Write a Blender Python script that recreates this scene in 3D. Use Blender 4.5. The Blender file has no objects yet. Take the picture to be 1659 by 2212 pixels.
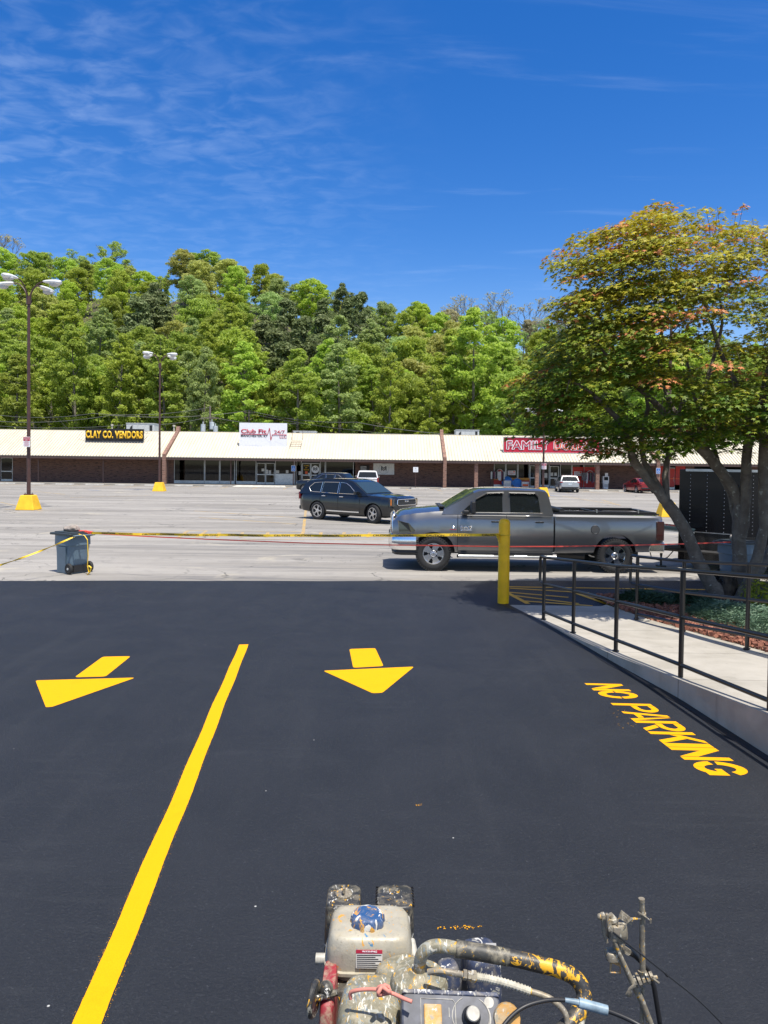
import bpy, bmesh, math, random
import numpy as np
from mathutils import Vector, Matrix, Euler
from math import pi, sin, cos, radians, sqrt, atan2
S = bpy.context.scene
COL = S.collection
# ------------------------------------------------------------------ camera
F, CX, CY, H = 1598.0, 829.5, 1040.0, 2.57          # focal length and principal point in a 1659 x 2212 frame
PITCH, ROLL = 0.025, 0.0125
cam = bpy.data.cameras.new("camera"); camo = bpy.data.objects.new("camera", cam); COL.objects.link(camo)
cam.sensor_fit = 'VERTICAL'; cam.sensor_height = 36.0; cam.sensor_width = 27.0; cam.lens = 36.0 * F / 2212.0
cam.shift_y = -(1106.0 - CY) / 2212.0
cam.clip_start = 0.05; cam.clip_end = 6000
RM = Matrix.Rotation(pi / 2 - PITCH, 3, 'X') @ Matrix.Rotation(ROLL, 3, 'Z')
camo.location = (0, 0, H); camo.rotation_euler = RM.to_euler()
S.camera = camo
# ------------------------------------------------------------------ sky, sun, exposure
SUNV = Vector((0.17, -0.29, 1.0)).normalized()       # towards the sun
ELEV = math.asin(SUNV.z); AZ = atan2(SUNV.x, SUNV.y)
W = bpy.data.worlds.new("World"); S.world = W; W.use_nodes = True
nt = W.node_tree; N = nt.nodes; L = nt.links
N.clear()
out = N.new('ShaderNodeOutputWorld'); bg = N.new('ShaderNodeBackground'); L.new(bg.outputs[0], out.inputs[0])
bg.inputs[1].default_value = 0.085
sky = N.new('ShaderNodeTexSky'); sky.sky_type = 'NISHITA'; sky.sun_disc = False
sky.sun_elevation = ELEV; sky.sun_rotation = AZ; sky.altitude = 300; sky.air_density = 1.0; sky.dust_density = 0.6; sky.ozone_density = 3.0
hs = N.new('ShaderNodeHueSaturation'); hs.inputs['Saturation'].default_value = 1.42; hs.inputs['Value'].default_value = 1.55; hs.inputs['Hue'].default_value = 0.512
L.new(sky.outputs[0], hs.inputs['Color'])
tc = N.new('ShaderNodeTexCoord'); sep = N.new('ShaderNodeSeparateXYZ'); L.new(tc.outputs['Generated'], sep.inputs[0])
def wm(op, a, b=None, cl=False):
    m = N.new('ShaderNodeMath'); m.operation = op; m.use_clamp = cl
    for i, x in enumerate((a, b)):
        if x is None: continue
        if isinstance(x, (int, float)): m.inputs[i].default_value = x
        else: L.new(x, m.inputs[i])
    return m.outputs[0]
dt = N.new('ShaderNodeVectorMath'); dt.operation = 'DOT_PRODUCT'; L.new(tc.outputs['Generated'], dt.inputs[0]); dt.inputs[1].default_value = tuple(SUNV)
zz = wm('MAXIMUM', wm('ADD', sep.outputs[2], 0.04), 0.03)
px = wm('DIVIDE', sep.outputs[0], zz); py = wm('DIVIDE', sep.outputs[1], zz)
cmb = N.new('ShaderNodeCombineXYZ'); L.new(px, cmb.inputs[0]); L.new(py, cmb.inputs[1])
def wnoise(scale, det, rough, sx, sy, rot, dist=0.0):
    mp = N.new('ShaderNodeMapping'); mp.inputs['Scale'].default_value = (sx, sy, 1); mp.inputs['Rotation'].default_value = (0, 0, rot)
    L.new(cmb.outputs[0], mp.inputs[0])
    n = N.new('ShaderNodeTexNoise'); n.inputs['Scale'].default_value = scale; n.inputs['Detail'].default_value = det
    n.inputs['Roughness'].default_value = rough; n.inputs['Distortion'].default_value = dist
    L.new(mp.outputs[0], n.inputs[0]); return n.outputs[0]
def wramp(x, a, b, lo=0.0, hi=1.0):
    m = N.new('ShaderNodeMapRange'); m.inputs['From Min'].default_value = a; m.inputs['From Max'].default_value = b; m.inputs['To Min'].default_value = lo; m.inputs['To Max'].default_value = hi
    m.interpolation_type = 'SMOOTHSTEP'; L.new(x, m.inputs[0]); return m.outputs[0]
L.new(wm('MULTIPLY', wramp(dt.outputs['Value'], .40, .95, 1.40, .45), wramp(sep.outputs[2], .0, .30, .86, 1.0)), hs.inputs['Saturation'])   # whiter round the sun and near the horizon
big = wramp(wnoise(0.55, 3, .5, 1, 1, .4), .42, .68)
fine = wramp(wnoise(8.5, 4, .55, 1.0, 1.35, .5, .5), .36, .78)
wisp = wramp(wnoise(1.6, 7, .6, .6, 2.2, .25, 1.2), .52, .85)
azm = wm('DIVIDE', sep.outputs[0], wm('MAXIMUM', sep.outputs[1], .05))
left = wramp(azm, .10, -.22)
m1 = wm('MULTIPLY', wm('MULTIPLY', wm('ADD', wm('MULTIPLY', big, .6), .4), fine), left)
m2 = wm('MULTIPLY', wisp, .11)
mask = wm('ADD', wm('MULTIPLY', m1, .18), m2, True)
mask = wm('MULTIPLY', mask, wramp(sep.outputs[2], 0.02, 0.2))
mx = N.new('ShaderNodeMix'); mx.data_type = 'RGBA'; L.new(mask, mx.inputs['Factor']); L.new(hs.outputs[0], mx.inputs['A'])
mx.inputs['B'].default_value = (7.5, 9.0, 11.5, 1)
L.new(mx.outputs['Result'], bg.inputs[0])
sl = bpy.data.lights.new("sun", 'SUN'); so = bpy.data.objects.new("sun", sl); COL.objects.link(so)
sl.energy = 4.8; sl.angle = radians(0.53); sl.color = (1.0, .945, .85)
so.rotation_euler = SUNV.to_track_quat('Z', 'Y').to_euler(); so.location = (0, 0, 60)
S.view_settings.view_transform = 'Standard'; S.view_settings.look = 'None'; S.view_settings.exposure = 0.40; S.view_settings.gamma = 1
S.render.engine = 'CYCLES'; S.cycles.max_bounces = 6; S.cycles.transparent_max_bounces = 12; S.cycles.diffuse_bounces = 3
S.cycles.use_denoising = True; S.cycles.sample_clamp_indirect = 6
# ------------------------------------------------------------------ picture geometry
def ray(u, v): return RM @ Vector(((u - CX) / F, -(v - CY) / F, -1.0))
def P(u, v, Y):
    d = ray(u, v); t = Y / d.y; return Vector((0, 0, H)) + d * t
def G(u, v, z=0.0):
    d = ray(u, v); t = (z - H) / d.z; return Vector((0, 0, H)) + d * t
def UV(p):
    q = RM.transposed() @ (Vector(p) - Vector((0, 0, H))); return (CX + F * q.x / -q.z, CY - F * q.y / -q.z)
# ------------------------------------------------------------------ materials
class NT:
    def __init__(s, name):
        s.m = bpy.data.materials.new(name); s.m.use_nodes = True; s.n = s.m.node_tree.nodes; s.l = s.m.node_tree.links
        s.b = s.n['Principled BSDF']; s.out = s.n['Material Output']
    def tex(s, kind='Object', scale=(1, 1, 1), rot=(0, 0, 0)):
        t = s.n.new('ShaderNodeTexCoord')
        if kind == 'World':
            g = s.n.new('ShaderNodeNewGeometry'); o = g.outputs['Position']
        else: o = t.outputs[kind]
        m = s.n.new('ShaderNodeMapping'); m.inputs['Scale'].default_value = scale; m.inputs['Rotation'].default_value = rot
        s.l.new(o, m.inputs[0]); return m.outputs[0]
    def noise(s, vec, scale, det=4, rough=.55, dist=0.0):
        n = s.n.new('ShaderNodeTexNoise'); n.inputs['Scale'].default_value = scale; n.inputs['Detail'].default_value = det
        n.inputs['Roughness'].default_value = rough; n.inputs['Distortion'].default_value = dist
        s.l.new(vec, n.inputs[0]); return n.outputs[0]
    def ramp(s, x, a, b, lo=0.0, hi=1.0):
        m = s.n.new('ShaderNodeMapRange'); m.interpolation_type = 'SMOOTHSTEP'
        m.inputs['From Min'].default_value = a; m.inputs['From Max'].default_value = b
        m.inputs['To Min'].default_value = lo; m.inputs['To Max'].default_value = hi; s.l.new(x, m.inputs[0]); return m.outputs[0]
    def math(s, op, a, b=None, cl=False):
        m = s.n.new('ShaderNodeMath'); m.operation = op; m.use_clamp = cl
        for i, x in enumerate((a, b)):
            if x is None: continue
            if isinstance(x, (int, float)): m.inputs[i].default_value = x
            else: s.l.new(x, m.inputs[i])
        return m.outputs[0]
    def mix(s, f, a, b):
        m = s.n.new('ShaderNodeMix'); m.data_type = 'RGBA'
        for k, x in (('Factor', f), ('A', a), ('B', b)):
            if isinstance(x, (int, float)): m.inputs[k].default_value = x
            elif isinstance(x, tuple): m.inputs[k].default_value = (x[0], x[1], x[2], 1)
            else: s.l.new(x, m.inputs[k])
        return m.outputs['Result']
    def bump(s, h, strength=.3, dist=.01):
        b = s.n.new('ShaderNodeBump'); b.inputs['Strength'].default_value = strength; b.inputs['Distance'].default_value = dist
        s.l.new(h, b.inputs['Height']); s.l.new(b.outputs[0], s.b.inputs['Normal'])
    def col(s, c):
        if isinstance(c, tuple): s.b.inputs['Base Color'].default_value = (c[0], c[1], c[2], 1)
        else: s.l.new(c, s.b.inputs['Base Color'])
    def set(s, **k):
        for a, v in k.items(): s.b.inputs[a.replace('_', ' ')].default_value = v
M = {}
def simple(key, c, rough=.6, metal=0.0, var=.12, scale=6.0, bump=0.0, coat=0.0, spec=None, kind='Object'):
    t = NT(key); v = t.tex(kind); n = t.noise(v, scale, 5)
    lo = tuple(x * (1 - var) for x in c); hi = tuple(min(1, x * (1 + var)) for x in c)
    t.col(t.mix(t.ramp(n, .3, .7), lo, hi)); t.set(Roughness=rough, Metallic=metal)
    if coat: t.b.inputs['Coat Weight'].default_value = coat; t.b.inputs['Coat Roughness'].default_value = .04
    if spec is not None: t.b.inputs['Specular IOR Level'].default_value = spec
    if bump: t.bump(t.noise(v, scale * 6, 3), bump, .01)
    M[key] = t.m; return t.m
# ------------------------------------------------------------------ mesh builder
class MB:
    def __init__(s): s.v = []; s.f = []; s.mi = []; s.cur = 0
    def add(s, vs, fs):
        b = len(s.v); s.v += [tuple(x) for x in vs]; s.f += [tuple(i + b for i in f) for f in fs]; s.mi += [s.cur] * len(fs); return s
    def box(s, c, d, rz=0.0, M4=None):
        x, y, z = [k / 2 for k in d]; vs = [Vector((a * x, b * y, e * z)) for a in (-1, 1) for b in (-1, 1) for e in (-1, 1)]
        R = Matrix.Rotation(rz, 3, 'Z') if M4 is None else M4
        vs = [R @ p + Vector(c) for p in vs]
        return s.add(vs, [(0, 1, 3, 2), (4, 6, 7, 5), (0, 4, 5, 1), (2, 3, 7, 6), (0, 2, 6, 4), (1, 5, 7, 3)])
    def b2(s, a, b): return s.box([(a[i] + b[i]) / 2 for i in range(3)], [abs(b[i] - a[i]) for i in range(3)])
    def tube(s, pts, r, n=8, cap=True, flat=1.0):
        pts = [Vector(p) for p in pts]; rs = r if isinstance(r, (list, tuple)) else [r] * len(pts)
        rings = []; up = None
        for i, p in enumerate(pts):
            t = (pts[min(i + 1, len(pts) - 1)] - pts[max(i - 1, 0)])
            if t.length < 1e-9: t = Vector((0, 0, 1))
            t.normalize()
            if up is None: up = Vector((0, 0, 1)) if abs(t.z) < .9 else Vector((1, 0, 0))
            a = t.cross(up)
            if a.length < 1e-6: a = t.orthogonal()
            a.normalize(); b = a.cross(t); b.normalize(); up = b
            rings.append([p + (a * cos(2 * pi * k / n) * rs[i] * flat + b * sin(2 * pi * k / n) * rs[i]) for k in range(n)])
        vs = [x for rg in rings for x in rg]; fs = []
        for i in range(len(pts) - 1):
            for k in range(n):
                fs.append((i * n + k, i * n + (k + 1) % n, (i + 1) * n + (k + 1) % n, (i + 1) * n + k))
        if cap: fs.append(tuple(range(n - 1, -1, -1))); fs.append(tuple((len(pts) - 1) * n + k for k in range(n)))
        return s.add(vs, fs)
    def lathe(s, prof, n=24, Mx=None, closed=False):
        """prof: (radius, height) pairs, round local z"""
        Mx = Mx or Matrix.Identity(4); vs = []; fs = []
        for r, z in prof:
            for k in range(n): vs.append(Mx @ Vector((r * cos(2 * pi * k / n), r * sin(2 * pi * k / n), z)))
        m = len(prof)
        for i in range(m if closed else m - 1):
            j = (i + 1) % m
            for k in range(n): fs.append((i * n + k, i * n + (k + 1) % n, j * n + (k + 1) % n, j * n + k))
        if not closed: fs.append(tuple(range(n - 1, -1, -1))); fs.append(tuple((m - 1) * n + k for k in range(n)))
        return s.add(vs, fs)
    def prism(s, poly, O, X, Y, Z):
        """poly of (a,b) in plane O + aX + bY, thickness vector Z"""
        O, X, Y, Z = map(Vector, (O, X, Y, Z)); n = len(poly)
        lo = [O + X * a + Y * b for a, b in poly]; hi = [p + Z for p in lo]
        ar = sum(poly[i][0] * poly[(i + 1) % n][1] - poly[(i + 1) % n][0] * poly[i][1] for i in range(n))
        fl = (ar > 0) != (X.cross(Y).dot(Z) > 0)
        fs = [tuple(range(n - 1, -1, -1)), tuple(range(n, 2 * n))] + [(i, (i + 1) % n, n + (i + 1) % n, n + i) for i in range(n)]
        if fl: fs = [tuple(reversed(f)) for f in fs]
        return s.add(lo + hi, fs)
    def poly(s, pts): return s.add(pts, [tuple(range(len(pts)))])
    def ball(s, c, r, n=12, m=8, jit=0.0, rnd=None):
        vs = []; fs = []; c = Vector(c); r = Vector(r) if not isinstance(r, (int, float)) else Vector((r, r, r))
        for i in range(1, m):
            for k in range(n):
                a = pi * i / m; b = 2 * pi * k / n; q = 1 + (rnd.uniform(-jit, jit) if rnd else 0)
                vs.append(c + Vector((sin(a) * cos(b) * r.x, sin(a) * sin(b) * r.y, cos(a) * r.z)) * q)
        vs += [c + Vector((0, 0, r.z)), c - Vector((0, 0, r.z))]
        for i in range(m - 2):
            for k in range(n): fs.append((i * n + k, (i + 1) * n + k, (i + 1) * n + (k + 1) % n, i * n + (k + 1) % n))
        for k in range(n): fs.append((len(vs) - 2, k, (k + 1) % n)); fs.append((len(vs) - 1, (m - 2) * n + (k + 1) % n, (m - 2) * n + k))
        return s.add(vs, fs)
    def build(s, name, mat, parent=None, origin=None, smooth=None, bevel=0.0, seg=2, world=False):
        me = bpy.data.meshes.new(name)
        o0 = Vector(origin) if origin is not None else Vector((0, 0, 0))
        if world and parent is not None: o0 = Vector(parent.location)
        vs = [(x - o0.x, y - o0.y, z - o0.z) for x, y, z in s.v]
        me.from_pydata(vs, [], s.f)
        for mm in (mat if isinstance(mat, (list, tuple)) else [mat]): me.materials.append(mm if not isinstance(mm, str) else M[mm])
        if any(s.mi): me.polygons.foreach_set('material_index', s.mi)
        if smooth is not None:
            me.shade_smooth() if hasattr(me, 'shade_smooth') else me.polygons.foreach_set('use_smooth', [True] * len(me.polygons))
            me.set_sharp_from_angle(angle=radians(smooth))
        me.update()
        o = bpy.data.objects.new(name, me); COL.objects.link(o)
        if parent is not None: o.parent = parent
        if origin is not None and parent is None: o.location = o0
        if bevel:
            md = o.modifiers.new("bevel", 'BEVEL'); md.width = bevel; md.segments = seg; md.limit_method = 'ANGLE'; md.angle_limit = radians(35)
        return o
def empty(name, loc, rz=0.0):
    o = bpy.data.objects.new(name, None); COL.objects.link(o); o.location = loc; o.rotation_euler = (0, 0, rz); o.empty_display_size = .2; return o
def tag(o, label=None, cat=None, group=None, kind=None):
    if label: o['label'] = label
    if cat: o['category'] = cat
    if group: o['group'] = group
    if kind: o['kind'] = kind
    return o
def structure(o): o['kind'] = 'structure'; return o
def kids(o): return [c for c in bpy.data.objects if c.parent == o]
def copy_tree(o, parent=None, cache={}):
    c = o.copy(); COL.objects.link(c); c.parent = parent
    for ch in (KID.get(o.name) or kids(o)): copy_tree(ch, c)
    return c
KID = {}
def text_mesh(txt, mat, name, O, X, Y, w, h, ext=.004, bold=0.0, parent=None, smooth=None, spacing=1.0, align=0.0):
    """lettering fitted to w x h, its lower left corner at O, running along X with up Y"""
    cu = bpy.data.curves.new(name, 'FONT'); cu.body = txt; cu.size = 1; cu.offset = bold; cu.space_character = spacing; cu.resolution_u = 3
    to = bpy.data.objects.new("tmp", cu); COL.objects.link(to); bpy.context.view_layer.update()
    me = bpy.data.meshes.new_from_object(to.evaluated_get(bpy.context.evaluated_depsgraph_get())); me.name = name
    bpy.data.objects.remove(to); bpy.data.curves.remove(cu)
    co = np.array([v.co for v in me.vertices]); x0, x1, y0, y1 = co[:, 0].min(), co[:, 0].max(), co[:, 1].min(), co[:, 1].max()
    O, X, Y = Vector(O), Vector(X).normalized(), Vector(Y).normalized(); Z = X.cross(Y)
    sx = w / (x1 - x0); sy = h / (y1 - y0)
    bm = bmesh.new(); bm.from_mesh(me)
    if ext:
        r = bmesh.ops.extrude_face_region(bm, geom=bm.faces[:]); top = {v for v in r['geom'] if isinstance(v, bmesh.types.BMVert)}
    else: top = set()
    po = Vector(parent.location) if (parent is not None and parent.rotation_euler.z == 0 and parent.parent is None) else Vector((0, 0, 0))
    for v in bm.verts:
        z = ext if v in top else 0.0
        v.co = O + X * ((v.co.x - x0) * sx) + Y * ((v.co.y - y0) * sy) + Z * z - po
    if ext: bmesh.ops.recalc_face_normals(bm, faces=bm.faces[:])
    bm.to_mesh(me); bm.free(); me.materials.clear(); me.materials.append(M[mat] if isinstance(mat, str) else mat)
    me.update()
    o = bpy.data.objects.new(name, me); COL.objects.link(o)
    if parent is not None: o.parent = parent
    return o
def outline_text(txt, mat, name, O, w, h, d, parent):
    """letters with a margin: the same letters laid over one another in a ring of small shifts"""
    V, Fc = [], []
    for k in range(12):
        a = k * pi / 6; o = text_mesh(txt, mat, name, Vector(O) + Vector((d * cos(a), -.0015 * k, d * sin(a))), (1, 0, 0), (0, 0, 1), w, h, 0, parent=parent); b0 = len(V)
        V += [tuple(v.co) for v in o.data.vertices]; Fc += [tuple(i + b0 for i in p.vertices) for p in o.data.polygons]; bpy.data.objects.remove(o)
    b = MB(); b.v = V; b.f = Fc; b.mi = [0] * len(Fc); return b.build(name, mat, parent)
def boolean(ob, cutters):
    """subtract the cutters for good and delete them"""
    for c in cutters:
        m = ob.modifiers.new("cut", 'BOOLEAN'); m.object = c; m.operation = 'DIFFERENCE'; m.solver = 'EXACT'; m.material_mode = 'TRANSFER'
    bpy.context.view_layer.update()
    me = bpy.data.meshes.new_from_object(ob.evaluated_get(bpy.context.evaluated_depsgraph_get()))
    ob.modifiers.clear(); ob.data = me
    for c in cutters: bpy.data.objects.remove(c)
    me.shade_smooth(); me.set_sharp_from_angle(angle=radians(32))
    return ob
rnd = random.Random(7)
# ------------------------------------------------------------------ the place's materials
def lot_mat():
    t = NT('old_asphalt'); v = t.tex('World'); vs = t.tex('World', scale=(.12, 1.0, 1), rot=(0, 0, .05))
    big = t.noise(vs, .55, 6, .6, .6); fine = t.noise(v, 60, 3, .7); mid = t.noise(v, 2.2, 6, .6)
    c = t.mix(t.ramp(big, .3, .72), (.225, .208, .184), (.39, .365, .33))
    c = t.mix(t.ramp(fine, .35, .7, 0, .45), c, (.14, .135, .13))
    st = t.noise(t.tex('World', scale=(.07, 1.6, 1), rot=(0, 0, -.06)), 1.3, 7, .65, 1.0)
    c = t.mix(t.ramp(st, .50, .68, 0, .62), c, (.10, .10, .105)); c = t.mix(t.ramp(mid, .5, .7, 0, .3), c, (.15, .145, .14))
    sand = t.math('MULTIPLY', t.ramp(t.noise(v, .5, 4, .6, .5), .60, .74), .6); c = t.mix(sand, c, (.46, .41, .31))
    # cracks
    vo = t.n.new('ShaderNodeTexVoronoi'); vo.feature = 'DISTANCE_TO_EDGE'; vo.inputs['Scale'].default_value = .30
    wob = t.n.new('ShaderNodeTexNoise'); wob.inputs['Scale'].default_value = 1.1; wob.inputs['Detail'].default_value = 6; t.l.new(v, wob.inputs[0])
    ad = t.n.new('ShaderNodeVectorMath'); ad.operation = 'MULTIPLY_ADD'; ad.inputs[1].default_value = (2.2, 2.2, 0); t.l.new(wob.outputs[1], ad.inputs[0]); t.l.new(v, ad.inputs[2])
    t.l.new(ad.outputs[0], vo.inputs[0])
    gate = t.ramp(t.noise(v, .23, 3), .47, .6)
    cr = t.math('MULTIPLY', t.ramp(vo.outputs[0], .004, .012, 1, 0), gate); c = t.mix(t.math('MULTIPLY', cr, .75), c, (.06, .058, .055))
    vo2 = t.n.new('ShaderNodeTexVoronoi'); vo2.feature = 'DISTANCE_TO_EDGE'; vo2.inputs['Scale'].default_value = 1.1; t.l.new(ad.outputs[0], vo2.inputs[0])
    cr2 = t.math('MULTIPLY', t.ramp(vo2.outputs[0], .006, .02, 1, 0), t.ramp(t.noise(v, .35, 3), .56, .66)); c = t.mix(t.math('MULTIPLY', cr2, .6), c, (.08, .075, .07))
    t.col(c); t.set(Roughness=.88); t.bump(t.math('SUBTRACT', fine, t.math('MULTIPLY', cr, 2.0)), .35, .006); M['lot'] = t.m
lot_mat()
def seal_mat():
    t = NT('fresh_asphalt'); v = t.tex('World'); f = t.noise(v, 130, 4, .75); m = t.noise(v, 1.3, 6, .62, .5); st = t.noise(t.tex('World', scale=(3.0, .25, 1)), 1.0, 6, .6)
    c = t.mix(t.ramp(m, .3, .72), (.011, .013, .0185), (.0145, .017, .0235))
    c = t.mix(t.ramp(st, .5, .7, 0, .28), c, (.025, .027, .032))
    g = t.noise(v, 95, 3, .8); c = t.mix(t.ramp(g, .62, .74, 0, .75), c, (.07, .075, .085)); g2 = t.noise(v, 38, 2, .9); c = t.mix(t.ramp(g2, .66, .74, 0, .7), c, (.06, .065, .075)); c = t.mix(t.ramp(f, .30, .45, .6, 0), c, (.005, .006, .008)); g3 = t.noise(v, 62, 2, .75); c = t.mix(t.ramp(g3, .54, .68, 0, .30), c, (.045, .050, .060)); sc = t.noise(t.tex('World', scale=(.5, 5, 1), rot=(0, 0, 1.35)), 1.6, 4, .6); c = t.mix(t.math('MULTIPLY', t.ramp(sc, .54, .62, 0, .17), t.ramp(t.noise(v, .6, 3), .48, .6)), c, (.036, .039, .045))
    vo = t.n.new('ShaderNodeTexVoronoi'); vo.inputs['Scale'].default_value = 2.2; t.l.new(v, vo.inputs[0])
    c = t.mix(t.ramp(vo.outputs[0], .010, .018, 1, 0), c, (.5, .5, .48))
    t.col(c); t.b.inputs['Roughness'].default_value = .6; t.l.new(t.ramp(m, .3, .7, .57, .63), t.b.inputs['Roughness'])
    t.b.inputs['Specular IOR Level'].default_value = .42
    t.bump(t.math('ADD', f, t.math('MULTIPLY', t.noise(v, 45, 3), .9)), .8, .010); M['seal'] = t.m
seal_mat()
def paint_line(key, c, wear, scale=3.0):
    t = NT(key); v = t.tex('World'); n = t.noise(v, scale, 6, .65); f = t.noise(v, 120, 3, .7)
    c2 = tuple(x * .9 for x in c); col = t.mix(t.ramp(f, .3, .75), c2, c)
    col = t.mix(t.ramp(n, .5 - wear * .28, .62, 0, wear), col, (.27, .25, .22)) if wear else t.mix(t.ramp(f, .62, .74, 0, .18), t.mix(t.ramp(t.noise(v, 5, 5, .7), .52, .75, 0, .14), col, (.42, .17, .0)), (.30, .13, .005))
    t.col(col); t.set(Roughness=.6); t.bump(f, .6, .004); M[key] = t.m
paint_line('fresh_yellow', (.84, .385, .0), 0.0); M['fresh_yellow'].node_tree.nodes['Principled BSDF'].inputs['Roughness'].default_value = .8; M['fresh_yellow'].node_tree.nodes['Principled BSDF'].inputs['Specular IOR Level'].default_value = .2
paint_line('worn_yellow', (.62, .38, .07), .75)
paint_line('hatch_yellow', (.78, .40, .01), .0)
paint_line('worn_blue', (.13, .22, .42), .8)
def concrete(key, a, b, scale=1.5):
    t = NT(key); v = t.tex('World'); n = t.noise(v, scale, 7, .6, .3); f = t.noise(v, 90, 3, .7)
    c = t.mix(t.ramp(n, .3, .7), a, b); c = t.mix(t.ramp(f, .6, .8, 0, .35), c, tuple(x * .6 for x in a))
    vv = t.noise(t.tex('World', scale=(1, 1, .2)), 5, 5, .7); c = t.mix(t.ramp(vv, .56, .72, 0, .4), c, tuple(x * .55 for x in a))
    sp = t.n.new('ShaderNodeSeparateXYZ'); t.l.new(v, sp.inputs[0]); fr = t.math('FRACT', t.math('MULTIPLY', sp.outputs[1], .62)); c = t.mix(t.math('MULTIPLY', t.math('LESS_THAN', fr, .010), .65), c, tuple(x * .25 for x in a)) if key != 'stop' else c
    t.col(c); t.set(Roughness=.85); t.bump(f, .25, .004); M[key] = t.m
concrete('walk', (.325, .30, .255), (.42, .39, .34)); concrete('kerb', (.32, .29, .235), (.43, .395, .33), 2.5); concrete('stop', (.42, .40, .36), (.58, .56, .51), 3)
def brick(key, a, b, dk, mort):
    t = NT(key); g = t.n.new('ShaderNodeNewGeometry'); sp = t.n.new('ShaderNodeSeparateXYZ'); t.l.new(g.outputs['Position'], sp.inputs[0])
    cb = t.n.new('ShaderNodeCombineXYZ'); t.l.new(t.math('ADD', sp.outputs[0], sp.outputs[1]), cb.inputs[0]); t.l.new(sp.outputs[2], cb.inputs[1])
    br = t.n.new('ShaderNodeTexBrick'); t.l.new(cb.outputs[0], br.inputs[0]); br.inputs['Scale'].default_value = 1.0
    br.inputs['Brick Width'].default_value = .24; br.inputs['Row Height'].default_value = .085; br.inputs['Mortar Size'].default_value = .008
    br.inputs['Color1'].default_value = (*a, 1); br.inputs['Color2'].default_value = (*b, 1); br.inputs['Mortar'].default_value = (*mort, 1)
    mp = t.n.new('ShaderNodeMapping'); mp.inputs['Scale'].default_value = (1.6, 11.7, 1); t.l.new(cb.outputs[0], mp.inputs[0])
    n = t.noise(mp.outputs[0], 1.0, 3, .8); c = t.mix(t.ramp(n, .53, .60, 0, .9), br.outputs[0], dk)
    t.col(c); t.set(Roughness=.9); t.bump(br.outputs[1], -.4, .01); M[key] = t.m
brick('brick', (.20, .095, .065), (.13, .065, .05), (.045, .03, .028), (.20, .16, .14))
brick('brick_pier', (.30, .15, .10), (.22, .10, .07), (.09, .06, .05), (.30, .25, .21))
def metal_roof():
    t = NT('roof_metal'); v = t.tex('World', scale=(1, .3, .3)); n = t.noise(v, 1.2, 6, .65)
    c = t.mix(t.ramp(n, .35, .75), (.59, .545, .435), (.52, .475, .37)); n2 = t.noise(t.tex('World', scale=(3, .15, .15)), 2, 6, .7)
    c = t.mix(t.ramp(n2, .55, .8, 0, .35), c, (.50, .42, .30)); t.col(c); t.set(Roughness=.55); M['roof'] = t.m
metal_roof()
simple('fascia', (.075, .045, .038), .6); simple('post_brown', (.11, .065, .055), .55); simple('pole_brown', (.075, .035, .028), .5)
simple('alu', (.55, .56, .56), .4, .6); simple('white_paint', (.78, .78, .76), .5); simple('offwhite', (.68, .68, .66), .7)
simple('interior', (.05, .05, .052), .8); simple('black_sign', (.015, .013, .012), .4); simple('sign_yellow', (.85, .50, .02), .5)
simple('sign_white', (.80, .81, .84), .6, var=.04); simple('sign_red', (.50, .012, .04), .45); simple('sign_crimson', (.42, .02, .05), .5); simple('sign_black', (.02, .02, .025), .5)
simple('sign_orange', (.85, .12, .02), .5); simple('red_panel', (.55, .03, .02), .5); simple('sign_blue', (.03, .16, .48), .5)
simple('base_yellow', (.85, .50, .02), .65, var=.1, bump=.3, scale=3); simple('lamp_white', (.72, .73, .72), .4); simple('bollard_yellow', (.92, .50, .0), .42, var=.12, scale=4)
simple('hvac', (.50, .51, .50), .6); simple('dark_metal', (.03, .03, .032), .5, .3); simple('steel', (.5, .5, .5), .3, .9)
simple('rail_black', (.012, .012, .013), .3, 0, spec=.6); simple('tape_yellow', (.80, .52, .02), .45); simple('tape_black', (.02, .02, .02), .5); simple('tape_red', (.85, .10, .07), .5)
simple('bin_blue', (.125, .185, .235), .45, var=.06); simple('bin_lid', (.035, .045, .05), .5); simple('rubber', (.02, .02, .021), .75, bump=.4, scale=20); simple('rock', (.33, .28, .24), .9, bump=.6, scale=8, var=.3)
simple('rock_pale', (.60, .52, .42), .9, bump=.6, scale=8, var=.3)
simple('wood_pole', (.16, .13, .11), .9); simple('wire', (.08, .085, .08), .6); simple('transformer', (.52, .56, .58), .5)
simple('chrome', (.9, .9, .9), .16, 1.0, var=.03); simple('rim', (.62, .62, .64), .22, .9, var=.06); simple('plastic_black', (.018, .018, .02), .45)
simple('tail_red', (.30, .01, .012), .15, coat=.6); simple('plate', (.55, .62, .66), .4); simple('amber', (.7, .2, .02), .2, coat=.5)
simple('lens', (.045, .048, .045), .10, .3, coat=1.0); simple('dark_lens', (.045, .012, .014), .12, coat=1.0)
simple('trailer_black', (.006, .006, .008), .22, coat=.15, var=.05, spec=.3); simple('kiddie_blue', (.02, .22, .62), .35); simple('dirt', (.12, .10, .07), .95)
simple('orange_band', (.70, .28, .03), .5); simple('cloth_grey', (.20, .19, .20), .9, var=.5, scale=9); simple('cloth_plum', (.22, .08, .12), .9, var=.5, scale=9); simple('cloth_teal', (.06, .16, .2), .9, var=.5, scale=9)
def paint(key, c, metal=.6, rough=.32):
    t = NT(key); v = t.tex('Object'); t.col(t.mix(t.ramp(t.noise(v, 2, 4), .3, .7), tuple(x * .95 for x in c), c)); t.set(Metallic=metal, Roughness=rough)
    t.b.inputs['Coat Weight'].default_value = 1.0; t.b.inputs['Coat Roughness'].default_value = .03; M[key] = t.m
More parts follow.
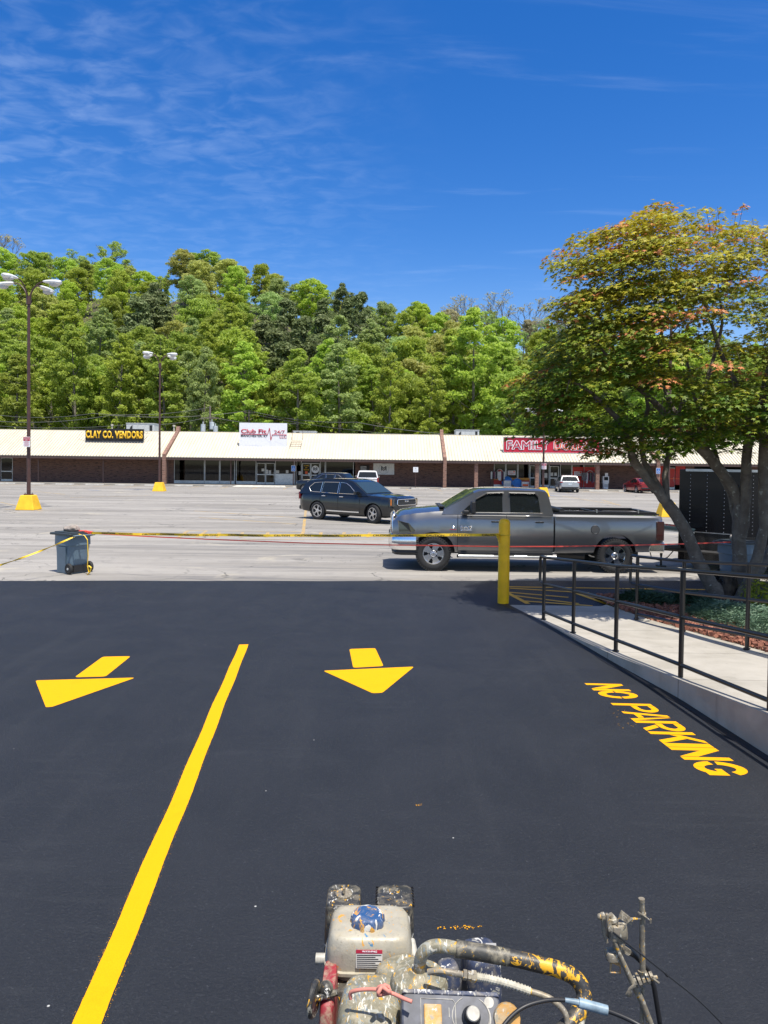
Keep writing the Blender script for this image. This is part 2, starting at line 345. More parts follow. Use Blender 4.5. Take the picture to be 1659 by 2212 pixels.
paint('truck_grey', (.24, .24, .245), .85, .28); paint('suv_slate', (.014, .016, .018), .4, .3); paint('suv_black', (.016, .018, .022), .4, .3)
paint('car_white', (.80, .80, .80), 0, .4); paint('car_silver', (.52, .54, .56), .7, .3); paint('car_red', (.30, .008, .018), .5, .3)
def glass_dark(key, c=(.012, .015, .016), rough=.03):
    t = NT(key); t.col(c); t.set(Roughness=rough); t.b.inputs['Specular IOR Level'].default_value = .6; M[key] = t.m
glass_dark('car_glass'); glass_dark('tint_glass', (.03, .05, .06))
def pane_mat():
    t = NT('shop_glass'); tr = t.n.new('ShaderNodeBsdfTransparent'); tr.inputs[0].default_value = (.30, .32, .32, 1)
    gl = t.n.new('ShaderNodeBsdfGlossy'); gl.inputs['Roughness'].default_value = .03; gl.inputs[0].default_value = (.6, .6, .6, 1)
    lw = t.n.new('ShaderNodeLayerWeight'); lw.inputs[0].default_value = .25
    mx = t.n.new('ShaderNodeMixShader'); t.l.new(t.ramp(lw.outputs[0], 0, 1, .05, .8), mx.inputs[0]); t.l.new(tr.outputs[0], mx.inputs[1]); t.l.new(gl.outputs[0], mx.inputs[2])
    t.l.new(mx.outputs[0], t.out.inputs[0]); M['shop_glass'] = t.m
pane_mat()
def leaf_mat(key, a, b, trans=.35, attr=False, rough=.55, var=.25):
    t = NT(key); t.n.remove(t.b)
    oi = t.n.new('ShaderNodeObjectInfo'); g = t.n.new('ShaderNodeNewGeometry')
    if attr:
        at = t.n.new('ShaderNodeAttribute'); at.attribute_name = 'leafcol'; c = at.outputs[0]
    else:
        c = t.mix(g.outputs['Random Per Island'], a, b)
        hv = t.n.new('ShaderNodeHueSaturation'); t.l.new(c, hv.inputs['Color']); t.l.new(t.ramp(oi.outputs['Random'], 0, 1, 1 - var, 1 + var), hv.inputs['Value'])
        t.l.new(t.ramp(oi.outputs['Random'], 0, 1, .488, .51), hv.inputs['Hue']); c = hv.outputs[0]
    pb = t.n.new('ShaderNodeBsdfPrincipled'); pb.inputs['Roughness'].default_value = rough; pb.inputs['Specular IOR Level'].default_value = .35
    tl = t.n.new('ShaderNodeBsdfTranslucent'); mx = t.n.new('ShaderNodeMixShader'); mx.inputs[0].default_value = trans
    hb = t.n.new('ShaderNodeHueSaturation'); hb.inputs['Value'].default_value = 1.25; hb.inputs['Hue'].default_value = .497; t.l.new(c, hb.inputs['Color'])
    t.l.new(c, pb.inputs['Base Color']); t.l.new(hb.outputs[0], tl.inputs[0]); t.l.new(pb.outputs[0], mx.inputs[1]); t.l.new(tl.outputs[0], mx.inputs[2]); t.l.new(mx.outputs[0], t.out.inputs[0]); M[key] = t.m
leaf_mat('leaf_green', (.25, .33, .05), (.37, .46, .08), .5, var=.15); leaf_mat('leaf_light', (.31, .41, .055), (.45, .56, .09), .5, var=.15); leaf_mat('leaf_lime', (.31, .40, .045), (.42, .50, .07), .5, var=.15)
leaf_mat('leaf_olive', (.36, .39, .09), (.48, .50, .14), .45, var=.15); leaf_mat('leaf_pine', (.13, .165, .06), (.21, .25, .095), .3, var=.15); leaf_mat('leaf_sage', (.28, .38, .11), (.40, .50, .18), .45, var=.15); leaf_mat('leaf_tan', (.36, .34, .18), (.46, .44, .26), .4, var=.1)
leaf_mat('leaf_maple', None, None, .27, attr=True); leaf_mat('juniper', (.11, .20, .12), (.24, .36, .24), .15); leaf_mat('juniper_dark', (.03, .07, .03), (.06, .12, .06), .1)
leaf_mat('leaf_bush', (.25, .33, .02), (.45, .50, .04), .35)
simple('bark', (.18, .16, .13), .95, var=.4, scale=5, bump=.6)
def maple_bark():
    t = NT('maple_bark'); v = t.tex('World', scale=(1, 1, 1)); n = t.noise(v, 5, 6, .65); c = t.mix(t.ramp(n, .35, .7), (.11, .092, .075), (.20, .175, .145))
    n2 = t.noise(v, 11, 4, .6); c = t.mix(t.ramp(n2, .61, .68, 0, .75), c, (.38, .38, .33)); n3 = t.noise(t.tex('World', scale=(1, 1, 6)), 7, 4, .7); c = t.mix(t.ramp(n3, .58, .7, 0, .6), c, (.05, .04, .035))
    t.col(c); t.set(Roughness=.9); t.bump(t.math('ADD', n, n3), .6, .02); M['maple_bark'] = t.m
maple_bark()
def lava():
    t = NT('lava_rock'); g = t.n.new('ShaderNodeNewGeometry'); c = t.mix(g.outputs['Random Per Island'], (.13, .045, .03), (.33, .14, .085)); t.col(c); t.set(Roughness=.95); M['lava'] = t.m
lava()
simple('forest_floor', (.07, .065, .03), .95, var=.5, scale=.4, kind='World')
def splat(key, base, cols, rough=.5, metal=0.0, dens=0.0, scale=22, dust=.7):
    """old machine surface with dried paint: dust, drips and spots"""
    t = NT(key); v = t.tex('World'); c = t.mix(t.ramp(t.noise(v, 9, 7, .65), .38, .7), tuple(x * .75 for x in base), base)
    c = t.mix(t.ramp(t.noise(v, 26, 6, .7, .5), .44, .66, 0, dust), c, (.40, .345, .24)); c = t.mix(t.ramp(t.noise(v, 55, 5, .8), .56, .68, 0, dust * .8), c, (.16, .135, .09))
    for i, k in enumerate(cols):
        vv = t.tex('World', scale=(1 + .3 * i, 1 - .15 * i, .8), rot=(.3 * i, .5 * i, .9 * i + .2))
        n = t.noise(vv, scale * (1 + .35 * i), 5, .62, 1.2); c = t.mix(t.ramp(n, .60 - dens, .63 - dens), c, k)
    t.col(c); t.set(Roughness=rough, Metallic=metal); t.bump(t.noise(v, 40, 5, .7), .45, .004); M[key] = t.m
YEL, WHT, BLU, GRY = (.72, .38, .02), (.72, .70, .64), (.06, .19, .34), (.30, .28, .22)
splat('m_tank', (.45, .415, .33), [(.45, .38, .27), BLU, (.62, .30, .05)], .4, dens=-.035, scale=16)
splat('m_black', (.04, .04, .04), [GRY, YEL, WHT], .4, dens=-.025, scale=20, dust=.35)
splat('m_grey', (.24, .22, .15), [(.32, .32, .27), (.55, .30, .03), (.16, .2, .22), (.60, .57, .48)], .55, dens=.01, scale=20)
splat('m_hose', (.055, .055, .05), [(.30, .27, .18), (.72, .40, .02)], .5, dens=-.01, scale=14, dust=.5)
splat('m_hoseyellow', (.035, .035, .035), [YEL, YEL], .45, dens=.05, scale=16, dust=.12)
splat('m_blue', (.045, .06, .115), [(.35, .34, .30), WHT], .5, dens=.0, scale=18, dust=.4)
splat('m_cap', (.03, .10, .26), [(.70, .68, .62), (.66, .33, .04)], .4, dens=.03, scale=13, dust=.25)
splat('m_red', (.33, .03, .045), [(.40, .34, .28)], .5, dens=-.03, scale=20)
splat('m_metal', (.27, .235, .18), [(.16, .15, .13), YEL, (.55, .52, .44)], .5, .2, dens=.0, scale=30)
splat('m_orange', (.62, .33, .08), [(.58, .55, .48), (.30, .27, .20)], .5, dens=.02, scale=20)
simple('m_panel', (.075, .08, .10), .45, var=.4, scale=20); simple('rope', (.58, .22, .17), .7); simple('m_connector', (.22, .30, .36), .4, var=.3, scale=30); simple('label_paper', (.62, .60, .56), .6); simple('m_rib', (.50, .47, .38), .6, var=.25, scale=30)
simple('m_white', (.42, .40, .35), .5, var=.25, scale=40)
# ------------------------------------------------------------------ ground, lot, sealed asphalt, ramp
def sheet(name, pts, z, mat, kind='structure', parent=None):
    b = MB(); vs = [(p[0], p[1], z) for p in pts]
    ar = sum(pts[i][0] * pts[(i + 1) % len(pts)][1] - pts[(i + 1) % len(pts)][0] * pts[i][1] for i in range(len(pts)))
    b.poly(vs if ar > 0 else vs[::-1]); o = b.build(name, mat, parent)
    if kind and parent is None: o['kind'] = kind
    return o
sheet('ground', [(-1500, -300), (1500, -300), (1500, 3000), (-1500, 3000)], -.012, 'dirt')
lot = sheet('parking_lot', [(-160, -60), (160, -60), (160, 76.5), (-160, 76.5)], 0, 'lot')
b = MB(); edge = []
for i in range(61):
    u = -2200 + i * 85; p = G(u, 1255 + .4 * sin(i * 1.7) + .3 * sin(i * .61)); edge.append((p.x, p.y))
seal = sheet('asphalt_lane', [(-60, -12), (40, -12), (40, edge[-1][1])] + [e for e in edge[::-1] if -60 < e[0] < 40] + [(-60, edge[0][1])], .004, 'seal')
def gpoly(name, px, mat, z=.008, parent=None):
    pts = [G(u, v) for u, v in px]; return sheet(name, [(p.x, p.y) for p in pts], z, mat, None, parent)
def rounded(px, r=.05, k=3):
    pts = [Vector(G(u, v).xy) for u, v in px]; out = []
    n = len(pts)
    for i in range(n):
        a, c, d = pts[i - 1], pts[i], pts[(i + 1) % n]; rr = min(r, (a - c).length * .3, (d - c).length * .3)
        p = c + (a - c).normalized() * rr; q = c + (d - c).normalized() * rr
        for j in range(k + 1): t = j / k; out.append(p * (1 - t) ** 2 + c * 2 * t * (1 - t) + q * t * t)
    return [(x.x, x.y) for x in out]
def arrow(name, parts):
    b = MB()
    for i, px in enumerate(parts):
        pts = rounded(px, .045); ar = sum(pts[j][0] * pts[(j + 1) % len(pts)][1] - pts[(j + 1) % len(pts)][0] * pts[j][1] for j in range(len(pts)))
        b.poly([(x, y, .0058) for x, y in (pts if ar > 0 else pts[::-1])])
    return b.build(name, 'fresh_yellow', seal)
o = arrow('painted_arrow', [[(754.7, 1402.8), (810.7, 1401), (828.5, 1439.7), (763, 1443.3)], [(697.6, 1449.8), (894.6, 1440.9), (826, 1497.5), (805, 1498.5)]]); o['label'] = 'yellow arrow pointing straight toward the viewer'
o = arrow('painted_arrow', [[(222, 1419.5), (282.5, 1418.3), (228, 1462.3), (161, 1464)], [(76.5, 1470.7), (292.7, 1464.7), (113, 1527.8), (99, 1528.8)]]); o['label'] = 'skewed yellow arrow left of the long line'
# long line with slightly wavering sprayed edges
b = MB(); Lp, Rp = [], []
a0, a1, c0, c1 = Vector(G(516.6, 1393.3).xy), Vector(G(536.3, 1392.7).xy), Vector(G(93.3, 2360).xy), Vector(G(164.7, 2360).xy)
n = 260
for i in range(n + 1):
    t = i / n; w = .003 * sin(t * 13) + .004 * sin(t * 31) + rnd.uniform(-.0012, .0012); w2 = .003 * sin(t * 13) + .004 * sin(t * 31 + .6) + rnd.uniform(-.0012, .0012)
    p = a0.lerp(c0, t); q = a1.lerp(c1, t); Lp.append((p.x + w, p.y, .0058)); Rp.append((q.x + w2, q.y, .0058))
for i in range(n): b.add([Lp[i], Lp[i + 1], Rp[i + 1], Rp[i]], [(0, 1, 2, 3)])
o = b.build('painted_line', 'fresh_yellow', seal); o['label'] = 'long fresh yellow lane line'
# overspray specks beside the line
b = MB()
for i in range(900):
    t = rnd.random(); s = rnd.choice((-1, 1)); p = (a0 if s < 0 else a1).lerp(c0 if s < 0 else c1, t); d = abs(rnd.gauss(0, .008)) + .001; r = rnd.uniform(.0006, .0016)
    x, y = p.x + s * d, p.y; b.add([(x - r, y - r,   .0054), (x + r, y - r,   .0054), (x + r, y + r,   .0054), (x - r, y + r,   .0054)], [(0, 1, 2, 3)])
for (u, v, su, sv, k) in ((985, 2006, 40, 3, 26), (1010, 2003, 30, 2, 14), (758, 2116, 5, 2, 6), (905, 1740, 6, 3, 8), (1350, 1555, 25, 20, 20)):
    for i in range(k):
        p = G(u + rnd.uniform(-su, su), v + rnd.uniform(-sv, sv)); r = rnd.uniform(.0015, .004)
        b.add([(p.x - r, p.y - r,   .0054), (p.x + r, p.y - r,   .0054), (p.x + r, p.y + r,   .0054), (p.x - r, p.y + r,   .0054)], [(0, 1, 2, 3)])
b.build('overspray', 'fresh_yellow', seal)['kind'] = 'stuff'
# ---- NO PARKING, stencilled: glyph space a = along reading direction (0..w), b = 0 foot .. 1 head
def bar(a0, b0, a1, b1, w):
    d = Vector((a1 - a0, b1 - b0 * 1.0)); 
    return [(a0, b0), (a0 + w, b0), (a1 + w, b1), (a1, b1)]
def arc(cx, cy, rx, ry, t0, t1, w, wy, n=14):
    o = [(cx + rx * cos(t0 + (t1 - t0) * i / n), cy + ry * sin(t0 + (t1 - t0) * i / n)) for i in range(n + 1)]
    q = [(cx + (rx - w) * cos(t0 + (t1 - t0) * i / n), cy + (ry - wy) * sin(t0 + (t1 - t0) * i / n)) for i in range(n + 1)]
    return [[o[i], o[i + 1], q[i + 1], q[i]] for i in range(n)]
d2 = radians
def glyph(ch):
    w = .24; s = .018
    if ch == 'N': return [bar(0, 0, 0, 1, w), bar(.76, 0, .76, 1, w), [(0.0 + w + s, 1), (0.02, 1), (.76 - s * 2, 0), (.98, 0)][:0] or [(w * .9, 1), (w * .9, .62), (.76 - .03, 0), (.76 - .03, .38)]]
    if ch == 'O' : return arc(.5, .5, .5, .5, d2(3), d2(177), w, .20) + arc(.5, .5, .5, .5, d2(183), d2(357), w, .20)
    if ch == 'P': return [bar(0, 0, 0, 1, w), [(w + .03, .84), (w + .03, 1), (.55, 1), (.55, .84)], [(w + .03, .42), (w + .03, .57), (.55, .57), (.55, .42)]] + arc(.55, .71, .45, .29, d2(-90), d2(90), .24, .155)
    if ch == 'R': return glyph('P') + [[(.40, .39), (.66, .39), (1.02, 0), (.76, 0)]]
    if ch == 'A': return [[(0, 0), (.22, 0), (.56, 1), (.36, 1)], [(.78, 0), (1, 0), (.64, 1), (.585, .93)], [(.30, .22), (.70, .22), (.66, .36), (.34, .36)]]
    if ch == 'K': return [bar(0, 0, 0, 1, w), [(w + .03, .40), (w + .03, .62), (.74, 1), (1, 1)], [(.42, .55), (.62, .66), (1.04, 0), (.77, 0)]]
    if ch == 'I': return [bar(0, 0, 0, 1, 1.0)]
    if ch == 'G': return arc(.5, .5, .5, .5, d2(25), d2(172), w, .2) + arc(.5, .5, .5, .5, d2(188), d2(350), w, .2) + [[(.55, .36), (.55, .50), (1.0, .50), (1.0, .36)], [(.78, .1), (.78, .40), (1.0, .40), (1.0, .1)]]
b = MB(); v2y = lambda c: (2100 + c * .6775) / 1.823
L0 = Vector(G(1267.8, 1480.8).xy); L1 = Vector(G(1491, 1651.8).xy)       # feet of the N and the G
def foot(v):                                                              # ground point on the foot line at picture height v
    y = G(1380, v).y; t = (y - L0.y) / (L1.y - L0.y); return L0 + (L1 - L0) * t
for ch, c0, c1 in (('N', 878, 919), ('O', 919, 963), ('P', 992, 1042), ('A', 1039, 1091), ('R', 1091, 1149), ('K', 1154, 1219), ('I', 1220, 1241), ('N', 1243, 1316), ('G', 1322, 1404)):
    f0, f1 = foot(v2y(c0)), foot(v2y(c1)); up = Vector((.425, -.015))
    for q in glyph(ch):
        pts = [f0 + (f1 - f0) * a + up * bb for a, bb in q]
        ar = sum(pts[i].x * pts[(i + 1) % len(pts)].y - pts[(i + 1) % len(pts)].x * pts[i].y for i in range(len(pts)))
        zg = .0056 + .00008 * (len(b.f) % 12); b.poly([(p.x, p.y, zg) for p in (pts if ar > 0 else pts[::-1])])
o = b.build('painted_lettering', 'fresh_yellow', seal); o['label'] = 'yellow stencilled words NO PARKING'
# hatching beyond the ramp
def strip(name, pairs, w, mat, z=.008, parent=None):
    b = MB()
    for (u0, v0, u1, v1) in pairs:
        p, q = Vector(G(u0, v0).xy), Vector(G(u1, v1).xy); t = (q - p).normalized(); nn = Vector((-t.y, t.x)) * w / 2
        pts = [p - nn, q - nn, q + nn, p + nn]; z += .0004
        b.poly([(a.x, a.y, z) for a in pts])
    return b.build(name, mat, parent)
cx3 = lambda x, y: ((1900 + x * .6775) / 1.823, (2100 + y * .6775) / 1.823)
def c3(*a): return cx3(a[0], a[1]) + cx3(a[2], a[3])
o = strip('hatched_marking', [c3(155, 313, 1040, 327), c3(1165, 327, 1330, 331), c3(95, 322, 265, 412), c3(150, 345, 500, 375), c3(170, 363, 560, 412), c3(160, 322, 620, 350), c3(220, 395, 640, 425), c3(430, 312, 770, 430)], .10, 'hatch_yellow', .0085, seal)
o['label'] = 'yellow hatched no-parking zone by the ramp'
# faded stall lines of the old lot
lines = [(655, 1150, 661, 1098, .12), (648, 1160, 655, 1150, .14)]
bl = MB(); zz_ = .004
def lline(p, q, w, b):
    global zz_
    p, q = Vector(p), Vector(q); t = (q - p).normalized(); nn = Vector((-t.y, t.x)) * w / 2; zz_ += .00005
    b.poly([(a.x, a.y, zz_) for a in (p - nn, q - nn, q + nn, p + nn)])
for u0, v0, u1, v1, w in lines: lline(G(u0, v0).xy, G(u1, v1).xy, w, bl)
for u in (385, 425, 470, 520, 575, 690, 740, 795):
    lline(G(u, 1161).xy, G(u + (u < 440) * 18 + 4, 1150 - (u < 440) * 4).xy, .12, bl)
lline(G(405, 1146).xy, G(650, 1149).xy, .1, bl); lline(G(520, 1165).xy, G(830, 1166).xy, .1, bl)
for u0, v0, u1, v1 in ((420, 1104, 700, 1122), (430, 1118, 640, 1132), (0, 1085, 90, 1104), (150, 1075, 330, 1070), (1215, 1072, 1330, 1090), (1300, 1080, 1340, 1092), (10, 1100, 40, 1101), (60, 1060, 140, 1068)):
    lline(G(u0, v0).xy, G(u1, v1).xy, .12, bl)
for i in range(-3, 24):
    x = P(172.5 + 64 * i, 1046, 73.5).x; lline((x, 73.6), (x + .3, 68.5), .11, bl)
bl.build('stall_lines', 'worn_yellow', lot)
bb = MB()
for i, (u0, v0, u1, v1, w) in enumerate(((270, 1057, 330, 1058, .5), (190, 1058, 215, 1060, .35), (600, 1054, 650, 1057, .3), (655, 1057, 668, 1048, .2), (1165, 1068, 1210, 1072, .5), (1190, 1066, 1250, 1070, .3), (505, 1048, 560, 1048, .6))):
    lline(G(u0, v0).xy, G(u1, v1).xy, w, bb)
bb.build('blue_markings', 'worn_blue', lot)
# skid marks near the wheeled bin
# ---- concrete ramp with its kerb, rising towards the camera
RAMPK = [(13.45, 2.27, .0), (12.0, 2.60, .02), (10.8, 2.80, .055), (9.5, 3.00, .12), (8.05, 3.27, .225), (6.5, 3.42, .385), (4.5, 3.62, .55), (1.0, 4.0, .80), (-4, 4.2, 1.0)]
ry = [r[0] for r in RAMPK][::-1]; rx = [r[1] for r in RAMPK][::-1]; rz = [r[2] for r in RAMPK][::-1]
def rampx(y): return float(np.interp(y, ry, rx))
def rampz(y): return float(np.interp(y, ry, rz))
def farx(y): return float(np.interp(y, [-4, 6, 9.87, 12.24, 13.45], [6.6, 5.85, 4.92, 4.26, 4.0]))
ys = [13.45 - .25 * i for i in range(70)]
b = MB()
vs = []
for y in ys:
    z = rampz(y) + .006; vs += [(rampx(y), y, -.03), (rampx(y), y, z), (rampx(y) + .16, y, z + .001), (farx(y), y, z), (farx(y) + .09, y, z + .03), (farx(y) + .09, y, -.03)]
fs = []
for i in range(len(ys) - 1):
    for k in range(5): a = i * 6 + k; fs.append((a, a + 1, a + 7, a + 6))
b.add(vs, fs); 
b.mi = [0 if (k % 5) in (0,) else (1 if (k % 5) in (1, 2) else 0) for k in range(len(b.f))]
b.build('ramp', ['kerb', 'walk'])['kind'] = 'structure'
# sealer squeezed along the kerb foot
b = MB()
for i in range(len(ys) - 1):
    w0, w1 = .07 + .02 * sin(i * 1.3), .07 + .02 * sin((i + 1) * 1.3)
    b.add([(rampx(ys[i]) - w0, ys[i], .0075), (rampx(ys[i + 1]) - w1, ys[i + 1], .0075), (rampx(ys[i + 1]) - .002, ys[i + 1], .03), (rampx(ys[i]) - .002, ys[i], .03)], [(0, 3, 2, 1)])
simple('sealer', (.008, .008, .009), .5); b.build('sealer_edge', 'sealer', seal)
# ---- planting bed
def bedz(x, y): return max(.05, rampz(y) + .03) + .03 * sin(x * 1.3) * cos(y * 1.1)
b = MB(); nx_, ny_ = 40, 44; vs = []
for j in range(ny_ + 1):
    y = -3 + (14.4 + 3) * j / ny_
    for i in range(nx_ + 1):
        x0 = farx(y) + .085; x = x0 + (11.5 - x0) * i / nx_; edge_ = (i == nx_ or j == ny_)
        vs.append((x, y, -.02 if edge_ else bedz(x, y)))
b.add(vs, [(j * (nx_ + 1) + i, j * (nx_ + 1) + i + 1, (j + 1) * (nx_ + 1) + i + 1, (j + 1) * (nx_ + 1) + i) for j in range(ny_) for i in range(nx_)])
b.build('planting_bed', 'dirt', smooth=60)['kind'] = 'structure'
b = MB()
for k in range(5200):
    y = rnd.uniform(6.2, 14.2); x = farx(y) + .12 + abs(rnd.gauss(0, 1.3)) if rnd.random() < .75 else rnd.uniform(farx(y) + .1, 9.5)
    r = rnd.uniform(.018, .042); z = bedz(x, y) + r * .4
    M4 = Euler((rnd.random() * 3, rnd.random() * 3, rnd.random() * 3)).to_matrix(); b.box((x, y, z), (r * 2, r * 1.5, r * 1.2), M4=M4)
o = b.build('lava_rock_mulch', 'lava'); tag(o, 'loose red lava rock mulch around the tree beside the ramp', 'mulch', kind='stuff')
# ---- juniper ground cover
def juniper(name, label, areas, mat, n, hgt):
    r = random.Random(hash(name) & 255 if False else len(label)); V, Fc = [], []
    for k in range(n):
        cx_, cy_, ax, ay = areas[r.randrange(len(areas))]; a = r.uniform(0, 2 * pi); q = sqrt(r.random()); x = cx_ + ax * q * cos(a); y = cy_ + ay * q * sin(a)
        z = bedz(x, y) + hgt * (1 - q ** 3) * r.uniform(.5, 1.0) + .03 * sin(x * 7) * cos(y * 6)
        th = r.uniform(0, 2 * pi); ln = r.uniform(.07, .17); dz = r.uniform(-.02, .07); d = Vector((cos(th) * ln, sin(th) * ln, dz)); s = Vector((-sin(th), cos(th), 0)) * ln * .14
        for m in range(4):
            t = m / 4; p = Vector((x, y, z)) + d * t; sp = (d * .42 + s * 2.6 * (1 if m % 2 else -1)); b0 = len(V)
            V += [p, p + sp * .5 + s * .6 + Vector((0, 0, .012)), p + sp, p + sp * .5 - s * .6]; Fc.append((b0, b0 + 1, b0 + 2, b0 + 3))
    b = MB(); b.v = [tuple(v) for v in V]; b.f = Fc; b.mi = [0] * len(Fc)
    o = b.build(name, mat); return tag(o, label, 'ground cover', kind='stuff')
juniper('juniper_cover', 'grey-green creeping juniper behind the far handrail', [(6.0, 12.0, .85, .75), (6.2, 11.0, .85, .9), (7.3, 11.2, 1.2, 1.3), (5.75, 12.4, .6, .5), (8.4, 10.5, 1.3, 1.6)], 'juniper', 11000, .20)
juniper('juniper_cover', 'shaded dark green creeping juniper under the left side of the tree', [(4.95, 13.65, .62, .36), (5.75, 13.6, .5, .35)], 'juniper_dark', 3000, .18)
# ---- bright green bush at the right
def leafcloud(n, c, rad, size, r, outward=.7, shell=.55, star=False):
    V, Fc = [], []
    for k in range(n):
        while True:
            d = Vector((r.uniform(-1, 1), r.uniform(-1, 1), r.uniform(-1, 1)))
            if .05 < d.length < 1: break
        d.normalize(); q = shell + (1 - shell) * r.random() ** .6; p = Vector((d.x * rad[0], d.y * rad[1], d.z * rad[2])) * q + Vector(c)
        nrm = (d * outward + Vector((r.uniform(-1, 1), r.uniform(-1, 1), r.uniform(-1, 1))) * (1 - outward) + Vector((0, 0, .35))).normalized()
        a = nrm.orthogonal().normalized(); bb_ = nrm.cross(a); th = r.uniform(0, 2 * pi); a, bb_ = a * cos(th) + bb_ * sin(th), bb_ * cos(th) - a * sin(th); s = size * r.uniform(.6, 1.3); b0 = len(V)
        V += [p - a * s, p - bb_ * s * .5, p + a * s, p + bb_ * s * .5]; Fc.append((b0, b0 + 1, b0 + 2, b0 + 3))
    return V, Fc
r_ = random.Random(5); b = MB(); t_ = empty('bush', (7.15, 13.0, .1)); tag(t_, 'bright yellow-green leafy bush at the right end of the planting bed', 'bush')
V, Fc = leafcloud(2600, (0, 0, .26), (.85, .7, .38), .035, r_); b.add(V, Fc); b.build('foliage', 'leaf_bush', t_)
b = MB()
for i in range(9): a = i * .7; b.tube([(0, 0, -.05), (.25 * cos(a), .25 * sin(a), .18), (.55 * cos(a), .5 * sin(a), .38)], [.014, .01, .005], 5)
b.build('stem', 'bark', t_)
# ------------------------------------------------------------------ strip mall
SW = structure(MB().b2((-62, 74.4, -.1), (62, 78.2, .15)).build('sidewalk', 'walk'))
# paved apron in front of the shops
YW, ZS, ZT = 78.0, .15, 2.95                     # wall plane, sidewalk level, head of the wall
XB = lambda u, Y=YW: P(u, 1000, Y).x
mall = empty('strip_mall', (0, YW, 0)); tag(mall, 'long single-storey brick shopping strip under a cream ribbed metal roof', 'shopping strip')
# (kind, u0, u1): what stands where along the wall, in picture columns
u2 = lambda x: 329.1 + .2315 * x; u3 = lambda x: 630.8 + .1653 * x; u4 = lambda x: 1014.8 + .1984 * x; u5 = lambda x: 1316.5 + .2063 * x; u1 = lambda x: .2315 * x
bay = [('open', u1(2), u1(118)), ('open', u2(200), u2(1340)), ('open', u3(45), u3(828)), ('open', u4(262), u4(1372)), ('open', u5(520), u5(800)), ('open', 1500, 1620)]
b = MB(); x = -60.0
for k, a, c in bay:
    xa, xc = XB(a), XB(c); MB().b2((x, YW, ZS), (xa, YW + .25, ZT)).build('wall', 'brick', mall, world=True); x = xc
MB().b2((x, YW, ZS), (60, YW + .25, ZT)).build('wall', 'brick', mall, world=True)
# inside of the open bays
b = MB(); b.b2((-60, YW + .25, ZT), (60, YW + 9, ZT + .1)); b.b2((-60, YW + 9, 0), (60, YW + 9.2, ZT)); b.b2((-60, YW + .25, .0), (60, YW + 9, ZS + .01))
for k in range(len(bay) - 1): xm = (XB(bay[k][2]) + XB(bay[k + 1][1])) / 2; b.b2((xm - .1, YW + .3, ZS), (xm + .1, YW + 9, ZT))
b.build('interior_shell', 'interior', mall, world=True)
# outer side and rear walls
for p_, q_ in (((-60.3, YW, 0), (-60, YW + 10, 5.2)), ((60, YW, 0), (60.3, YW + 10, 5.2)), ((-60, YW + 10, 0), (60, YW + 10.3, 5.2))): MB().b2(p_, q_).build('outer_wall', 'brick', mall, world=True)
# roof: sloping ribbed front, flat deck behind
YE, ZE, YR, ZR = 74.7, 2.92, 79.6, 5.62
b = MB(); b.add([(-60.6, YE, ZE), (60.6, YE, ZE), (60.6, YR, ZR), (-60.6, YR, ZR), (-60.6, YE, ZE - .05), (60.6, YE, ZE - .05), (60.6, YR, ZR - .06), (-60.6, YR, ZR - .06)],
    [(0, 1, 2, 3), (7, 6, 5, 4), (0, 4, 5, 1), (3, 2, 6, 7), (0, 3, 7, 4), (1, 5, 6, 2)])
sl_ = Vector((0, YR - YE, ZR - ZE)); ln = sl_.length; sl_.normalize(); nn = Vector((0, -sl_.z, sl_.y))
x = -60.5
while x < 60.5:
    o_ = Vector((x, YE - .03, ZE)); w, hh = .035, .055
    A = [o_ - Vector((w, 0, 0)), o_ + Vector((w, 0, 0)), o_ + Vector((w * .5, 0, 0)) + nn * hh, o_ - Vector((w * .5, 0, 0)) + nn * hh]; B = [p + sl_ * (ln + .02) for p in A]
    b.add(A + B, [(0, 1, 2, 3)[::-1], (0, 3, 7, 4), (3, 2, 6, 7), (2, 1, 5, 6)]); x += .305
b.b2((-60.6, YR - .02, ZR - .1), (60.6, YR + .25, ZR + .07)); b.build('roof', 'roof', mall, world=True)
MB().b2((-60, YR + .25, 5.05), (60, YW + 10.2, 5.15)).build('roof_deck', 'hvac', mall, world=True)
b = MB(); b.b2((-60.5, YE + .02, ZE - .30), (60.5, YE + .12, ZE - .055)); b.build('fascia', 'fascia', mall, world=True)
b = MB(); b.b2((-60.4, YE + .12, ZE - .12), (60.4, YW + .2, ZE - .06)); b.build('soffit', 'fascia', mall, world=True)
b = MB(); b.b2((-60.4, YE + 1.0, ZE - .28), (60.4, YE + 1.15, ZE - .125)); b.build('beam', 'post_brown', mall, world=True)
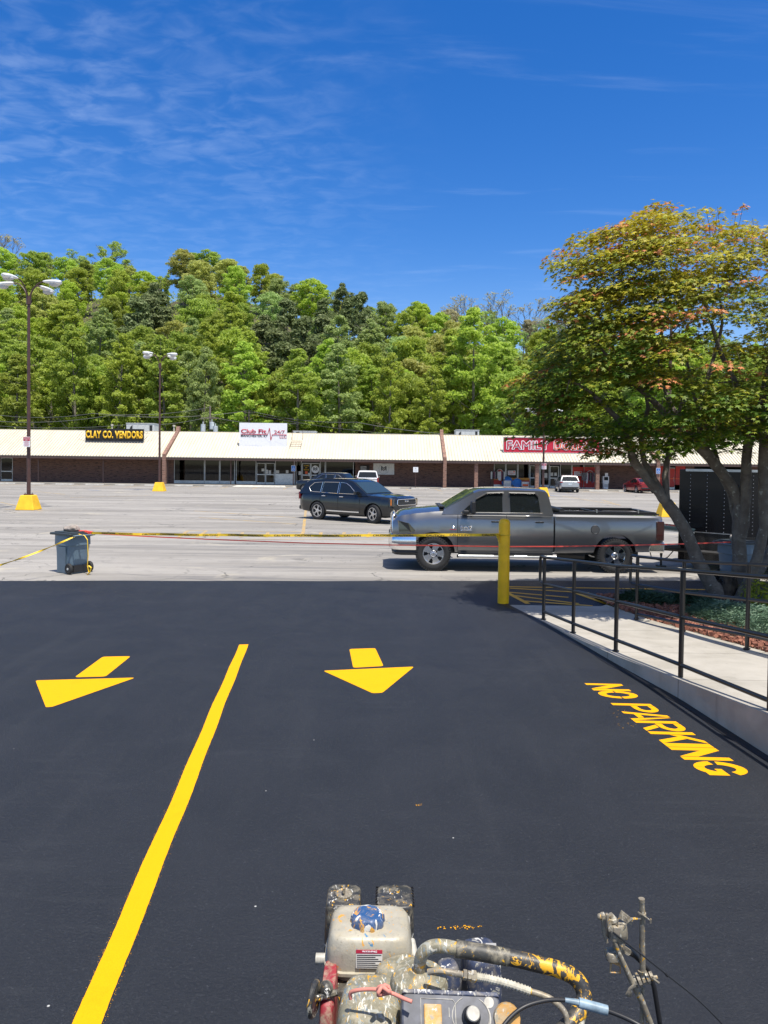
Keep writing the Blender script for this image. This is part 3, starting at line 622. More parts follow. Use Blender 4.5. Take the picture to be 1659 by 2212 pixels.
# window walls
def frame_bay(us, top, bot, door=(), kick=.32, white=()):
    """us: mullion columns; panes between them. door: indices of panes that are doors; white: panes with a white lower panel"""
    for i in range(len(us) - 1):
        xa, xc = XB(us[i]) + .02, XB(us[i + 1]) - .02; isd = i in door; fw = .05
        zk = ZS + .05 if isd else ZS + kick
        if isd: zk = ZS + .22
        b = MB(); y0, y1 = YW + .06, YW + .16
        b.b2((xa, y0, ZS + .004), (xa + fw, y1, top)); b.b2((xc - fw, y0, ZS + .004), (xc, y1, top)); b.b2((xa + fw, y0 + .004, top - fw), (xc - fw, y1 - .004, top)); b.b2((xa + fw, y0 + .004, ZS + .006), (xc - fw, y1 - .004, zk))
        if isd: b.b2((xa + fw, y0 + .004, ZS + 1.0), (xc - fw, y1 - .004, ZS + 1.08))
        if i in white: b.b2((xa + fw, y0 + .01, zk), (xc - fw, y1 - .01, ZS + 1.15)); zk = ZS + 1.15
        f = b.build('door' if isd else 'window', 'alu', mall, world=True)
        p = MB().b2((xa + fw, YW + .10, zk), (xc - fw, YW + .112, top - fw)); pv = p
        q = p.build('pane', 'shop_glass', None); q.data.transform(Matrix.Translation((0, -YW, 0))); q.parent = f
        if isd:
            h_ = MB().tube([(xc - .13, YW + .02, ZS + .85), (xc - .13, YW + .02, ZS + 1.3)], .015, 6).build('handle', 'steel'); h_.data.transform(Matrix.Translation((0, -YW, 0))); h_.parent = f
T = 2.70
frame_bay([u1(2), u1(118)], 2.62, ZS, (0,))
frame_bay([u2(200), u2(487), u2(628), u2(770)], T, ZS); frame_bay([u2(778), u2(970)], T, ZS); frame_bay([u2(972), u2(1056), u2(1142)], T - .3, ZS, (0, 1)); frame_bay([u2(1144), u2(1330)], T, ZS, white=(0,))
frame_bay([u3(48), u3(128)], T, ZS); frame_bay([u3(130), u3(245), u3(364)], T - .25, ZS, (0, 1)); frame_bay([u3(366), u3(436), u3(808)], T, ZS)
frame_bay([u4(264), u4(394), u4(525), u4(655)], T, ZS, kick=.75); frame_bay([u4(657), u4(765)], T - .2, ZS, (0,)); frame_bay([u4(767), u4(872)], T, ZS); frame_bay([u4(874), u4(975)], T - .25, ZS, (0,)); frame_bay([u4(985), u4(1115), u4(1245), u4(1370)], T, ZS, kick=.75)
frame_bay([u5(608), u5(692)], T - .25, ZS, (0,))
# head panels above doors
b = MB()
for a, c, z in ((u2(972), u2(1142), T - .3), (u3(130), u3(364), T - .25), (u4(657), u4(765), T - .2), (u4(874), u4(975), T - .25)): b.b2((XB(a), YW + .08, z + .003), (XB(c), YW + .12, T))
b.b2((-58, YW + .06, T + .002), (57.9, YW + .2, ZT - .002)); b.build('head_panel', 'dark_metal', mall, world=True)
# coloured bands and panels in the right-hand shop front
b = MB(); 
for a, c in ((u4(264), u4(655)),): b.b2((XB(a), YW + .03, ZS + .77), (XB(c), YW + .055, ZS + 1.02))
b.build('orange_band', 'orange_band', mall, world=True)
b = MB(); b.b2((XB(u4(264)), YW + .03, ZS + .3), (XB(u4(655)), YW + .055, ZS + .765)); b.build('red_band', 'red_panel', mall, world=True)
b = MB(); b.b2((XB(u4(1122)), YW + .03, ZS + .1), (XB(u4(1242)), YW + .055, 2.4)); b.b2((XB(u4(1250)), YW + .03, ZS + .1), (XB(u4(1366)), YW + .055, 2.4)); b.build('red_window_graphic', 'red_panel', mall, world=True)
b = MB(); b.b2((XB(u5(522)), YW + .03, ZS + .02), (XB(u5(604)), YW + .06, 2.75)); b.b2((XB(u5(612)), YW + .03, ZS + .3), (XB(u5(688)), YW + .055, 2.35)); b.b2((XB(u5(696)), YW + .03, ZS + .5), (XB(u5(798)), YW + .06, 2.75)); b.build('red_panel', 'red_panel', mall, world=True)
b = MB(); b.b2((XB(u5(522)), YW + .02, ZS + 1.1), (XB(u5(604)), YW + .028, ZS + 1.2)); b.b2((XB(u5(612)), YW + .02, ZS + 1.1), (XB(u5(688)), YW + .028, ZS + 1.2)); b.b2((XB(u5(696)), YW + .02, ZS + 1.1), (XB(u5(798)), YW + .028, ZS + 1.2)); b.build('orange_stripe', 'sign_orange', mall, world=True)
# slim steel posts, brick pillars and the brick fins through the roof
for u in (u1(360), u1(965), 362.5, 499, 634): x = P(u, 1000, YE + 1.1).x; MB().b2((x - .05, YE + 1.02, ZS), (x + .05, YE + 1.12, ZE - .285)).build('post', 'post_brown', mall, world=True)
for u in (1028.6, 1160, 1290.6, -120, 1610): x = P(u, 1000, YE + .5).x; MB().b2((x - .18, YE + .28, ZS), (x + .18, YE + .66, ZE - .125)).build('brick_pillar', 'brick_pier', mall, world=True)
def fin(u):
    x = P(u, 1000, YE).x; a = .17; pr = [(YE - .18, ZS), (YE + .22, ZS), (YE + .22, ZE - .32), (YR + .35, ZR - .2), (YR + .35, ZR + .62), (YR - .05, ZR + .62), (YR - .35, ZR + .05), (YE - .18, ZE + .28)]
    MB().prism(pr, (x - a, 0, 0), (0, 1, 0), (0, 0, 1), (2 * a, 0, 0)).build('brick_fin', 'brick_pier', mall, world=True)
for u in (355, 961, 1421.5, -260, 1900): fin(u)
# vent pipes on the roof
for u, v in ((440 * .5 + 0, 0), (u1(1045), 0), (u2(200), 0), (u1(1622), 0)):
    if v == 0 and u == 220: continue
    x = P(u, 1000, YR + 1).x; MB().tube([(x, YR + 1, 5.1), (x, YR + 1, ZR + .62)], .08, 8).tube([(x, YR + 1, ZR + .62), (x, YR + 1, ZR + .8)], .14, 8).build('vent_pipe', 'roof', mall, world=True)
# ---- rooftop air conditioners
def hvac(u0, u1_, v0, Y, label, vent=True):
    a, c = P(u0, 1000, Y), P(u1_, 1000, Y); zt = P((u0 + u1_) / 2, v0, Y).z; w = c.x - a.x; d = 1.8
    t = empty('rooftop_unit', ((a.x + c.x) / 2, Y + d / 2, 5.15)); tag(t, label, 'air conditioner', 'air conditioners on the flat roof'); h = zt - 5.15
    MB().box((0, 0, h / 2 + .05), (w, d, h - .1)).box((0, 0, h - .02), (w + .08, d + .08, .06)).box((-w * .1, -d / 2 - .01, h * .7), (w * .02, .01, h * .5)).build('housing', 'hvac', t, bevel=.02)
    b = MB()
    if vent: b.prism([(-w * .44, h * .2), (-w * .28, h * .2), (-w * .28, h * .86), (-w * .36, h * .7)], (0, -d / 2 - .02, 0), (1, 0, 0), (0, 0, 1), (0, .01, 0)); b.box((w * .38, -d / 2 - .01, h * .6), (w * .1, .012, h * .5))
    else: b.box((-w * .3, -d / 2 - .01, h * .8), (w * .15, .012, .08))
    b.build('grille', 'dark_metal', t)
    MB().box((0, 0, .02), (w * .9, d * .9, .1)).build('curb', 'dark_metal', t)
hvac(272.7, 333, 914, 82, 'tall grey rooftop air conditioner behind the black and yellow sign'); hvac(633, 681, 931, 82, 'low pale rooftop unit just right of the white banner sign', False)
hvac(984, 1034, 928.5, 82, 'grey rooftop unit right of the middle brick fin'); hvac(345, 366, 933, 84, 'small dark-vented unit between lamp pole and left brick fin', False)
# ---- black and yellow sign
def board(name, label, u0, u1_, v0, v1, Y, mat, cat='sign', depth=.2, frame=None, group=None):
    a, c = P(u0, v0, Y), P(u1_, v1, Y); t = empty(name, ((a.x + c.x) / 2, Y, c.z)); tag(t, label, cat, group)
    o = MB().b2((a.x, Y, c.z), (c.x, Y + depth, a.z)).build('panel', mat, t, world=True, bevel=.0)
    return t, a.x, c.x, c.z, a.z
Ys = 77.15
t, xa, xc, za, zb = board('shop_sign', 'long black signboard with chunky yellow letters on the roof', 184.5, 310, 925.3, 953.5, 77.15, 'black_sign')
w = xc - xa; h = zb - za
dx, dz = w * .006, -h * .04
text_mesh('CLAY CO. VENDORS', 'sign_yellow', 'lettering', (xa + w * .01, Ys - .05, za + h * .21), (1, 0, 0), (0, 0, 1), w * .98, h * .62, .03, bold=.048, spacing=1.08, parent=t)
for s, x0 in ((-1, xa), (1, xc)):
    b = MB(); b.tube([(x0, Ys + .1, zb - h * .1), (x0 + s * .9, Ys + .6, za + h * .5), (x0, Ys + .1, za + h * .1)], .012, 5); b.box((x0 - s * .03, Ys + .9, zb - h * .3), (.06, 1.6, .06)); b.build('stay', 'steel', t, world=True)
# ---- white gym banner sign
Ys = 76.7
t, xa, xc, za, zb = board('banner_sign', 'white banner-wrapped sign with red heartbeat line on the roof', 517, 619.5, 913, 964.5, Ys, 'sign_white')
w = xc - xa; h = zb - za; Z0 = Ys - .012
text_mesh('Club Fit', 'sign_crimson', 'lettering', (xa + w * .035, Z0, za + h * .545), (1, 0, 0), (0, 0, 1), w * .535, h * .185, .01, bold=.03, parent=t)
text_mesh('MANCHESTER, KY', 'sign_black', 'lettering', (xa + w * .035, Z0, za + h * .375), (1, 0, 0), (0, 0, 1), w * .565, h * .11, .01, bold=.012, parent=t)
text_mesh('24/7', 'sign_crimson', 'lettering', (xa + w * .735, Z0, za + h * .545), (1, 0, 0), (0, 0, 1), w * .22, h * .145, .01, bold=.008, parent=t)
text_mesh('LLC', 'sign_crimson', 'lettering', (xa + w * .85, Z0, za + h * .35), (1, 0, 0), (0, 0, 1), w * .145, h * .125, .01, bold=.01, parent=t)
b = MB()
pl = [(.035, .505), (.595, .505), (.635, .78), (.665, .26), (.695, .50), (.99, .50)]
for i in range(len(pl) - 1): b.tube([(xa + w * pl[i][0], Z0, za + h * pl[i][1]), (xa + w * pl[i + 1][0], Z0, za + h * pl[i + 1][1])], .035, 5)
b.build('heartbeat_line', 'sign_crimson', t, world=True)
b = MB()
for i, (p, q) in enumerate((((.55, .36), (.72, .08)), ((.60, .28), (.68, .05)), ((.75, .25), (.95, .05)), ((.1, .06), (.5, .02)))): b.tube([(xa + w * p[0], Z0 + .008, za + h * p[1]), (xa + w * q[0], Z0 + .008, za + h * q[1])], .010, 5)
b.build('crease', 'sign_white', t, world=True)
b = MB()
for k in range(14): b.add([(xa + w * k / 14, Ys - .005, za + .01), (xa + w * (k + 1) / 14, Ys - .005, za + .01), (xa + w * (k + 1) / 14, Ys - .012, za - .22 - .10 * sin((k + 1) * .45) ), (xa + w * k / 14, Ys - .012, za - .22 - .10 * sin(k * .45))], [(0, 1, 2, 3)])
for xx in (xa + .5, xc - .5): b.box((xx, Ys + .9, za + .35), (.08, 1.7, .08)); b.box((xx, Ys + 1.5, zb - .3), (.08, 2.8, .08))
b.build('hanging_hem', 'sign_white', t, world=True)
tl_ = empty('roof_ladder', (xc + 1.45, Ys - .05, 4.45)); tag(tl_, 'small maroon ladder frame leaning on the roof beside the white banner sign', 'ladder'); b = MB()
for xx in (-1.1, 0.0): b.tube([(xx, -.25, -.35), (xx, 1.55, .35), (xx, 1.8, 1.5)], .02, 5)
for k in range(4): b.tube([(-1.1, -.1 + .45 * k, -.28 + .2 * k), (0, -.1 + .45 * k, -.28 + .2 * k)], .02, 5)
b.build('frame', 'post_brown', tl_)
# ---- red variety store sign, its right half behind the tree
Ys = 76.25
t, xa, xc, za, zb = board('store_sign', 'long red framed sign with white-edged red letters behind the tree', 1088.5, 1294, 945, 979, Ys, 'sign_red')
w = xc - xa; h = zb - za; b = MB()
b.b2((xa - .06, Ys - .06, za - .06), (xc + .06, Ys + .22, za)); b.b2((xa - .06, Ys - .06, zb), (xc + .06, Ys + .22, zb + .06)); b.b2((xa - .06, Ys - .06, za), (xa, Ys + .22, zb)); b.b2((xc, Ys - .06, za), (xc + .06, Ys + .22, zb)); b.build('frame', 'alu', t, world=True)
for txt, x0, ww, c in (('FAMILY', .035, .44, 'sign_red'), ('DOLLAR', .53, .43, 'sign_orange')):
    outline_text(txt, 'sign_white', 'letter_outline', (xa + w * x0, Ys - .02, za + h * .22), w * ww, h * .54, .085, t)
    text_mesh(txt, c, 'lettering', (xa + w * x0, Ys - .06, za + h * .22), (1, 0, 0), (0, 0, 1), w * ww, h * .54, .01, parent=t)
# ---- monogram banner and meter box on the brick wall
t, xa, xc, za, zb = board('wall_banner', 'white cloth banner with a black double-M in a circle on the brick wall', 806.5, 851.5, 1000.8, 1025.5, YW - .05, 'offwhite', 'banner', .02)
def mono(cx, cz, s, Y, mat, parent, name='monogram'):
    b = MB()
    for k in (0, 1):
        dz = -s * .42 * k
        for p, q in (((-.5, .5), (0, 0)), ((0, 0), (.5, .5))): b.tube([(cx + p[0] * s, Y, cz + p[1] * s + dz), (cx + q[0] * s, Y, cz + q[1] * s + dz)], s * .085, 4)
    for sx in (-.5, .5): b.tube([(cx + sx * s, Y, cz + .5 * s), (cx + sx * s, Y, cz - .45 * s)], s * .085, 4)
    return b.build(name, mat, parent, world=True)
cx_, cz_ = (xa + xc) / 2, (za + zb) / 2; mono(cx_, cz_ + .05, .48, YW - .062, 'sign_black', t)
MB().tube([(cx_ + .52 * cos(a * pi / 14), YW - .06, cz_ + .52 * sin(a * pi / 14)) for a in range(29)], .02, 4).build('ring', 'hvac', t, world=True)
a, c = P(778, 1005, YW), P(798, 1020, YW)
t = empty('wall_unit', ((a.x + c.x) / 2, YW - .25, c.z)); tag(t, 'black window air conditioner jutting from the brick wall left of the monogram banner', 'air conditioner')
MB().b2((a.x, YW - .45, c.z), (c.x - .25, YW, a.z)).build('casing', 'dark_metal', t, world=True, bevel=.03); MB().b2((c.x - .22, YW - .12, c.z + .05), (c.x, YW, a.z)).build('meter', 'dark_metal', t, world=True)
b = MB()
for k in range(6): b.b2((a.x + .05, YW - .465, c.z + .08 + k * .1), (c.x - .3, YW - .452, c.z + .12 + k * .1))
b.build('louvre', 'hvac', t, world=True)
# monogram disc and yellow notice on the clinic doors
dz = P(u3(305), 1014, YW).z
t = empty('door_decal', (XB(u3(305)), YW + .05, dz)); tag(t, 'round white decal with black double-M on the clinic door', 'decal')
MB().lathe([(.0001, 0), (.40, 0), (.40, .012), (.0001, .012)], 28, Matrix.Translation((0, 0, 0)) @ Matrix.Rotation(pi / 2, 4, 'X')).build('disc', 'sign_white', t); mono(XB(u3(305)), dz + .05, .36, YW + .028, 'sign_black', t)
t = empty('door_notice', (XB(u3(188)), YW + .05, dz)); tag(t, 'yellow letters and paper notices on the left clinic door', 'notice')
for k, s in enumerate(('ACCEPTING', 'NEW', 'PATIENTS')):
    ww = .52 if len(s) > 3 else .22; text_mesh(s, 'sign_yellow', 'lettering', (XB(u3(188)) - ww / 2, YW + .04, dz + .32 - .22 * k), (1, 0, 0), (0, 0, 1), ww, .13, .004, bold=.02, parent=t)
MB().box((0, -.01, -.35), (.25, .01, .28)).build('paper', 'sign_orange', t); MB().box((.3, -.01, -.55), (.25, .01, .32)).build('paper', 'label_paper', t)
# paper notices on the gym doors and windows
k_ = 0
for u, v, ww, hh, lab in ((u2(1033), 1015, .3, .28, 'left gym door'), (u2(1072), 1019, .2, .42, 'right gym door near its left edge'), (u2(1098), 1020, .26, .4, 'right gym door near its middle'), (u2(1168), 1019, .35, .3, 'gym window left of the white panel edge'), (u2(1258), 1019, .27, .33, 'gym window above the white panel'),
                        (u4(893), 1024.5, .26, .34, 'variety store door, left sheet'), (u4(933), 1024.5, .26, .34, 'variety store door, right sheet'), (u4(823), 1027, .38, .5, 'glass left of the variety store door'), (u3(105), 1022, .3, .38, 'narrow clinic window left of its doors')):
    p = P(u, v, YW + .09); o = MB().box((0, 0, 0), (ww, .01, hh)).box((0, -.006, hh * .25), (ww * .7, .004, hh * .12)); o = o.build('paper_notice', 'label_paper'); o.location = (p.x, YW + .05, p.z); tag(o, 'white paper notice on the ' + lab, 'notice')
# posters of the variety store
def disc_logo(u, v, r, lab):
    p = P(u, v, YW); t = empty('round_poster', (p.x, YW + .02, p.z)); tag(t, lab, 'poster'); Rx_ = Matrix.Rotation(pi / 2, 4, 'X')
    MB().lathe([(.0001, 0), (r, 0), (r, .01), (.0001, .01)], 28, Rx_).build('rim', 'sign_white', t)
    b = MB(); b.prism([(r * .86 * cos(a * pi / 12 + pi / 2), r * .86 * sin(a * pi / 12 + pi / 2)) for a in range(13)], (0, -.014, 0), (1, 0, 0), (0, 0, 1), (0, -.004, 0)); b.build('left_half', 'red_panel', t)
    b = MB(); b.prism([(r * .86 * cos(a * pi / 12 - pi / 2), r * .86 * sin(a * pi / 12 - pi / 2)) for a in range(13)], (0, -.0145, 0), (1, 0, 0), (0, 0, 1), (0, -.004, 0)); b.build('right_half', 'sign_orange', t)
    b = MB()
    for dx_, s in ((-.3, .9), (.22, 1.1), (-.02, .6)): b.prism([(r * (dx_ + .17 * s * cos(a * pi / 6)), r * (-.05 + .4 * s - .2 + .19 * s * sin(a * pi / 6))) for a in range(12)], (0, -.02, 0), (1, 0, 0), (0, 0, 1), (0, -.003, 0)); b.prism([(r * (dx_ - .2 * s), -r * .6), (r * (dx_ + .2 * s), -r * .6), (r * (dx_ + .16 * s), r * (-.1 + .1 * s)), (r * (dx_ - .16 * s), r * (-.1 + .1 * s))], (0, -.0205 - .001 * s, 0), (1, 0, 0), (0, 0, 1), (0, -.003, 0))
    b.build('silhouette', 'sign_white', t)
disc_logo(u4(327), 921.6 + .1984 * 500, .37, 'round red and orange poster in the leftmost variety store window'); disc_logo(u4(1310), 921.6 + .1984 * 515, .37, 'round red and orange poster above the clothes rack')
for u, v, lab in ((u4(457), 921.6 + .1984 * 503, 'white coupon poster in the dark window beside the round poster'), (u4(1180), 921.6 + .1984 * 513, 'white coupon poster on the red window')):
    p = P(u, v, YW); t = empty('coupon_poster', (p.x, YW + .02, p.z)); tag(t, lab, 'poster'); MB().box((0, -.005, 0), (.82, .012, .46)).build('card', 'sign_white', t)
    text_mesh('Smart', 'sign_red', 'lettering', (p.x - .34, YW + .005, p.z + .04), (1, 0, 0), (0, 0, 1), .44, .15, .004, bold=.02, parent=t); text_mesh('Coupons', 'sign_red', 'lettering', (p.x - .34, YW + .005, p.z - .17), (1, 0, 0), (0, 0, 1), .68, .16, .004, bold=.02, parent=t)
    MB().lathe([(.0001, 0), (.09, 0), (.09, .012), (.0001, .012)], 16, Matrix.Translation((.24, -.012, .12)) @ Matrix.Rotation(pi / 2, 4, 'X')).build('spot', 'sign_orange', t)
# treadmills behind the gym windows
def treadmill(x, y, lab):
    t = empty('treadmill', (x, y, ZS + .02)); tag(t, lab, 'treadmill', 'treadmills behind the gym windows')
    MB().box((0, .6, .12), (.75, 1.6, .2)).build('deck', 'plastic_black', t, bevel=.03)
    b = MB()
    for s in (-1, 1): b.tube([(s * .38, .1, .1), (s * .36, 0, .9), (s * .3, -.02, 1.3)], .035, 6)
    b.build('upright', 'alu', t); MB().box((0, -.02, 1.36), (.7, .14, .2), M4=Matrix.Rotation(.4, 3, 'X')).build('console', 'offwhite', t, bevel=.03)
tm = ((270, 'first treadmill from the left in the wide gym window'), (420, 'second treadmill from the left in the gym windows'), (560, 'treadmill in the second gym window pane'), (680, 'treadmill behind the slim post in the gym window'), (820, 'treadmill at the left of the gym window beside the doors'), (925, 'treadmill right beside the gym doors'))
for px_, lab in tm: treadmill(P(u2(px_), 1000, YW + .9).x, YW + .9, lab)
# ---- wheel stops
STOPS = ['beyond the left end of the row, before the dark shop door', 'before the dark shop door at the far left', 'just right of the large lamp pole', 'below the left half of the long blank brick wall', 'between the first slim post and the black and yellow sign', 'under the black and yellow sign', 'just left of the second lamp pole base', 'before the left end of the wide gym window', 'before the middle of the wide gym window', '', 'right of the gym doors, beyond the kerb ramp', 'by the blue wheelchair sign', 'behind the black SUV, before the clinic window', 'behind the white SUV', 'below the monogram banner', 'at the foot of the small white notice post', 'just right of the middle brick fin', 'by the first brick pillar', 'before the blue paddling pools', 'just left of the tow-signed lamp before the variety store', 'under the silver SUV nose', 'by the newspaper box pillar', 'under the red sedan nose', 'by the right brick fin', 'before the red shop panels, behind the trailer']
proto = MB().prism([(-.08, 0), (.08, 0), (.06, .13), (-.06, .13)], (-.915, 0, 0), (0, 1, 0), (0, 0, 1), (1.83, 0, 0)).build('wheel_stop', 'stop', bevel=.015)
for i in range(-3, 22):
    u = 140.5 + 64 * i
    if abs(u - 520) < 25 : continue
    o = proto if i == -3 else proto.copy()
    if i > -3: COL.objects.link(o)
    p = P(u, 1045, 73.55); o.location = (p.x, 73.55, 0.0); o.rotation_euler.z = rnd.uniform(-.02, .02)
    tag(o, 'pale concrete wheel stop ' + STOPS[i + 3], 'wheel stop', 'wheel stops along the shops')
MB().prism([(0, 0), (5.4, 0), (5.1, 1.0), (.3, 1.0)], (P(500, 1000, 73).x, 73.2, .012), (1, 0, 0), (0, 1, .14), (0, 0, .01)).build('kerb_ramp', 'stop')['kind'] = 'structure'
# ---- goods in front of the variety store
def pool(u, r, lab, y=YW - .5, lean=.2, z=ZS):
    x = P(u, 1000, y).x; t = empty('paddling_pool', (x, y, z)); tag(t, lab, 'paddling pool', 'blue paddling pools leaning on the shop front')
    Mx = Matrix.Translation((0, 0, r)) @ Matrix.Rotation(pi / 2 - lean, 4, 'X')
    MB().lathe([(.001, -.14), (r * .86, -.14), (r * .9, 0), (r, .0), (r, .03), (r * .86, .03), (r * .80, -.11), (.001, -.11)], 32, Mx).build('basin', 'kiddie_blue', t, smooth=40)
    return t
pool(u4(411), .58, 'larger blue plastic paddling pool standing on edge at the shop front'); pool(u4(520), .49, 'smaller plain blue paddling pool standing on edge right of the larger one')
for u, ww, hh, lab in ((u4(411), .75, .75, 'white boxed toy standing before the larger blue pool'), (u4(607), .75, .65, 'pale boxed toy with a rainbow right of the blue pools')):
    x = P(u, 1000, YW - 1.0).x; t = empty('toy_box', (x, YW - 1.0, ZS)); tag(t, lab, 'box'); MB().box((0, 0, hh / 2), (ww, .3, hh)).build('carton', 'label_paper', t, bevel=.01); MB().box((0, -.155, hh * .45), (ww * .8, .006, hh * .35)).build('print', 'sign_orange' if 'rainbow' in lab else 'hvac', t)
def rack(u, w, lab, n, seed):
    r = random.Random(seed); x = P(u, 1000, YW - .8).x; t = empty('clothes_rack', (x, YW - .8, ZS)); tag(t, lab, 'clothes rack'); b = MB()
    for s in (-1, 1): b.tube([(s * w / 2, 0, 0), (s * w / 2, 0, 1.75)], .02, 6); b.tube([(s * w / 2, -.3, .03), (s * w / 2, .3, .03)], .02, 6)
    b.tube([(-w / 2, 0, 1.75), (w / 2, 0, 1.75)], .02, 6); b.build('frame', 'dark_metal', t)
    for k in range(n):
        xx = -w / 2 + .1 + (w - .2) * k / (n - 1); hh = r.uniform(.7, 1.15); b = MB(); zt = 1.68
        b.prism([(-.04, zt), (.04, zt), (.13, zt - .1), (.12, zt - hh), (-.12, zt - hh), (-.13, zt - .1)], (xx, 0, 0), (.55, -.5, 0), (0, 0, 1), (.03, .03, 0)); b.build('garment', r.choice(['cloth_grey', 'cloth_plum', 'cloth_teal', 'offwhite', 'cloth_grey', 'sign_black']), t)
rack(u4(1320), 1.9, 'rack of hanging clothes outside the red shop window', 16, 3); rack(u4(305), 1.5, 'low rack of small hanging clothes left of the blue pools', 11, 8)
x = P(u4(1480), 1000, YW - .9).x; t = empty('newspaper_box', (x, YW - .9, ZS)); tag(t, 'white newspaper vending box standing by the right brick pillar', 'newspaper box')
MB().box((0, 0, .95), (.62, .5, .75)).box((0, 0, .3), (.5, .42, .6)).build('cabinet', 'white_paint', t, bevel=.02); MB().box((0, -.255, 1.08), (.42, .01, .34)).build('window', 'car_glass', t); MB().box((.08, 0, 1.5), (.3, .3, .34)).build('coin_box', 'white_paint', t, bevel=.02); MB().box((0, -.22, .35), (.4, .012, .3)).build('placard', 'hvac', t)
# ------------------------------------------------------------------ lamp poles
def lamp(u, Y, top, label, rot, arms=True, sign=None):
    x = P(u, 1000, Y).x; t = empty('street_lamp', (x, Y, 0)); tag(t, label, 'street lamp', 'tall four-headed lamps of the parking lot')
    b = MB(); bw, tw, hh = .47, .29, .74
    vs = [(s * bw, q * bw, 0) for s, q in ((-1, -1), (1, -1), (1, 1), (-1, 1))] + [(s * tw, q * tw, hh) for s, q in ((-1, -1), (1, -1), (1, 1), (-1, 1))]
    b.add(vs, [(3, 2, 1, 0), (4, 5, 6, 7), (0, 1, 5, 4), (1, 2, 6, 5), (2, 3, 7, 6), (3, 0, 4, 7)]); b.build('base', 'base_yellow', t, bevel=.03)
    b = MB(); b.tube([(0, 0, hh), (0, 0, top - .9)], [.095, .065], 12); b.box((0, 0, hh + .03), (.34, .34, .05)); 
    for s in (-1, 1):
        for q in (-1, 1): b.tube([(s * .12, q * .12, hh), (s * .12, q * .12, hh + .12)], .018, 6)
    b.build('pole', 'pole_brown', t, smooth=40)
    if arms:
        b = MB(); b.tube([(0, 0, top - 1.15), (0, 0, top - .75)], .12, 10)
        for k in range(4):
            a = rot + k * pi / 2; d = Vector((cos(a), sin(a), 0)); pts = []
            for j in range(8): q = j / 7; pts.append(d * (.07 + .80 * q ** 1.6) + Vector((0, 0, top - .9 + .85 * sin(q * pi / 2) )))
            b.tube(pts, .032, 6)
        b.build('arm', 'pole_brown', t, smooth=50)
        for k in range(4):
            a = rot + k * pi / 2; Mx = Matrix.Translation(Vector((cos(a), sin(a), 0)) * .85 + Vector((0, 0, top - .06))) @ Matrix.Rotation(a, 4, 'Z') @ Matrix.Rotation(radians(4), 4, 'Y')
            b = MB(); sec = [(0, .09, .06, .03), (.12, .13, .09, .06), (.45, .20, .12, .10), (.75, .21, .12, .14), (.92, .15, .10, .10), (.98, .06, .06, .05)]; vs = []
            for xx, w, up, dn in sec:
                for j in range(12): q = 2 * pi * j / 12; vs.append(Mx @ Vector((xx, w * cos(q), (up if sin(q) > 0 else dn) * sin(q))))
            fs = [(i * 12 + j, i * 12 + (j + 1) % 12, (i + 1) * 12 + (j + 1) % 12, (i + 1) * 12 + j) for i in range(len(sec) - 1) for j in range(12)] + [tuple(range(11, -1, -1)), tuple(len(vs) - 12 + j for j in range(12))]
            b.add(vs, fs); hd = b.build('lamp_head', 'lamp_white', t, smooth=50)
            b = MB(); b.ball(Mx @ Vector((.62, 0, -.10)), (.26, .17, .13)); ln_ = b.build('lens', 'hvac', hd, smooth=60)
    return t
lamp(62, 37.1, 11.4, 'large brown lamp pole at the left with a red and white tow sign', radians(-12))
lamp(344.6, 61.1, 11.3, 'smaller brown lamp pole in front of the left brick fin', radians(-28))
lamp(1174, 60.0, 7.1, 'brown lamp pole in front of the red store sign, head hidden in the tree', radians(20))
lamp(1443.6, 37.8, 11.4, 'brown lamp pole behind the maple branches, near the black trailer', radians(10))
def tow_sign(u, v0, v1, w, Y, label):
    a, c = P(u, v0, Y), P(u, v1, Y); h = a.z - c.z; t = empty('tow_sign', (a.x, Y - .13, c.z)); tag(t, label, 'sign')
    MB().b2((a.x - w / 2, Y - .15, c.z), (a.x + w / 2, Y - .13, a.z)).build('plate', 'sign_white', t, world=True)
    MB().b2((a.x - w * .47, Y - .154, c.z + h * .58), (a.x + w * .47, Y - .1505, a.z - h * .03)).build('red_header', 'sign_crimson', t, world=True)
    for k, s in enumerate(('CUSTOMER', 'PARKING', 'ONLY')): text_mesh(s, 'sign_white', 'lettering', (a.x - w * (.38 if k < 2 else .2), Y - .156, c.z + h * (.86 - .12 * k)), (1, 0, 0), (0, 0, 1), w * (.76 if k < 2 else .4), h * .08, .002, parent=t)
    b = MB()
    for k in range(5): b.box((a.x, Y - .152, c.z + h * (.10 + .1 * k)), (w * (.8 if k % 2 else .6), .003, h * .035))
    b.build('small_print', 'sign_crimson', t, world=True)
tow_sign(60.5, 943.5, 965.5, .34, 37.0, 'red-headed tow warning sign on the large left lamp pole')
tow_sign(1174.5, 1000.5, 1013.5, .38, 59.9, 'red-headed tow warning sign on the lamp pole before the variety store')
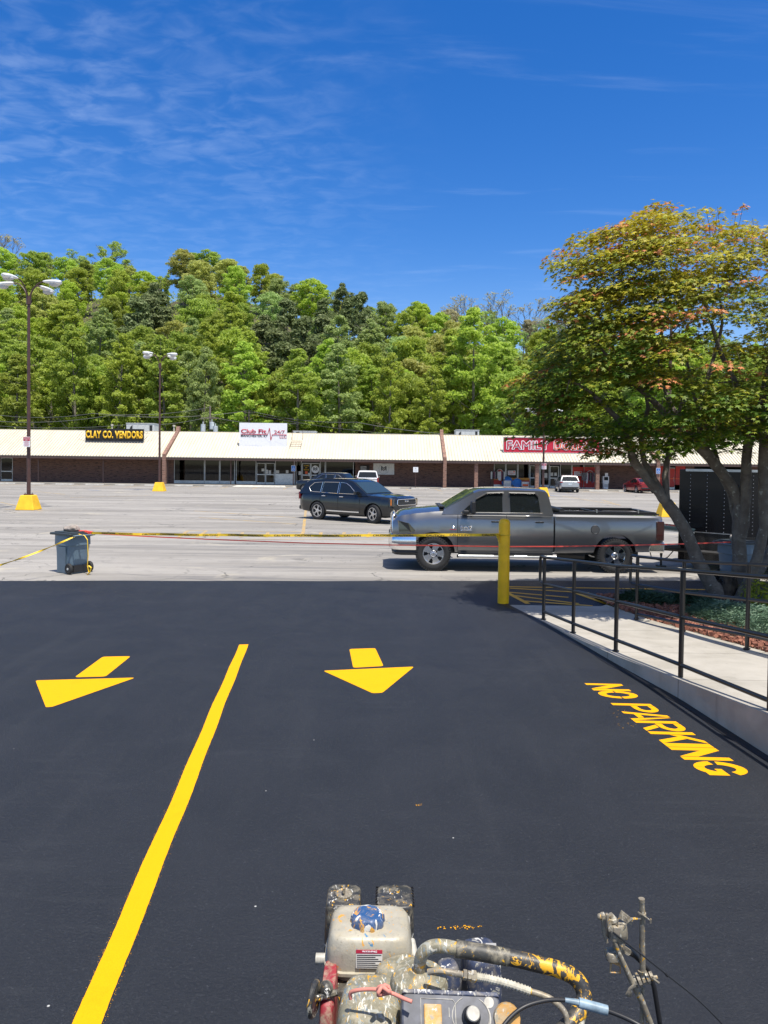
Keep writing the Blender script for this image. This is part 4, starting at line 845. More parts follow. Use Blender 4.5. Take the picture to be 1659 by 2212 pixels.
def icon_sign(u, v0, v1, w, Y, label, mat, post=False):
    a, c = P(u, v0, Y), P(u, v1, Y); h = a.z - c.z; t = empty('parking_sign', (a.x, Y, 0 if post else c.z)); tag(t, label, 'sign')
    MB().b2((a.x - w / 2, Y - .03, c.z), (a.x + w / 2, Y - .01, a.z)).build('plate', 'sign_white', t, world=True)
    if mat == 'sign_blue':
        MB().b2((a.x - w * .44, Y - .034, c.z + h * .05), (a.x + w * .44, Y - .0305, a.z - h * .05)).build('blue_field', 'sign_blue', t, world=True)
        b = MB(); cx_ = a.x; cz_ = (a.z + c.z) / 2; s = h * .5; yy = Y - .037
        b.tube([(cx_ - .02 * s, yy, cz_ + .42 * s), (cx_ - .02 * s, yy, cz_ - .05 * s), (cx_ + .3 * s, yy, cz_ - .08 * s), (cx_ + .42 * s, yy, cz_ - .5 * s)], .05 * s, 4)
        b.tube([(cx_ + .28 * s * cos(q * .5 + 2.0) - .02 * s, yy, cz_ - .3 * s + .28 * s * sin(q * .5 + 2.0)) for q in range(9)], .05 * s, 4); b.ball((cx_ - .02 * s, yy, cz_ + .6 * s), .09 * s, 8, 6)
        b.build('wheelchair_symbol', 'sign_white', t, world=True)
    else:
        b = MB()
        for k in range(3): b.box((a.x, Y - .032, c.z + h * (.2 + .14 * k)), (w * (.7 if k % 2 else .5), .003, h * .05))
        b.build('print', mat, t, world=True); MB().box((a.x, Y - .032, c.z + h * .75), (w * .3, .003, h * .22)).build('symbol', mat, t, world=True)
    if post: MB().tube([(a.x, Y, 0), (a.x, Y, a.z - .05 + (.35 if post == 2 else 0))], .03, 8).build('post', 'pole_brown', t, world=True)
icon_sign(633.8, 1005.5, 1018, .42, YE + .98, 'blue wheelchair parking sign on the slim brown post by the clinic', 'sign_blue')
icon_sign(898, 1009, 1020, .50, 73.9, 'small white notice on a thin post before the brick wall', 'hvac', post=2)
icon_sign(1421.8, 1011, 1023.5, .40, YE - .25, 'white sign with a blue symbol on the brick fin beside the red shop panels', 'sign_blue')
# ------------------------------------------------------------------ utility poles and wires
def upole(u, vtop, Y, label, trans):
    p = P(u, vtop, Y); t = empty('utility_pole', (p.x, Y, 0)); tag(t, label, 'utility pole'); MB().tube([(0, 0, 0), (0, 0, p.z)], [.16, .11], 8).build('pole', 'wood_pole', t, smooth=50)
    if trans:
        for k, (du, dz) in enumerate(((-1.05, -1.6), (.35, -1.3), (1.0, -1.8))[:3 if trans else 0]):
            c = (du * .75, -.3 + .2 * (k == 1), p.z + dz - 1.1); MB().tube([(c[0], c[1], c[2] - .5), (c[0], c[1], c[2] + .42)], .3, 12).tube([(c[0], c[1], c[2] + .42), (c[0], c[1], c[2] + .75)], .05, 6).build('transformer', 'transformer', t, smooth=50)
        MB().box((0, -.1, p.z - 1.5), (2.2, .1, .12)).build('crossarm', 'wood_pole', t)
    else: MB().box((0, -.1, p.z - .4), (1.5, .1, .1)).build('crossarm', 'wood_pole', t)
    return Vector((p.x, Y, p.z))
upole(454, 877, 92, 'utility pole carrying three grey transformers behind the roof', True)
upole(538, 885, 96, 'plain wooden utility pole behind the white banner sign', False)
def wire(name, pts, sag, r, label, mat='wire', group=None, cat='cable'):
    b = MB(); out_ = []
    for i in range(len(pts) - 1):
        for k in range(14): q = k / 14; p = pts[i].lerp(pts[i + 1], q); p.z -= sag * 4 * q * (1 - q); out_.append(p)
    out_.append(pts[-1].copy()); b.tube(out_, r, 5); o = b.build(name, mat, origin=pts[0]); return tag(o, label, cat, group)
WG = 'overhead wires behind the shops'
wire('overhead_wire', [P(-30, 908, 90), P(240, 897, 90), P(538, 887, 96), P(770, 912, 92), P(1100, 941, 88)], .5, .035, 'longest overhead wire, crossing left to right through both pole tops', group=WG)
wire('overhead_wire', [P(-30, 893, 90), P(200, 893, 90), P(454, 880, 92)], .5, .03, 'topmost overhead wire running left from the transformer pole', group=WG)
wire('overhead_wire', [P(-30, 918, 90), P(280, 917, 90), P(454, 900, 92), P(640, 915, 92)], .4, .03, 'overhead wire just below the longest one, sagging past the transformers', group=WG)
wire('overhead_wire', [P(-30, 927, 88), P(170, 929, 88)], .1, .03, 'lowest overhead wire just above the roof at the far left', group=WG)
wire('overhead_wire', [P(538, 893, 96), P(780, 931, 90), P(960, 938, 86)], .2, .025, 'thin lower wire falling right from the plain pole to the middle brick fin', group=WG)
# ------------------------------------------------------------------ bollard
p = G(1087, 1303); YB, XBo = p.y, p.x; t = empty('bollard', (XBo, YB, 0)); tag(t, 'yellow domed steel bollard at the corner of the fresh asphalt', 'bollard')
ht = P(1087, 1120, YB).z; R_ = .105
MB().lathe([(R_, 0), (R_, ht - .10), (R_ * .97, ht - .065), (R_ * .85, ht - .03), (R_ * .6, ht - .008), (R_ * .3, ht), (.001, ht + .002)], 32).build('post', 'bollard_yellow', t, smooth=60)
zt_ = P(1087, 1155, YB).z
# ------------------------------------------------------------------ wheeled bins
def wbin(loc, rz, label, hang=False):
    t = empty('wheeled_bin', loc, rz); tag(t, label, 'bin', 'blue wheeled bins that hold the tape'); Hh = .93
    b = MB(); a0, b0, a1, b1 = .24, .24, .31, .30
    lv = [(0, a0, b0), (.62, a0 + .05, b0 + .045), (.64, a0 + .075, b0 + .065), (.86, a1, b1)]; vs = []
    for z, a, c in lv:
        for k in range(24):
            q = 2 * pi * k / 24; cc, ss = cos(q), sin(q); n_ = 5.0; r = (abs(cc) ** n_ + abs(ss) ** n_) ** (-1 / n_); vs.append((a * cc * r, c * ss * r, z))
    fs = [(i * 24 + k, i * 24 + (k + 1) % 24, (i + 1) * 24 + (k + 1) % 24, (i + 1) * 24 + k) for i in range(len(lv) - 1) for k in range(24)] + [tuple(range(23, -1, -1)), tuple(3 * 24 + k for k in range(24))]
    b.add(vs, fs); b.build('body', 'bin_blue', t, smooth=35)
    b = MB(); b.prism([(-.36, -.335), (.34, -.335), (.37, -.3), (.37, .3), (.34, .335), (-.36, .335), (-.38, .28), (-.38, -.28)], (0, 0, .865), (1, 0, 0), (0, 1, 0), (0, 0, .05)); b.box((0, 0, .925), (.6, .52, .025)); b.build('lid', 'bin_lid', t, bevel=.012)
    b = MB(); b.tube([(.30, -.24, .84), (.44, -.25, .87), (.45, 0, .87), (.44, .25, .87), (.30, .24, .84)], .018, 8); b.build('handle', 'bin_blue', t, smooth=50)
    b = MB(); b.box((.22, 0, .115), (.14, .36, .16)); b.tube([(.24, -.27, .12), (.24, .27, .12)], .016, 8); b.build('axle', 'plastic_black', t)
    for s in (-1, 1):
        w = MB().lathe([(.05, -.03), (.10, -.035), (.12, -.02), (.125, 0), (.12, .02), (.10, .035), (.05, .03)], 24, Matrix.Translation((.24, s * .265, .125)) @ Matrix.Rotation(pi / 2, 4, 'X')).build('wheel', 'rubber', t, smooth=40)
        MB().lathe([(.001, -.036), (.028, -.036), (.028, .036), (.001, .036)], 12, Matrix.Translation((.24, s * .265, .125)) @ Matrix.Rotation(pi / 2, 4, 'X')).build('hub', 'hvac', w)
    b = MB()
    for s in (-1, 1): b.prism([(-.21, .02), (.1, .02), (.13, .22), (.18, .6), (-.14, .6)], (0, s * (.243), 0), (1, 0, 0), (0, .10 * s, 1), (0, s * .008, 0))
    b.build('side_panel', 'bin_blue', t, bevel=.006)
    return t
pb = G(157, 1236); B1 = Vector((pb.x, pb.y, 0)); wbin(B1, radians(-32), 'blue-grey wheeled bin on the old asphalt at left, stones on its lid')
pb2 = G(1588, 1256); B2 = Vector((pb2.x, pb2.y, 0)); wbin(B2, radians(205), 'blue-grey wheeled bin beside the black trailer behind the tree trunks')
def rock(loc, r, mat, label, seed, group=None):
    q = random.Random(seed); bm = bmesh.new(); bmesh.ops.create_icosphere(bm, subdivisions=3, radius=1)
    dirs = [Vector((q.gauss(0, 1), q.gauss(0, 1), q.gauss(0, 1))).normalized() for _ in range(9)]
    for v in bm.verts:
        d = v.co.normalized(); k = 1.0
        for e in dirs: k = min(k, .82 / max(.3, d.dot(e) * 1.02)) if d.dot(e) > .8 else k
        v.co = Vector((d.x * r[0], d.y * r[1], d.z * r[2])) * k
    me = bpy.data.meshes.new('stone'); bm.to_mesh(me); bm.free(); me.materials.append(M[mat]); me.shade_smooth(); me.set_sharp_from_angle(angle=radians(25)); o = bpy.data.objects.new('stone', me); COL.objects.link(o); o.location = loc; o.rotation_euler.z = q.random() * 6; tag(o, label, 'stone', group)
rock((P(147, 1140, B1.y).x, B1.y + .02, .985), (.15, .11, .075), 'rock', 'darker brown stone on the left of the bin lid', 1); rock((P(161, 1140, B1.y).x, B1.y - .06, .995), (.17, .13, .085), 'rock', 'larger grey-brown stone on the middle of the bin lid', 2)
rock((P(1591, 1160, B2.y).x, B2.y, .99), (.16, .14, .10), 'rock_pale', 'pale round stone on the lid of the bin by the trailer', 3)
# ------------------------------------------------------------------ caution tape and red line
def ribbon(name, pts, h, mat, label, cat, twist=0.0, origin=None, thick=.0015):
    b = MB(); n = len(pts); vs = []
    for i, p in enumerate(pts):
        t_ = (pts[min(i + 1, n - 1)] - pts[max(0, i - 1)]).normalized(); s = t_.cross(Vector((0, 0, 1))).normalized(); a = twist * sin(i * .55); up = (Vector((0, 0, 1)) * cos(a) + s * sin(a)) * h / 2; nr = s * thick
        vs += [p - up - nr, p + up - nr, p + up + nr, p - up + nr]
    fs = []
    for i in range(n - 1):
        for k in range(4): fs.append((i * 4 + k, i * 4 + (k + 1) % 4, (i + 1) * 4 + (k + 1) % 4, (i + 1) * 4 + k))
    b.add(vs, fs); o = b.build(name, mat, origin=pts[0]); return tag(o, label, cat)
A = P(196, 1151.5, B1.y - .1); Bp = Vector((XBo - .115, YB, zt_))
N_ = 60; pts = []
for i in range(N_ + 1):
    q = i / N_; p = A.lerp(Bp, q); p.z -= .035 * 4 * q * (1 - q) - .004 * sin(q * 37); pts.append(p)
tp = ribbon('caution_tape', pts, .052, 'tape_yellow', 'long yellow caution tape stretched from the bin to the bollard', 'caution tape', .25)
X_ = (Bp - A).normalized()
for k in range(17):
    q = .035 + k * .0585; i = int(q * N_); p = pts[i] ; o = text_mesh('CAUTION', 'tape_black', 'lettering', Vector((p.x, p.y - .012, p.z - .018)), X_, (0, 0, 1), .36, .036, .0, bold=.03)
    o.data.transform(Matrix.Translation(-pts[0])); o.parent = tp
b = MB(); b.tube([(0, 0, 0)] * 0 + [(XBo + (R_ + .004) * cos(a * pi / 10), YB + (R_ + .004) * sin(a * pi / 10), zt_ + .004 * sin(a)) for a in range(21)], .012, 5); o = b.build('wrap', 'tape_yellow'); o.data.transform(Matrix.Translation(-pts[0])); o.parent = tp
b = MB(); r_ = random.Random(4)
for k in range(7): b.tube([(XBo - .11, YB - .03, zt_), (XBo - .13 + r_.uniform(-.04, .02), YB - .05 + r_.uniform(-.02, .02), zt_ + r_.uniform(-.06, .04)), (XBo - .12 + r_.uniform(-.03, .02), YB - .05, zt_ - r_.uniform(.02, .16))], .008, 4, flat=2)
o = b.build('knot', 'tape_yellow'); o.data.transform(Matrix.Translation(-pts[0])); o.parent = tp
A2 = P(171, 1154, B1.y - .28); E2 = P(-60, 1238, B1.y - 2.2); pts = []
for i in range(31): q = i / 30; p = A2.lerp(E2, q); p.z -= .06 * 4 * q * (1 - q); pts.append(p)
tp2 = ribbon('caution_tape', pts, .038, 'tape_yellow', 'twisted yellow caution tape falling from the bin to the left edge', 'caution tape', .9)
b = MB(); b.tube([A2 + Vector((-.0, -.01, 0)), P(183, 1157, B1.y - .3), P(189, 1166, B1.y - .34), P(190.5, 1200, B1.y - .34), P(189, 1222, B1.y - .34), P(192, 1236, B1.y - .36)], .008, 4, flat=2.0); b.tube([P(192, 1222, B1.y - .35), P(197, 1226, B1.y - .38), P(193, 1238, B1.y - .36), P(188, 1241, B1.y - .36)], .012, 4, flat=2)
o = b.build('tail', 'tape_yellow'); o.data.transform(Matrix.Translation(-pts[0])); o.parent = tp2
R0, R1_, R2_ = P(199, 1152, B1.y), P(1090, 1180.5, B1.y - .1), P(1578, 1171, B2.y - .3)
pts = [P(u, v, B1.y - .1) for u, v in ((199, 1152), (330, 1159.5), (450, 1165), (658, 1173), (846, 1177.3), (1090, 1180.8), (1206, 1180.4), (1330, 1178.6), (1414, 1176.6), (1500, 1174))] + [R2_]
rl = ribbon('red_tape', pts, .026, 'tape_red', 'thin red barrier line strung between the two bins, past the pickup', 'barrier line', .3)
b = MB(); r_ = random.Random(9)
for k in range(9): b.tube([P(172 + r_.uniform(-3, 4), 1147, B1.y), P(183 + r_.uniform(-3, 4), 1146 + r_.uniform(0, 4), B1.y - .05), P(197 + r_.uniform(-4, 4), 1150 + r_.uniform(-1, 4), B1.y - .1)], .012, 4, flat=2)
o = b.build('knot', 'tape_red'); o.data.transform(Matrix.Translation(-pts[0])); o.parent = rl
# ------------------------------------------------------------------ handrails
def handrail(posts, ends, label, loop_u):
    """posts: (u, v base, z base, v top, v mid, v low); ends: points that continue the three rails"""
    base = [G(u, v, z) for u, v, z, *_ in posts]; t = empty('handrail', base[0]); tag(t, label, 'handrail', 'black pipe handrails of the ramp')
    Ys_ = [p.y for p in base]; R = .0235; rails = []
    for k in range(3): rails.append([P(posts[i][0], posts[i][3 + k], Ys_[i]) for i in range(len(posts))] + [e[k] for e in ends])
    for i, (u, v, z, a, m, l) in enumerate(posts):
        tp_ = rails[0][i]; MB().tube([base[i] - Vector((0, 0, .06)), Vector((base[i].x, base[i].y, tp_.z))], .028, 12).tube([base[i] + Vector((0, 0, -.01)), base[i] + Vector((0, 0, .012))], .045, 12).build('post', 'rail_black', t, smooth=40, world=True)
        for k in range(3): rails[k][i].x = base[i].x
    for e in ends:
        z = e[3]; MB().tube([Vector((e[0].x, e[0].y, z)), e[0]], .028, 12).build('post', 'rail_black', t, smooth=40, world=True)
    a, c = rails[0][0], rails[1][0]; dv = (rails[0][0] - rails[0][1]); dv.z = 0; dv.normalize(); d = .17
    lp = [a + dv * (d - .05), a + dv * (d - .012) - Vector((0, 0, .015)), a + dv * d - Vector((0, 0, .06)), c + dv * d + Vector((0, 0, .06)), c + dv * (d - .012) + Vector((0, 0, .015)), c + dv * (d - .05)]
    MB().tube([*rails[0][::-1], *lp, *rails[1]], R, 12).build('rail', 'rail_black', t, smooth=40, world=True)
    MB().tube(rails[2], R, 12).build('lower_rail', 'rail_black', t, smooth=40, world=True)
    return t
def ext(y1, tops, y0=None):
    return [P(1659, v, y1) for v in tops]
def endset(last3, prev3, ys, n=2):
    out_ = []
    for j in range(1, n + 1):
        e = [l + (l - q) * (j * 1.0) for l, q in zip(last3, prev3)]; zb = rampz(e[0].y) + .006; out_.append((e[0], e[1], e[2], zb))
    return out_
np_ = [(1174, 1337.8, .03, 1204, 1261.5, 1321), (1238, 1366.7, .06, 1211.4, 1276.4, 1347), (1330, 1406.5, .12, 1222.5, 1298.7, 1382.3), (1470, 1467, .2, 1231.8, 1332.9, 1436.2)]
y4 = G(1470, 1467, .2).y; p4 = [P(1470, v, y4) for v in (1231.8, 1332.9, 1436.2)]; y5 = 6.68; p5 = [P(1659, v, y5) for v in (1246.7, 1374.9, 1512.4)]
e5 = [p5[k] + (p5[k] - p4[k]) * .05 for k in range(3)]; e6 = [p5[k] + (p5[k] - p4[k]) * 1.2 for k in range(3)]
handrail(np_, [tuple(e5) + (rampz(e5[0].y),), tuple(e6) + (rampz(e6[0].y),)], 'black pipe handrail on the near kerb edge of the ramp', 1160)
fp_ = [(1374.8, 1335.9, .05, 1202, 1263.4, 1326.5), (1475, 1362, .075, 1212.5, 1280, 1347), (1613.4, 1401.7, .12, 1218.8, 1295, 1373)]
ya, yb = G(1475, 1362, .075).y, G(1613.4, 1401.7, .12).y; pa = [P(1475, v, ya) for v in (1212.5, 1280, 1347)]; pb_ = [P(1613.4, v, yb) for v in (1218.8, 1295, 1373)]
f1 = [pb_[k] + (pb_[k] - pa[k]) * 1.2 for k in range(3)]; f2 = [pb_[k] + (pb_[k] - pa[k]) * 2.4 for k in range(3)]
handrail(fp_, [tuple(f1) + (rampz(f1[0].y),), tuple(f2) + (rampz(f2[0].y),)], 'black pipe handrail on the far side of the ramp by the planting bed', 1355)
# ------------------------------------------------------------------ vehicles (local x forward, y left, z up)
def section(zb, zs, zt, w):
    h = [(0, zb), (.82 * w, zb), (.95 * w, zb + .04), (w * .99, zb + .17), (w, (zb + zs) / 2 + .02), (w * .988, zs - .16), (w * .955, zs - .04), (w * .90, zs + .35 * (zt - zs)), (w * .62, zs + .82 * (zt - zs)), (0, zt)]
    return h + [(-y, z) for y, z in h[-2:0:-1]]
def car_body(name, L_, st, paint, parent, wheels, r, extra=(), smooth=34, gap=.06):
    """st rows: (distance from the nose, z bottom, z shoulder, z top, half width)"""
    d = [s[0] for s in st]; xs = sorted(set([round(x, 3) for x in np.linspace(d[0], d[-1], 46)] + d)); cols = [np.interp(xs, d, [s[k] for s in st]) for k in range(1, 5)]
    for c in range(4):
        a = cols[c].copy()
        for _ in range(2):
            bq = a.copy(); bq[1:-1] = (a[:-2] + 2 * a[1:-1] + a[2:]) / 4; a = bq
        cols[c] = a
    b = MB(); vs = []; n = 18
    for i, x in enumerate(xs):
        sc_ = section(cols[0][i], cols[1][i], cols[2][i], cols[3][i]); vs += [(L_ / 2 - x, y, z) for y, z in sc_]
    fs = [(i * n + k, (i + 1) * n + k, (i + 1) * n + (k + 1) % n, i * n + (k + 1) % n) for i in range(len(xs) - 1) for k in range(n)]
    fs += [tuple(range(n)), tuple(reversed([(len(xs) - 1) * n + k for k in range(n)]))]
    b.add(vs, fs); o = b.build(name, [paint, 'plastic_black'], parent, smooth=smooth)
    bm = bmesh.new(); bm.from_mesh(o.data); bmesh.ops.recalc_face_normals(bm, faces=bm.faces[:]); bm.to_mesh(o.data); bm.free()
    cut = []
    W_ = max(s[4] for s in st)
    for xd in wheels:
        for s in (-1, 1):
            c = MB().lathe([(r + gap, -.2), (r + gap, .25)], 36, Matrix.Translation((L_ / 2 - xd, s * (W_ - .10), r - .01)) @ Matrix.Rotation(pi / 2, 4, 'X')).build('cutter', 'plastic_black', parent); cut.append(c)
    for a, c in extra: cut.append(MB().b2(a, c).build('cutter', 'plastic_black', parent))
    for c in cut:
        bm = bmesh.new(); bm.from_mesh(c.data); bmesh.ops.recalc_face_normals(bm, faces=bm.faces[:]); bm.to_mesh(c.data); bm.free()
    boolean(o, cut); return o
def cabin(L_, prof, wb, zb, k, paint, parent):
    """prof: (distance from nose, z) from windscreen foot over the roof to the rear foot"""
    wg = lambda z: wb - k * max(0, z - zb); fr = [-1, -.93, -.8, -.4, 0, .4, .8, .93, 1]; dr = [.05, .022, .008, .001, 0, .001, .008, .022, .05]
    b = MB(); vs = []; zm = max(z for _, z in prof)
    for d, z in prof:
        for f, q in zip(fr, dr): s = min(1, (z - zb) / .25) if z > zb else 0; vs.append((L_ / 2 - d, f * wg(z), z - q * max(0, s)))
    n = len(fr); m = len(prof)
    fs = [(i * n + j, (i + 1) * n + j, (i + 1) * n + j + 1, i * n + j + 1) for i in range(m - 1) for j in range(n - 1)]
    b.add(vs, fs); b.add([], []); b.f.append(tuple(i * n for i in range(m))); b.mi.append(0); b.f.append(tuple(i * n + n - 1 for i in reversed(range(m)))); b.mi.append(0)
    b.f.append(tuple([j for j in range(n)][::-1] ) + tuple((m - 1) * n + j for j in range(n))); b.mi.append(0)
    o = b.build('cabin', paint, parent, smooth=38)
    bm = bmesh.new(); bm.from_mesh(o.data); bmesh.ops.recalc_face_normals(bm, faces=bm.faces[:]); bm.to_mesh(o.data); bm.free(); o.data.shade_smooth(); o.data.set_sharp_from_angle(angle=radians(38))
    return wg
def side_window(L_, poly, wg, parent, mat='car_glass', trim=None, zcap=None):
    for s in (1, -1):
        b = MB(); n = len(poly); o_ = [(L_ / 2 - d, s * (wg(z) + .009), z) for d, z in poly]; i_ = [(L_ / 2 - d, s * (wg(z) - .004), z) for d, z in poly]
        b.add(o_ + i_, [tuple(range(n)), tuple(range(2 * n - 1, n - 1, -1))] + [(k, n + k, n + (k + 1) % n, (k + 1) % n) for k in range(n)])
        w = b.build('side_window', mat, parent)
        if trim: MB().tube([Vector(o_[k % n]) for k in range(n + 1)], trim, 4).build('trim', 'chrome', w)
def slab_between(L_, p0, p1, wg, inset, parent, name, mat, t0=.06, t1=.94):
    (d0, z0), (d1, z1) = p0, p1; a = Vector((L_ / 2 - (d0 + (d1 - d0) * t0), 0, z0 + (z1 - z0) * t0)); c = Vector((L_ / 2 - (d0 + (d1 - d0) * t1), 0, z0 + (z1 - z0) * t1))
    u = (c - a).normalized(); nn = Vector((u.z, 0, -u.x)); 
    if nn.z < 0: nn = -nn
    b = MB(); vs = []
    fr = [-1, -.9, -.5, 0, .5, .9, 1]
    for q in (0, .5, 1):
        p = a.lerp(c, q); w = wg(p.z) - inset
        for f in fr: vs.append(p + nn * (.012 + .012 * (1 - f * f)) + Vector((0, f * w, 0)))
    n = len(fr); b.add(vs, [(i * n + j, (i + 1) * n + j, (i + 1) * n + j + 1, i * n + j + 1) for i in range(2) for j in range(n - 1)])
    lo = [v - nn * .03 for v in (vs[0], vs[n - 1], vs[3 * n - 1], vs[2 * n])]; b.add([vs[0], vs[n - 1], vs[3 * n - 1], vs[2 * n]] + lo, [(0, 1, 5, 4), (1, 2, 6, 5), (2, 3, 7, 6), (3, 0, 4, 7)])
    return b.build(name, mat, parent, smooth=40)
def wheels_for(parent, L_, W_, xs, r, rim, width=.25, spokes=5, style=0, steer=0.0):
    Rx_ = Matrix.Rotation(-pi / 2, 4, 'X'); first = None
    for i, xd in enumerate(xs):
        for s in (-1, 1):
            loc = (L_ / 2 - xd, s * (W_ - width / 2 + .0), r)
            if first is None:
                w = empty('wheel', loc); w.parent = parent
                h = width / 2; tr = MB().lathe([(rim, -h * .86), (rim + .02, -h * .95), (r - .07, -h), (r - .025, -h * .9), (r, -h * .7), (r, h * .7), (r - .025, h * .9), (r - .07, h), (rim + .02, h * .95), (rim, h * .86)], 44, Rx_, closed=True)
                if style == 1:
                    for k in range(44):
                        a = 2 * pi * k / 44
                        for q in (-1, 1): tr.box((cos(a) * (r - .012), q * h * .84, sin(a) * (r - .012)), (.045, h * .3, .03), M4=Matrix.Rotation(-a, 3, 'Y'))
                tr.build('tyre', 'rubber', w, smooth=40)
                b = MB(); y = .8 * h       # rim faces outward at +y
                b.lathe([(rim, -h * .8), (rim, h * .9), (rim - .022, h * .9), (rim - .03, h * .6), (rim - .03, -h * .8)], 40, Rx_, closed=True)
                b.lathe([(.001, .03), (.07, .03), (.085, .015), (.09, -.03), (.001, -.03)], 20, Matrix.Translation((0, y * .75, 0)) @ Rx_)
                for k in range(spokes):
                    a = 2 * pi * k / spokes + .3
                    if style == 1:
                        pr = [(-.075, .05), (-.062, rim * .55), (-.105, rim - .015), (.105, rim - .015), (.062, rim * .55), (.075, .05)]
                    elif style == 2: pr = [(-.035, .06), (-.02, rim * .5), (-.055, rim - .02), (-.025, rim - .015), (0, rim * .6), (.025, rim - .015), (.055, rim - .02), (.02, rim * .5), (.035, .06)]
                    else: pr = [(-.035, .05), (-.028, rim - .02), (.028, rim - .02), (.035, .05)]
                    X_, Z_ = Vector((cos(a), 0, sin(a))), Vector((-sin(a), 0, cos(a))); b.prism(pr, (0, y * .62, 0), X_, Z_, (0, .035, 0))
                if style == 1:
                    for k in range(8): a = k * pi / 4; b.ball((.062 * cos(a), y * .75 + .035, .062 * sin(a)), .012, 6, 4)
                    b.lathe([(.001, .08), (.03, .08), (.04, .04), (.045, .0)], 16, Matrix.Translation((0, y * .75, 0)) @ Rx_)
                b.build('rim', 'rim' if style != 1 else 'chrome', w, smooth=35)
                MB().lathe([(.001, -.01), (rim - .02, -.01), (rim - .02, .01), (.001, .01)], 24, Matrix.Translation((0, -.02, 0)) @ Rx_).build('brake', 'dark_metal', w)
                first = w; o = w
            else:
                o = first.copy(); COL.objects.link(o); o.parent = parent
                for ch in list(kids(first)): c = ch.copy(); COL.objects.link(c); c.parent = o
            o.location = loc; o.rotation_euler.z = (pi if s < 0 else 0) + (steer if i == 0 else 0)
def mirrors(parent, x, y, z, mat, sz=(.12, .2, .14)):
    for s in (-1, 1):
        b = MB(); b.box((x, s * (y + .13), z), sz); b.box((x + .02, s * (y + .03), z - .03), (.06, .16, .05)); m = b.build('mirror', mat, parent, bevel=.03); 
        MB().box((x - sz[0] / 2 - .003, s * (y + .14), z), (.004, sz[1] * .8, sz[2] * .75)).build('mirror_glass', 'car_glass', m)
def lights(parent, boxes, name, mat, bevel=.02):
    for c, d in boxes:
        for s in (-1, 1): MB().box((c[0], s * c[1], c[2]), d).build(name, mat, parent, bevel=bevel)
def seams(parent, L_, wfun, ds, z0, z1, handles, hmat='chrome'):
    b = MB()
    for d in ds:
        for s in (-1, 1): b.box((L_ / 2 - d, s * (wfun + .0015), (z0 + z1) / 2), (.010, .006, z1 - z0))
    b.build('door_seam', 'plastic_black', parent)
    for d, z in handles:
        for s in (-1, 1): MB().box((L_ / 2 - d, s * (wfun + .022), z), (.20, .022, .035)).box((L_ / 2 - d, s * (wfun + .005), z), (.16, .03, .02)).build('door_handle', hmat, parent, bevel=.008)
# ---- grey pickup truck
TY = 17.62; xf = P(843, 1200, TY).x; xr = P(1437, 1200, TY).x; TL = 6.56; sc = (xr - xf) / TL
tk = empty('pickup_truck', ((xf + xr) / 2, TY + 1.0, 0), pi); tk.scale = (sc, sc, sc); tag(tk, 'dark grey four-door pickup truck parked side-on with chrome bumpers', 'pickup truck')
TW = 1.0
st = [(.05, .62, 1.10, 1.22, .82), (.12, .52, 1.20, 1.34, .90), (.25, .50, 1.26, 1.41, .95), (.5, .50, 1.30, 1.455, .985), (.95, .46, 1.36, 1.50, 1.0), (1.30, .43, 1.38, 1.53, 1.0), (1.5, .42, 1.385, 1.50, 1.0), (1.8, .42, 1.385, 1.45, 1.0), (3.9, .42, 1.385, 1.40, 1.0), (3.95, .42, 1.375, 1.395, 1.0), (6.3, .50, 1.372, 1.39, 1.0), (6.46, .52, 1.365, 1.38, .985), (6.5, .54, 1.35, 1.37, .96)]
tb = car_body('body', TL, st, 'truck_grey', tk, (1.03, 5.37), .43, gap=.085, extra=[((TL / 2 - 3.99, -.76, .80), (TL / 2 - 6.42, .76, 1.6)), ((TL / 2 - 3.885, -1.2, .36), (TL / 2 - 3.925, -.96, 1.6)), ((TL / 2 - 3.885, .96, .36), (TL / 2 - 3.925, 1.2, 1.6))])
prof = [(1.22, 1.36), (1.27, 1.49), (2.02, 1.925), (2.12, 1.962), (2.3, 1.985), (3.0, 2.0), (3.6, 1.985), (3.72, 1.965), (3.78, 1.90), (3.875, 1.45), (3.88, 1.36)]
wg = cabin(TL, prof, .955, 1.39, .24, 'truck_grey', tk)
side_window(TL, [(1.70, 1.425), (1.86, 1.57), (2.16, 1.78), (2.33, 1.855), (2.67, 1.875), (2.67, 1.425)], wg, tk, 'car_glass'); side_window(TL, [(2.86, 1.425), (2.85, 1.875), (3.45, 1.865), (3.53, 1.80), (3.58, 1.425)], wg, tk, 'car_glass')
slab_between(TL, (1.27, 1.49), (2.02, 1.925), wg, .05, tk, 'windscreen', 'tint_glass', .03, .95); slab_between(TL, (3.875, 1.45), (3.78, 1.90), wg, .12, tk, 'rear_window', 'car_glass', .05, .9)
b = MB()
for s in (-1, 1): b.box((TL / 2 - 2.65, s * .99, 1.417), (1.95, .012, .014))
b.build('belt_trim', 'chrome', tk)
b = MB()
for s in (-1, 1):
    b.tube([(TL / 2 - 2.04, s * (wg(1.73) + .02), 1.73), (TL / 2 - 2.30, s * (wg(1.87) + .03), 1.87), (TL / 2 - 2.7, s * (wg(1.89) + .03), 1.89)], .022, 5); b.tube([(TL / 2 - 2.83, s * (wg(1.89) + .03), 1.885), (TL / 2 - 3.45, s * (wg(1.89) + .03), 1.88), (TL / 2 - 3.53, s * (wg(1.82) + .03), 1.80)], .022, 5)
b.build('rain_visor', 'plastic_black', tk)
seams(tk, TL, 1.0, (1.60, 2.76), .46, 1.37, ((2.5, 1.20), (3.55, 1.20)), 'plastic_black')
wheels_for(tk, TL, 1.0, (1.03, 5.37), .415, .255, .28, 5, 1)
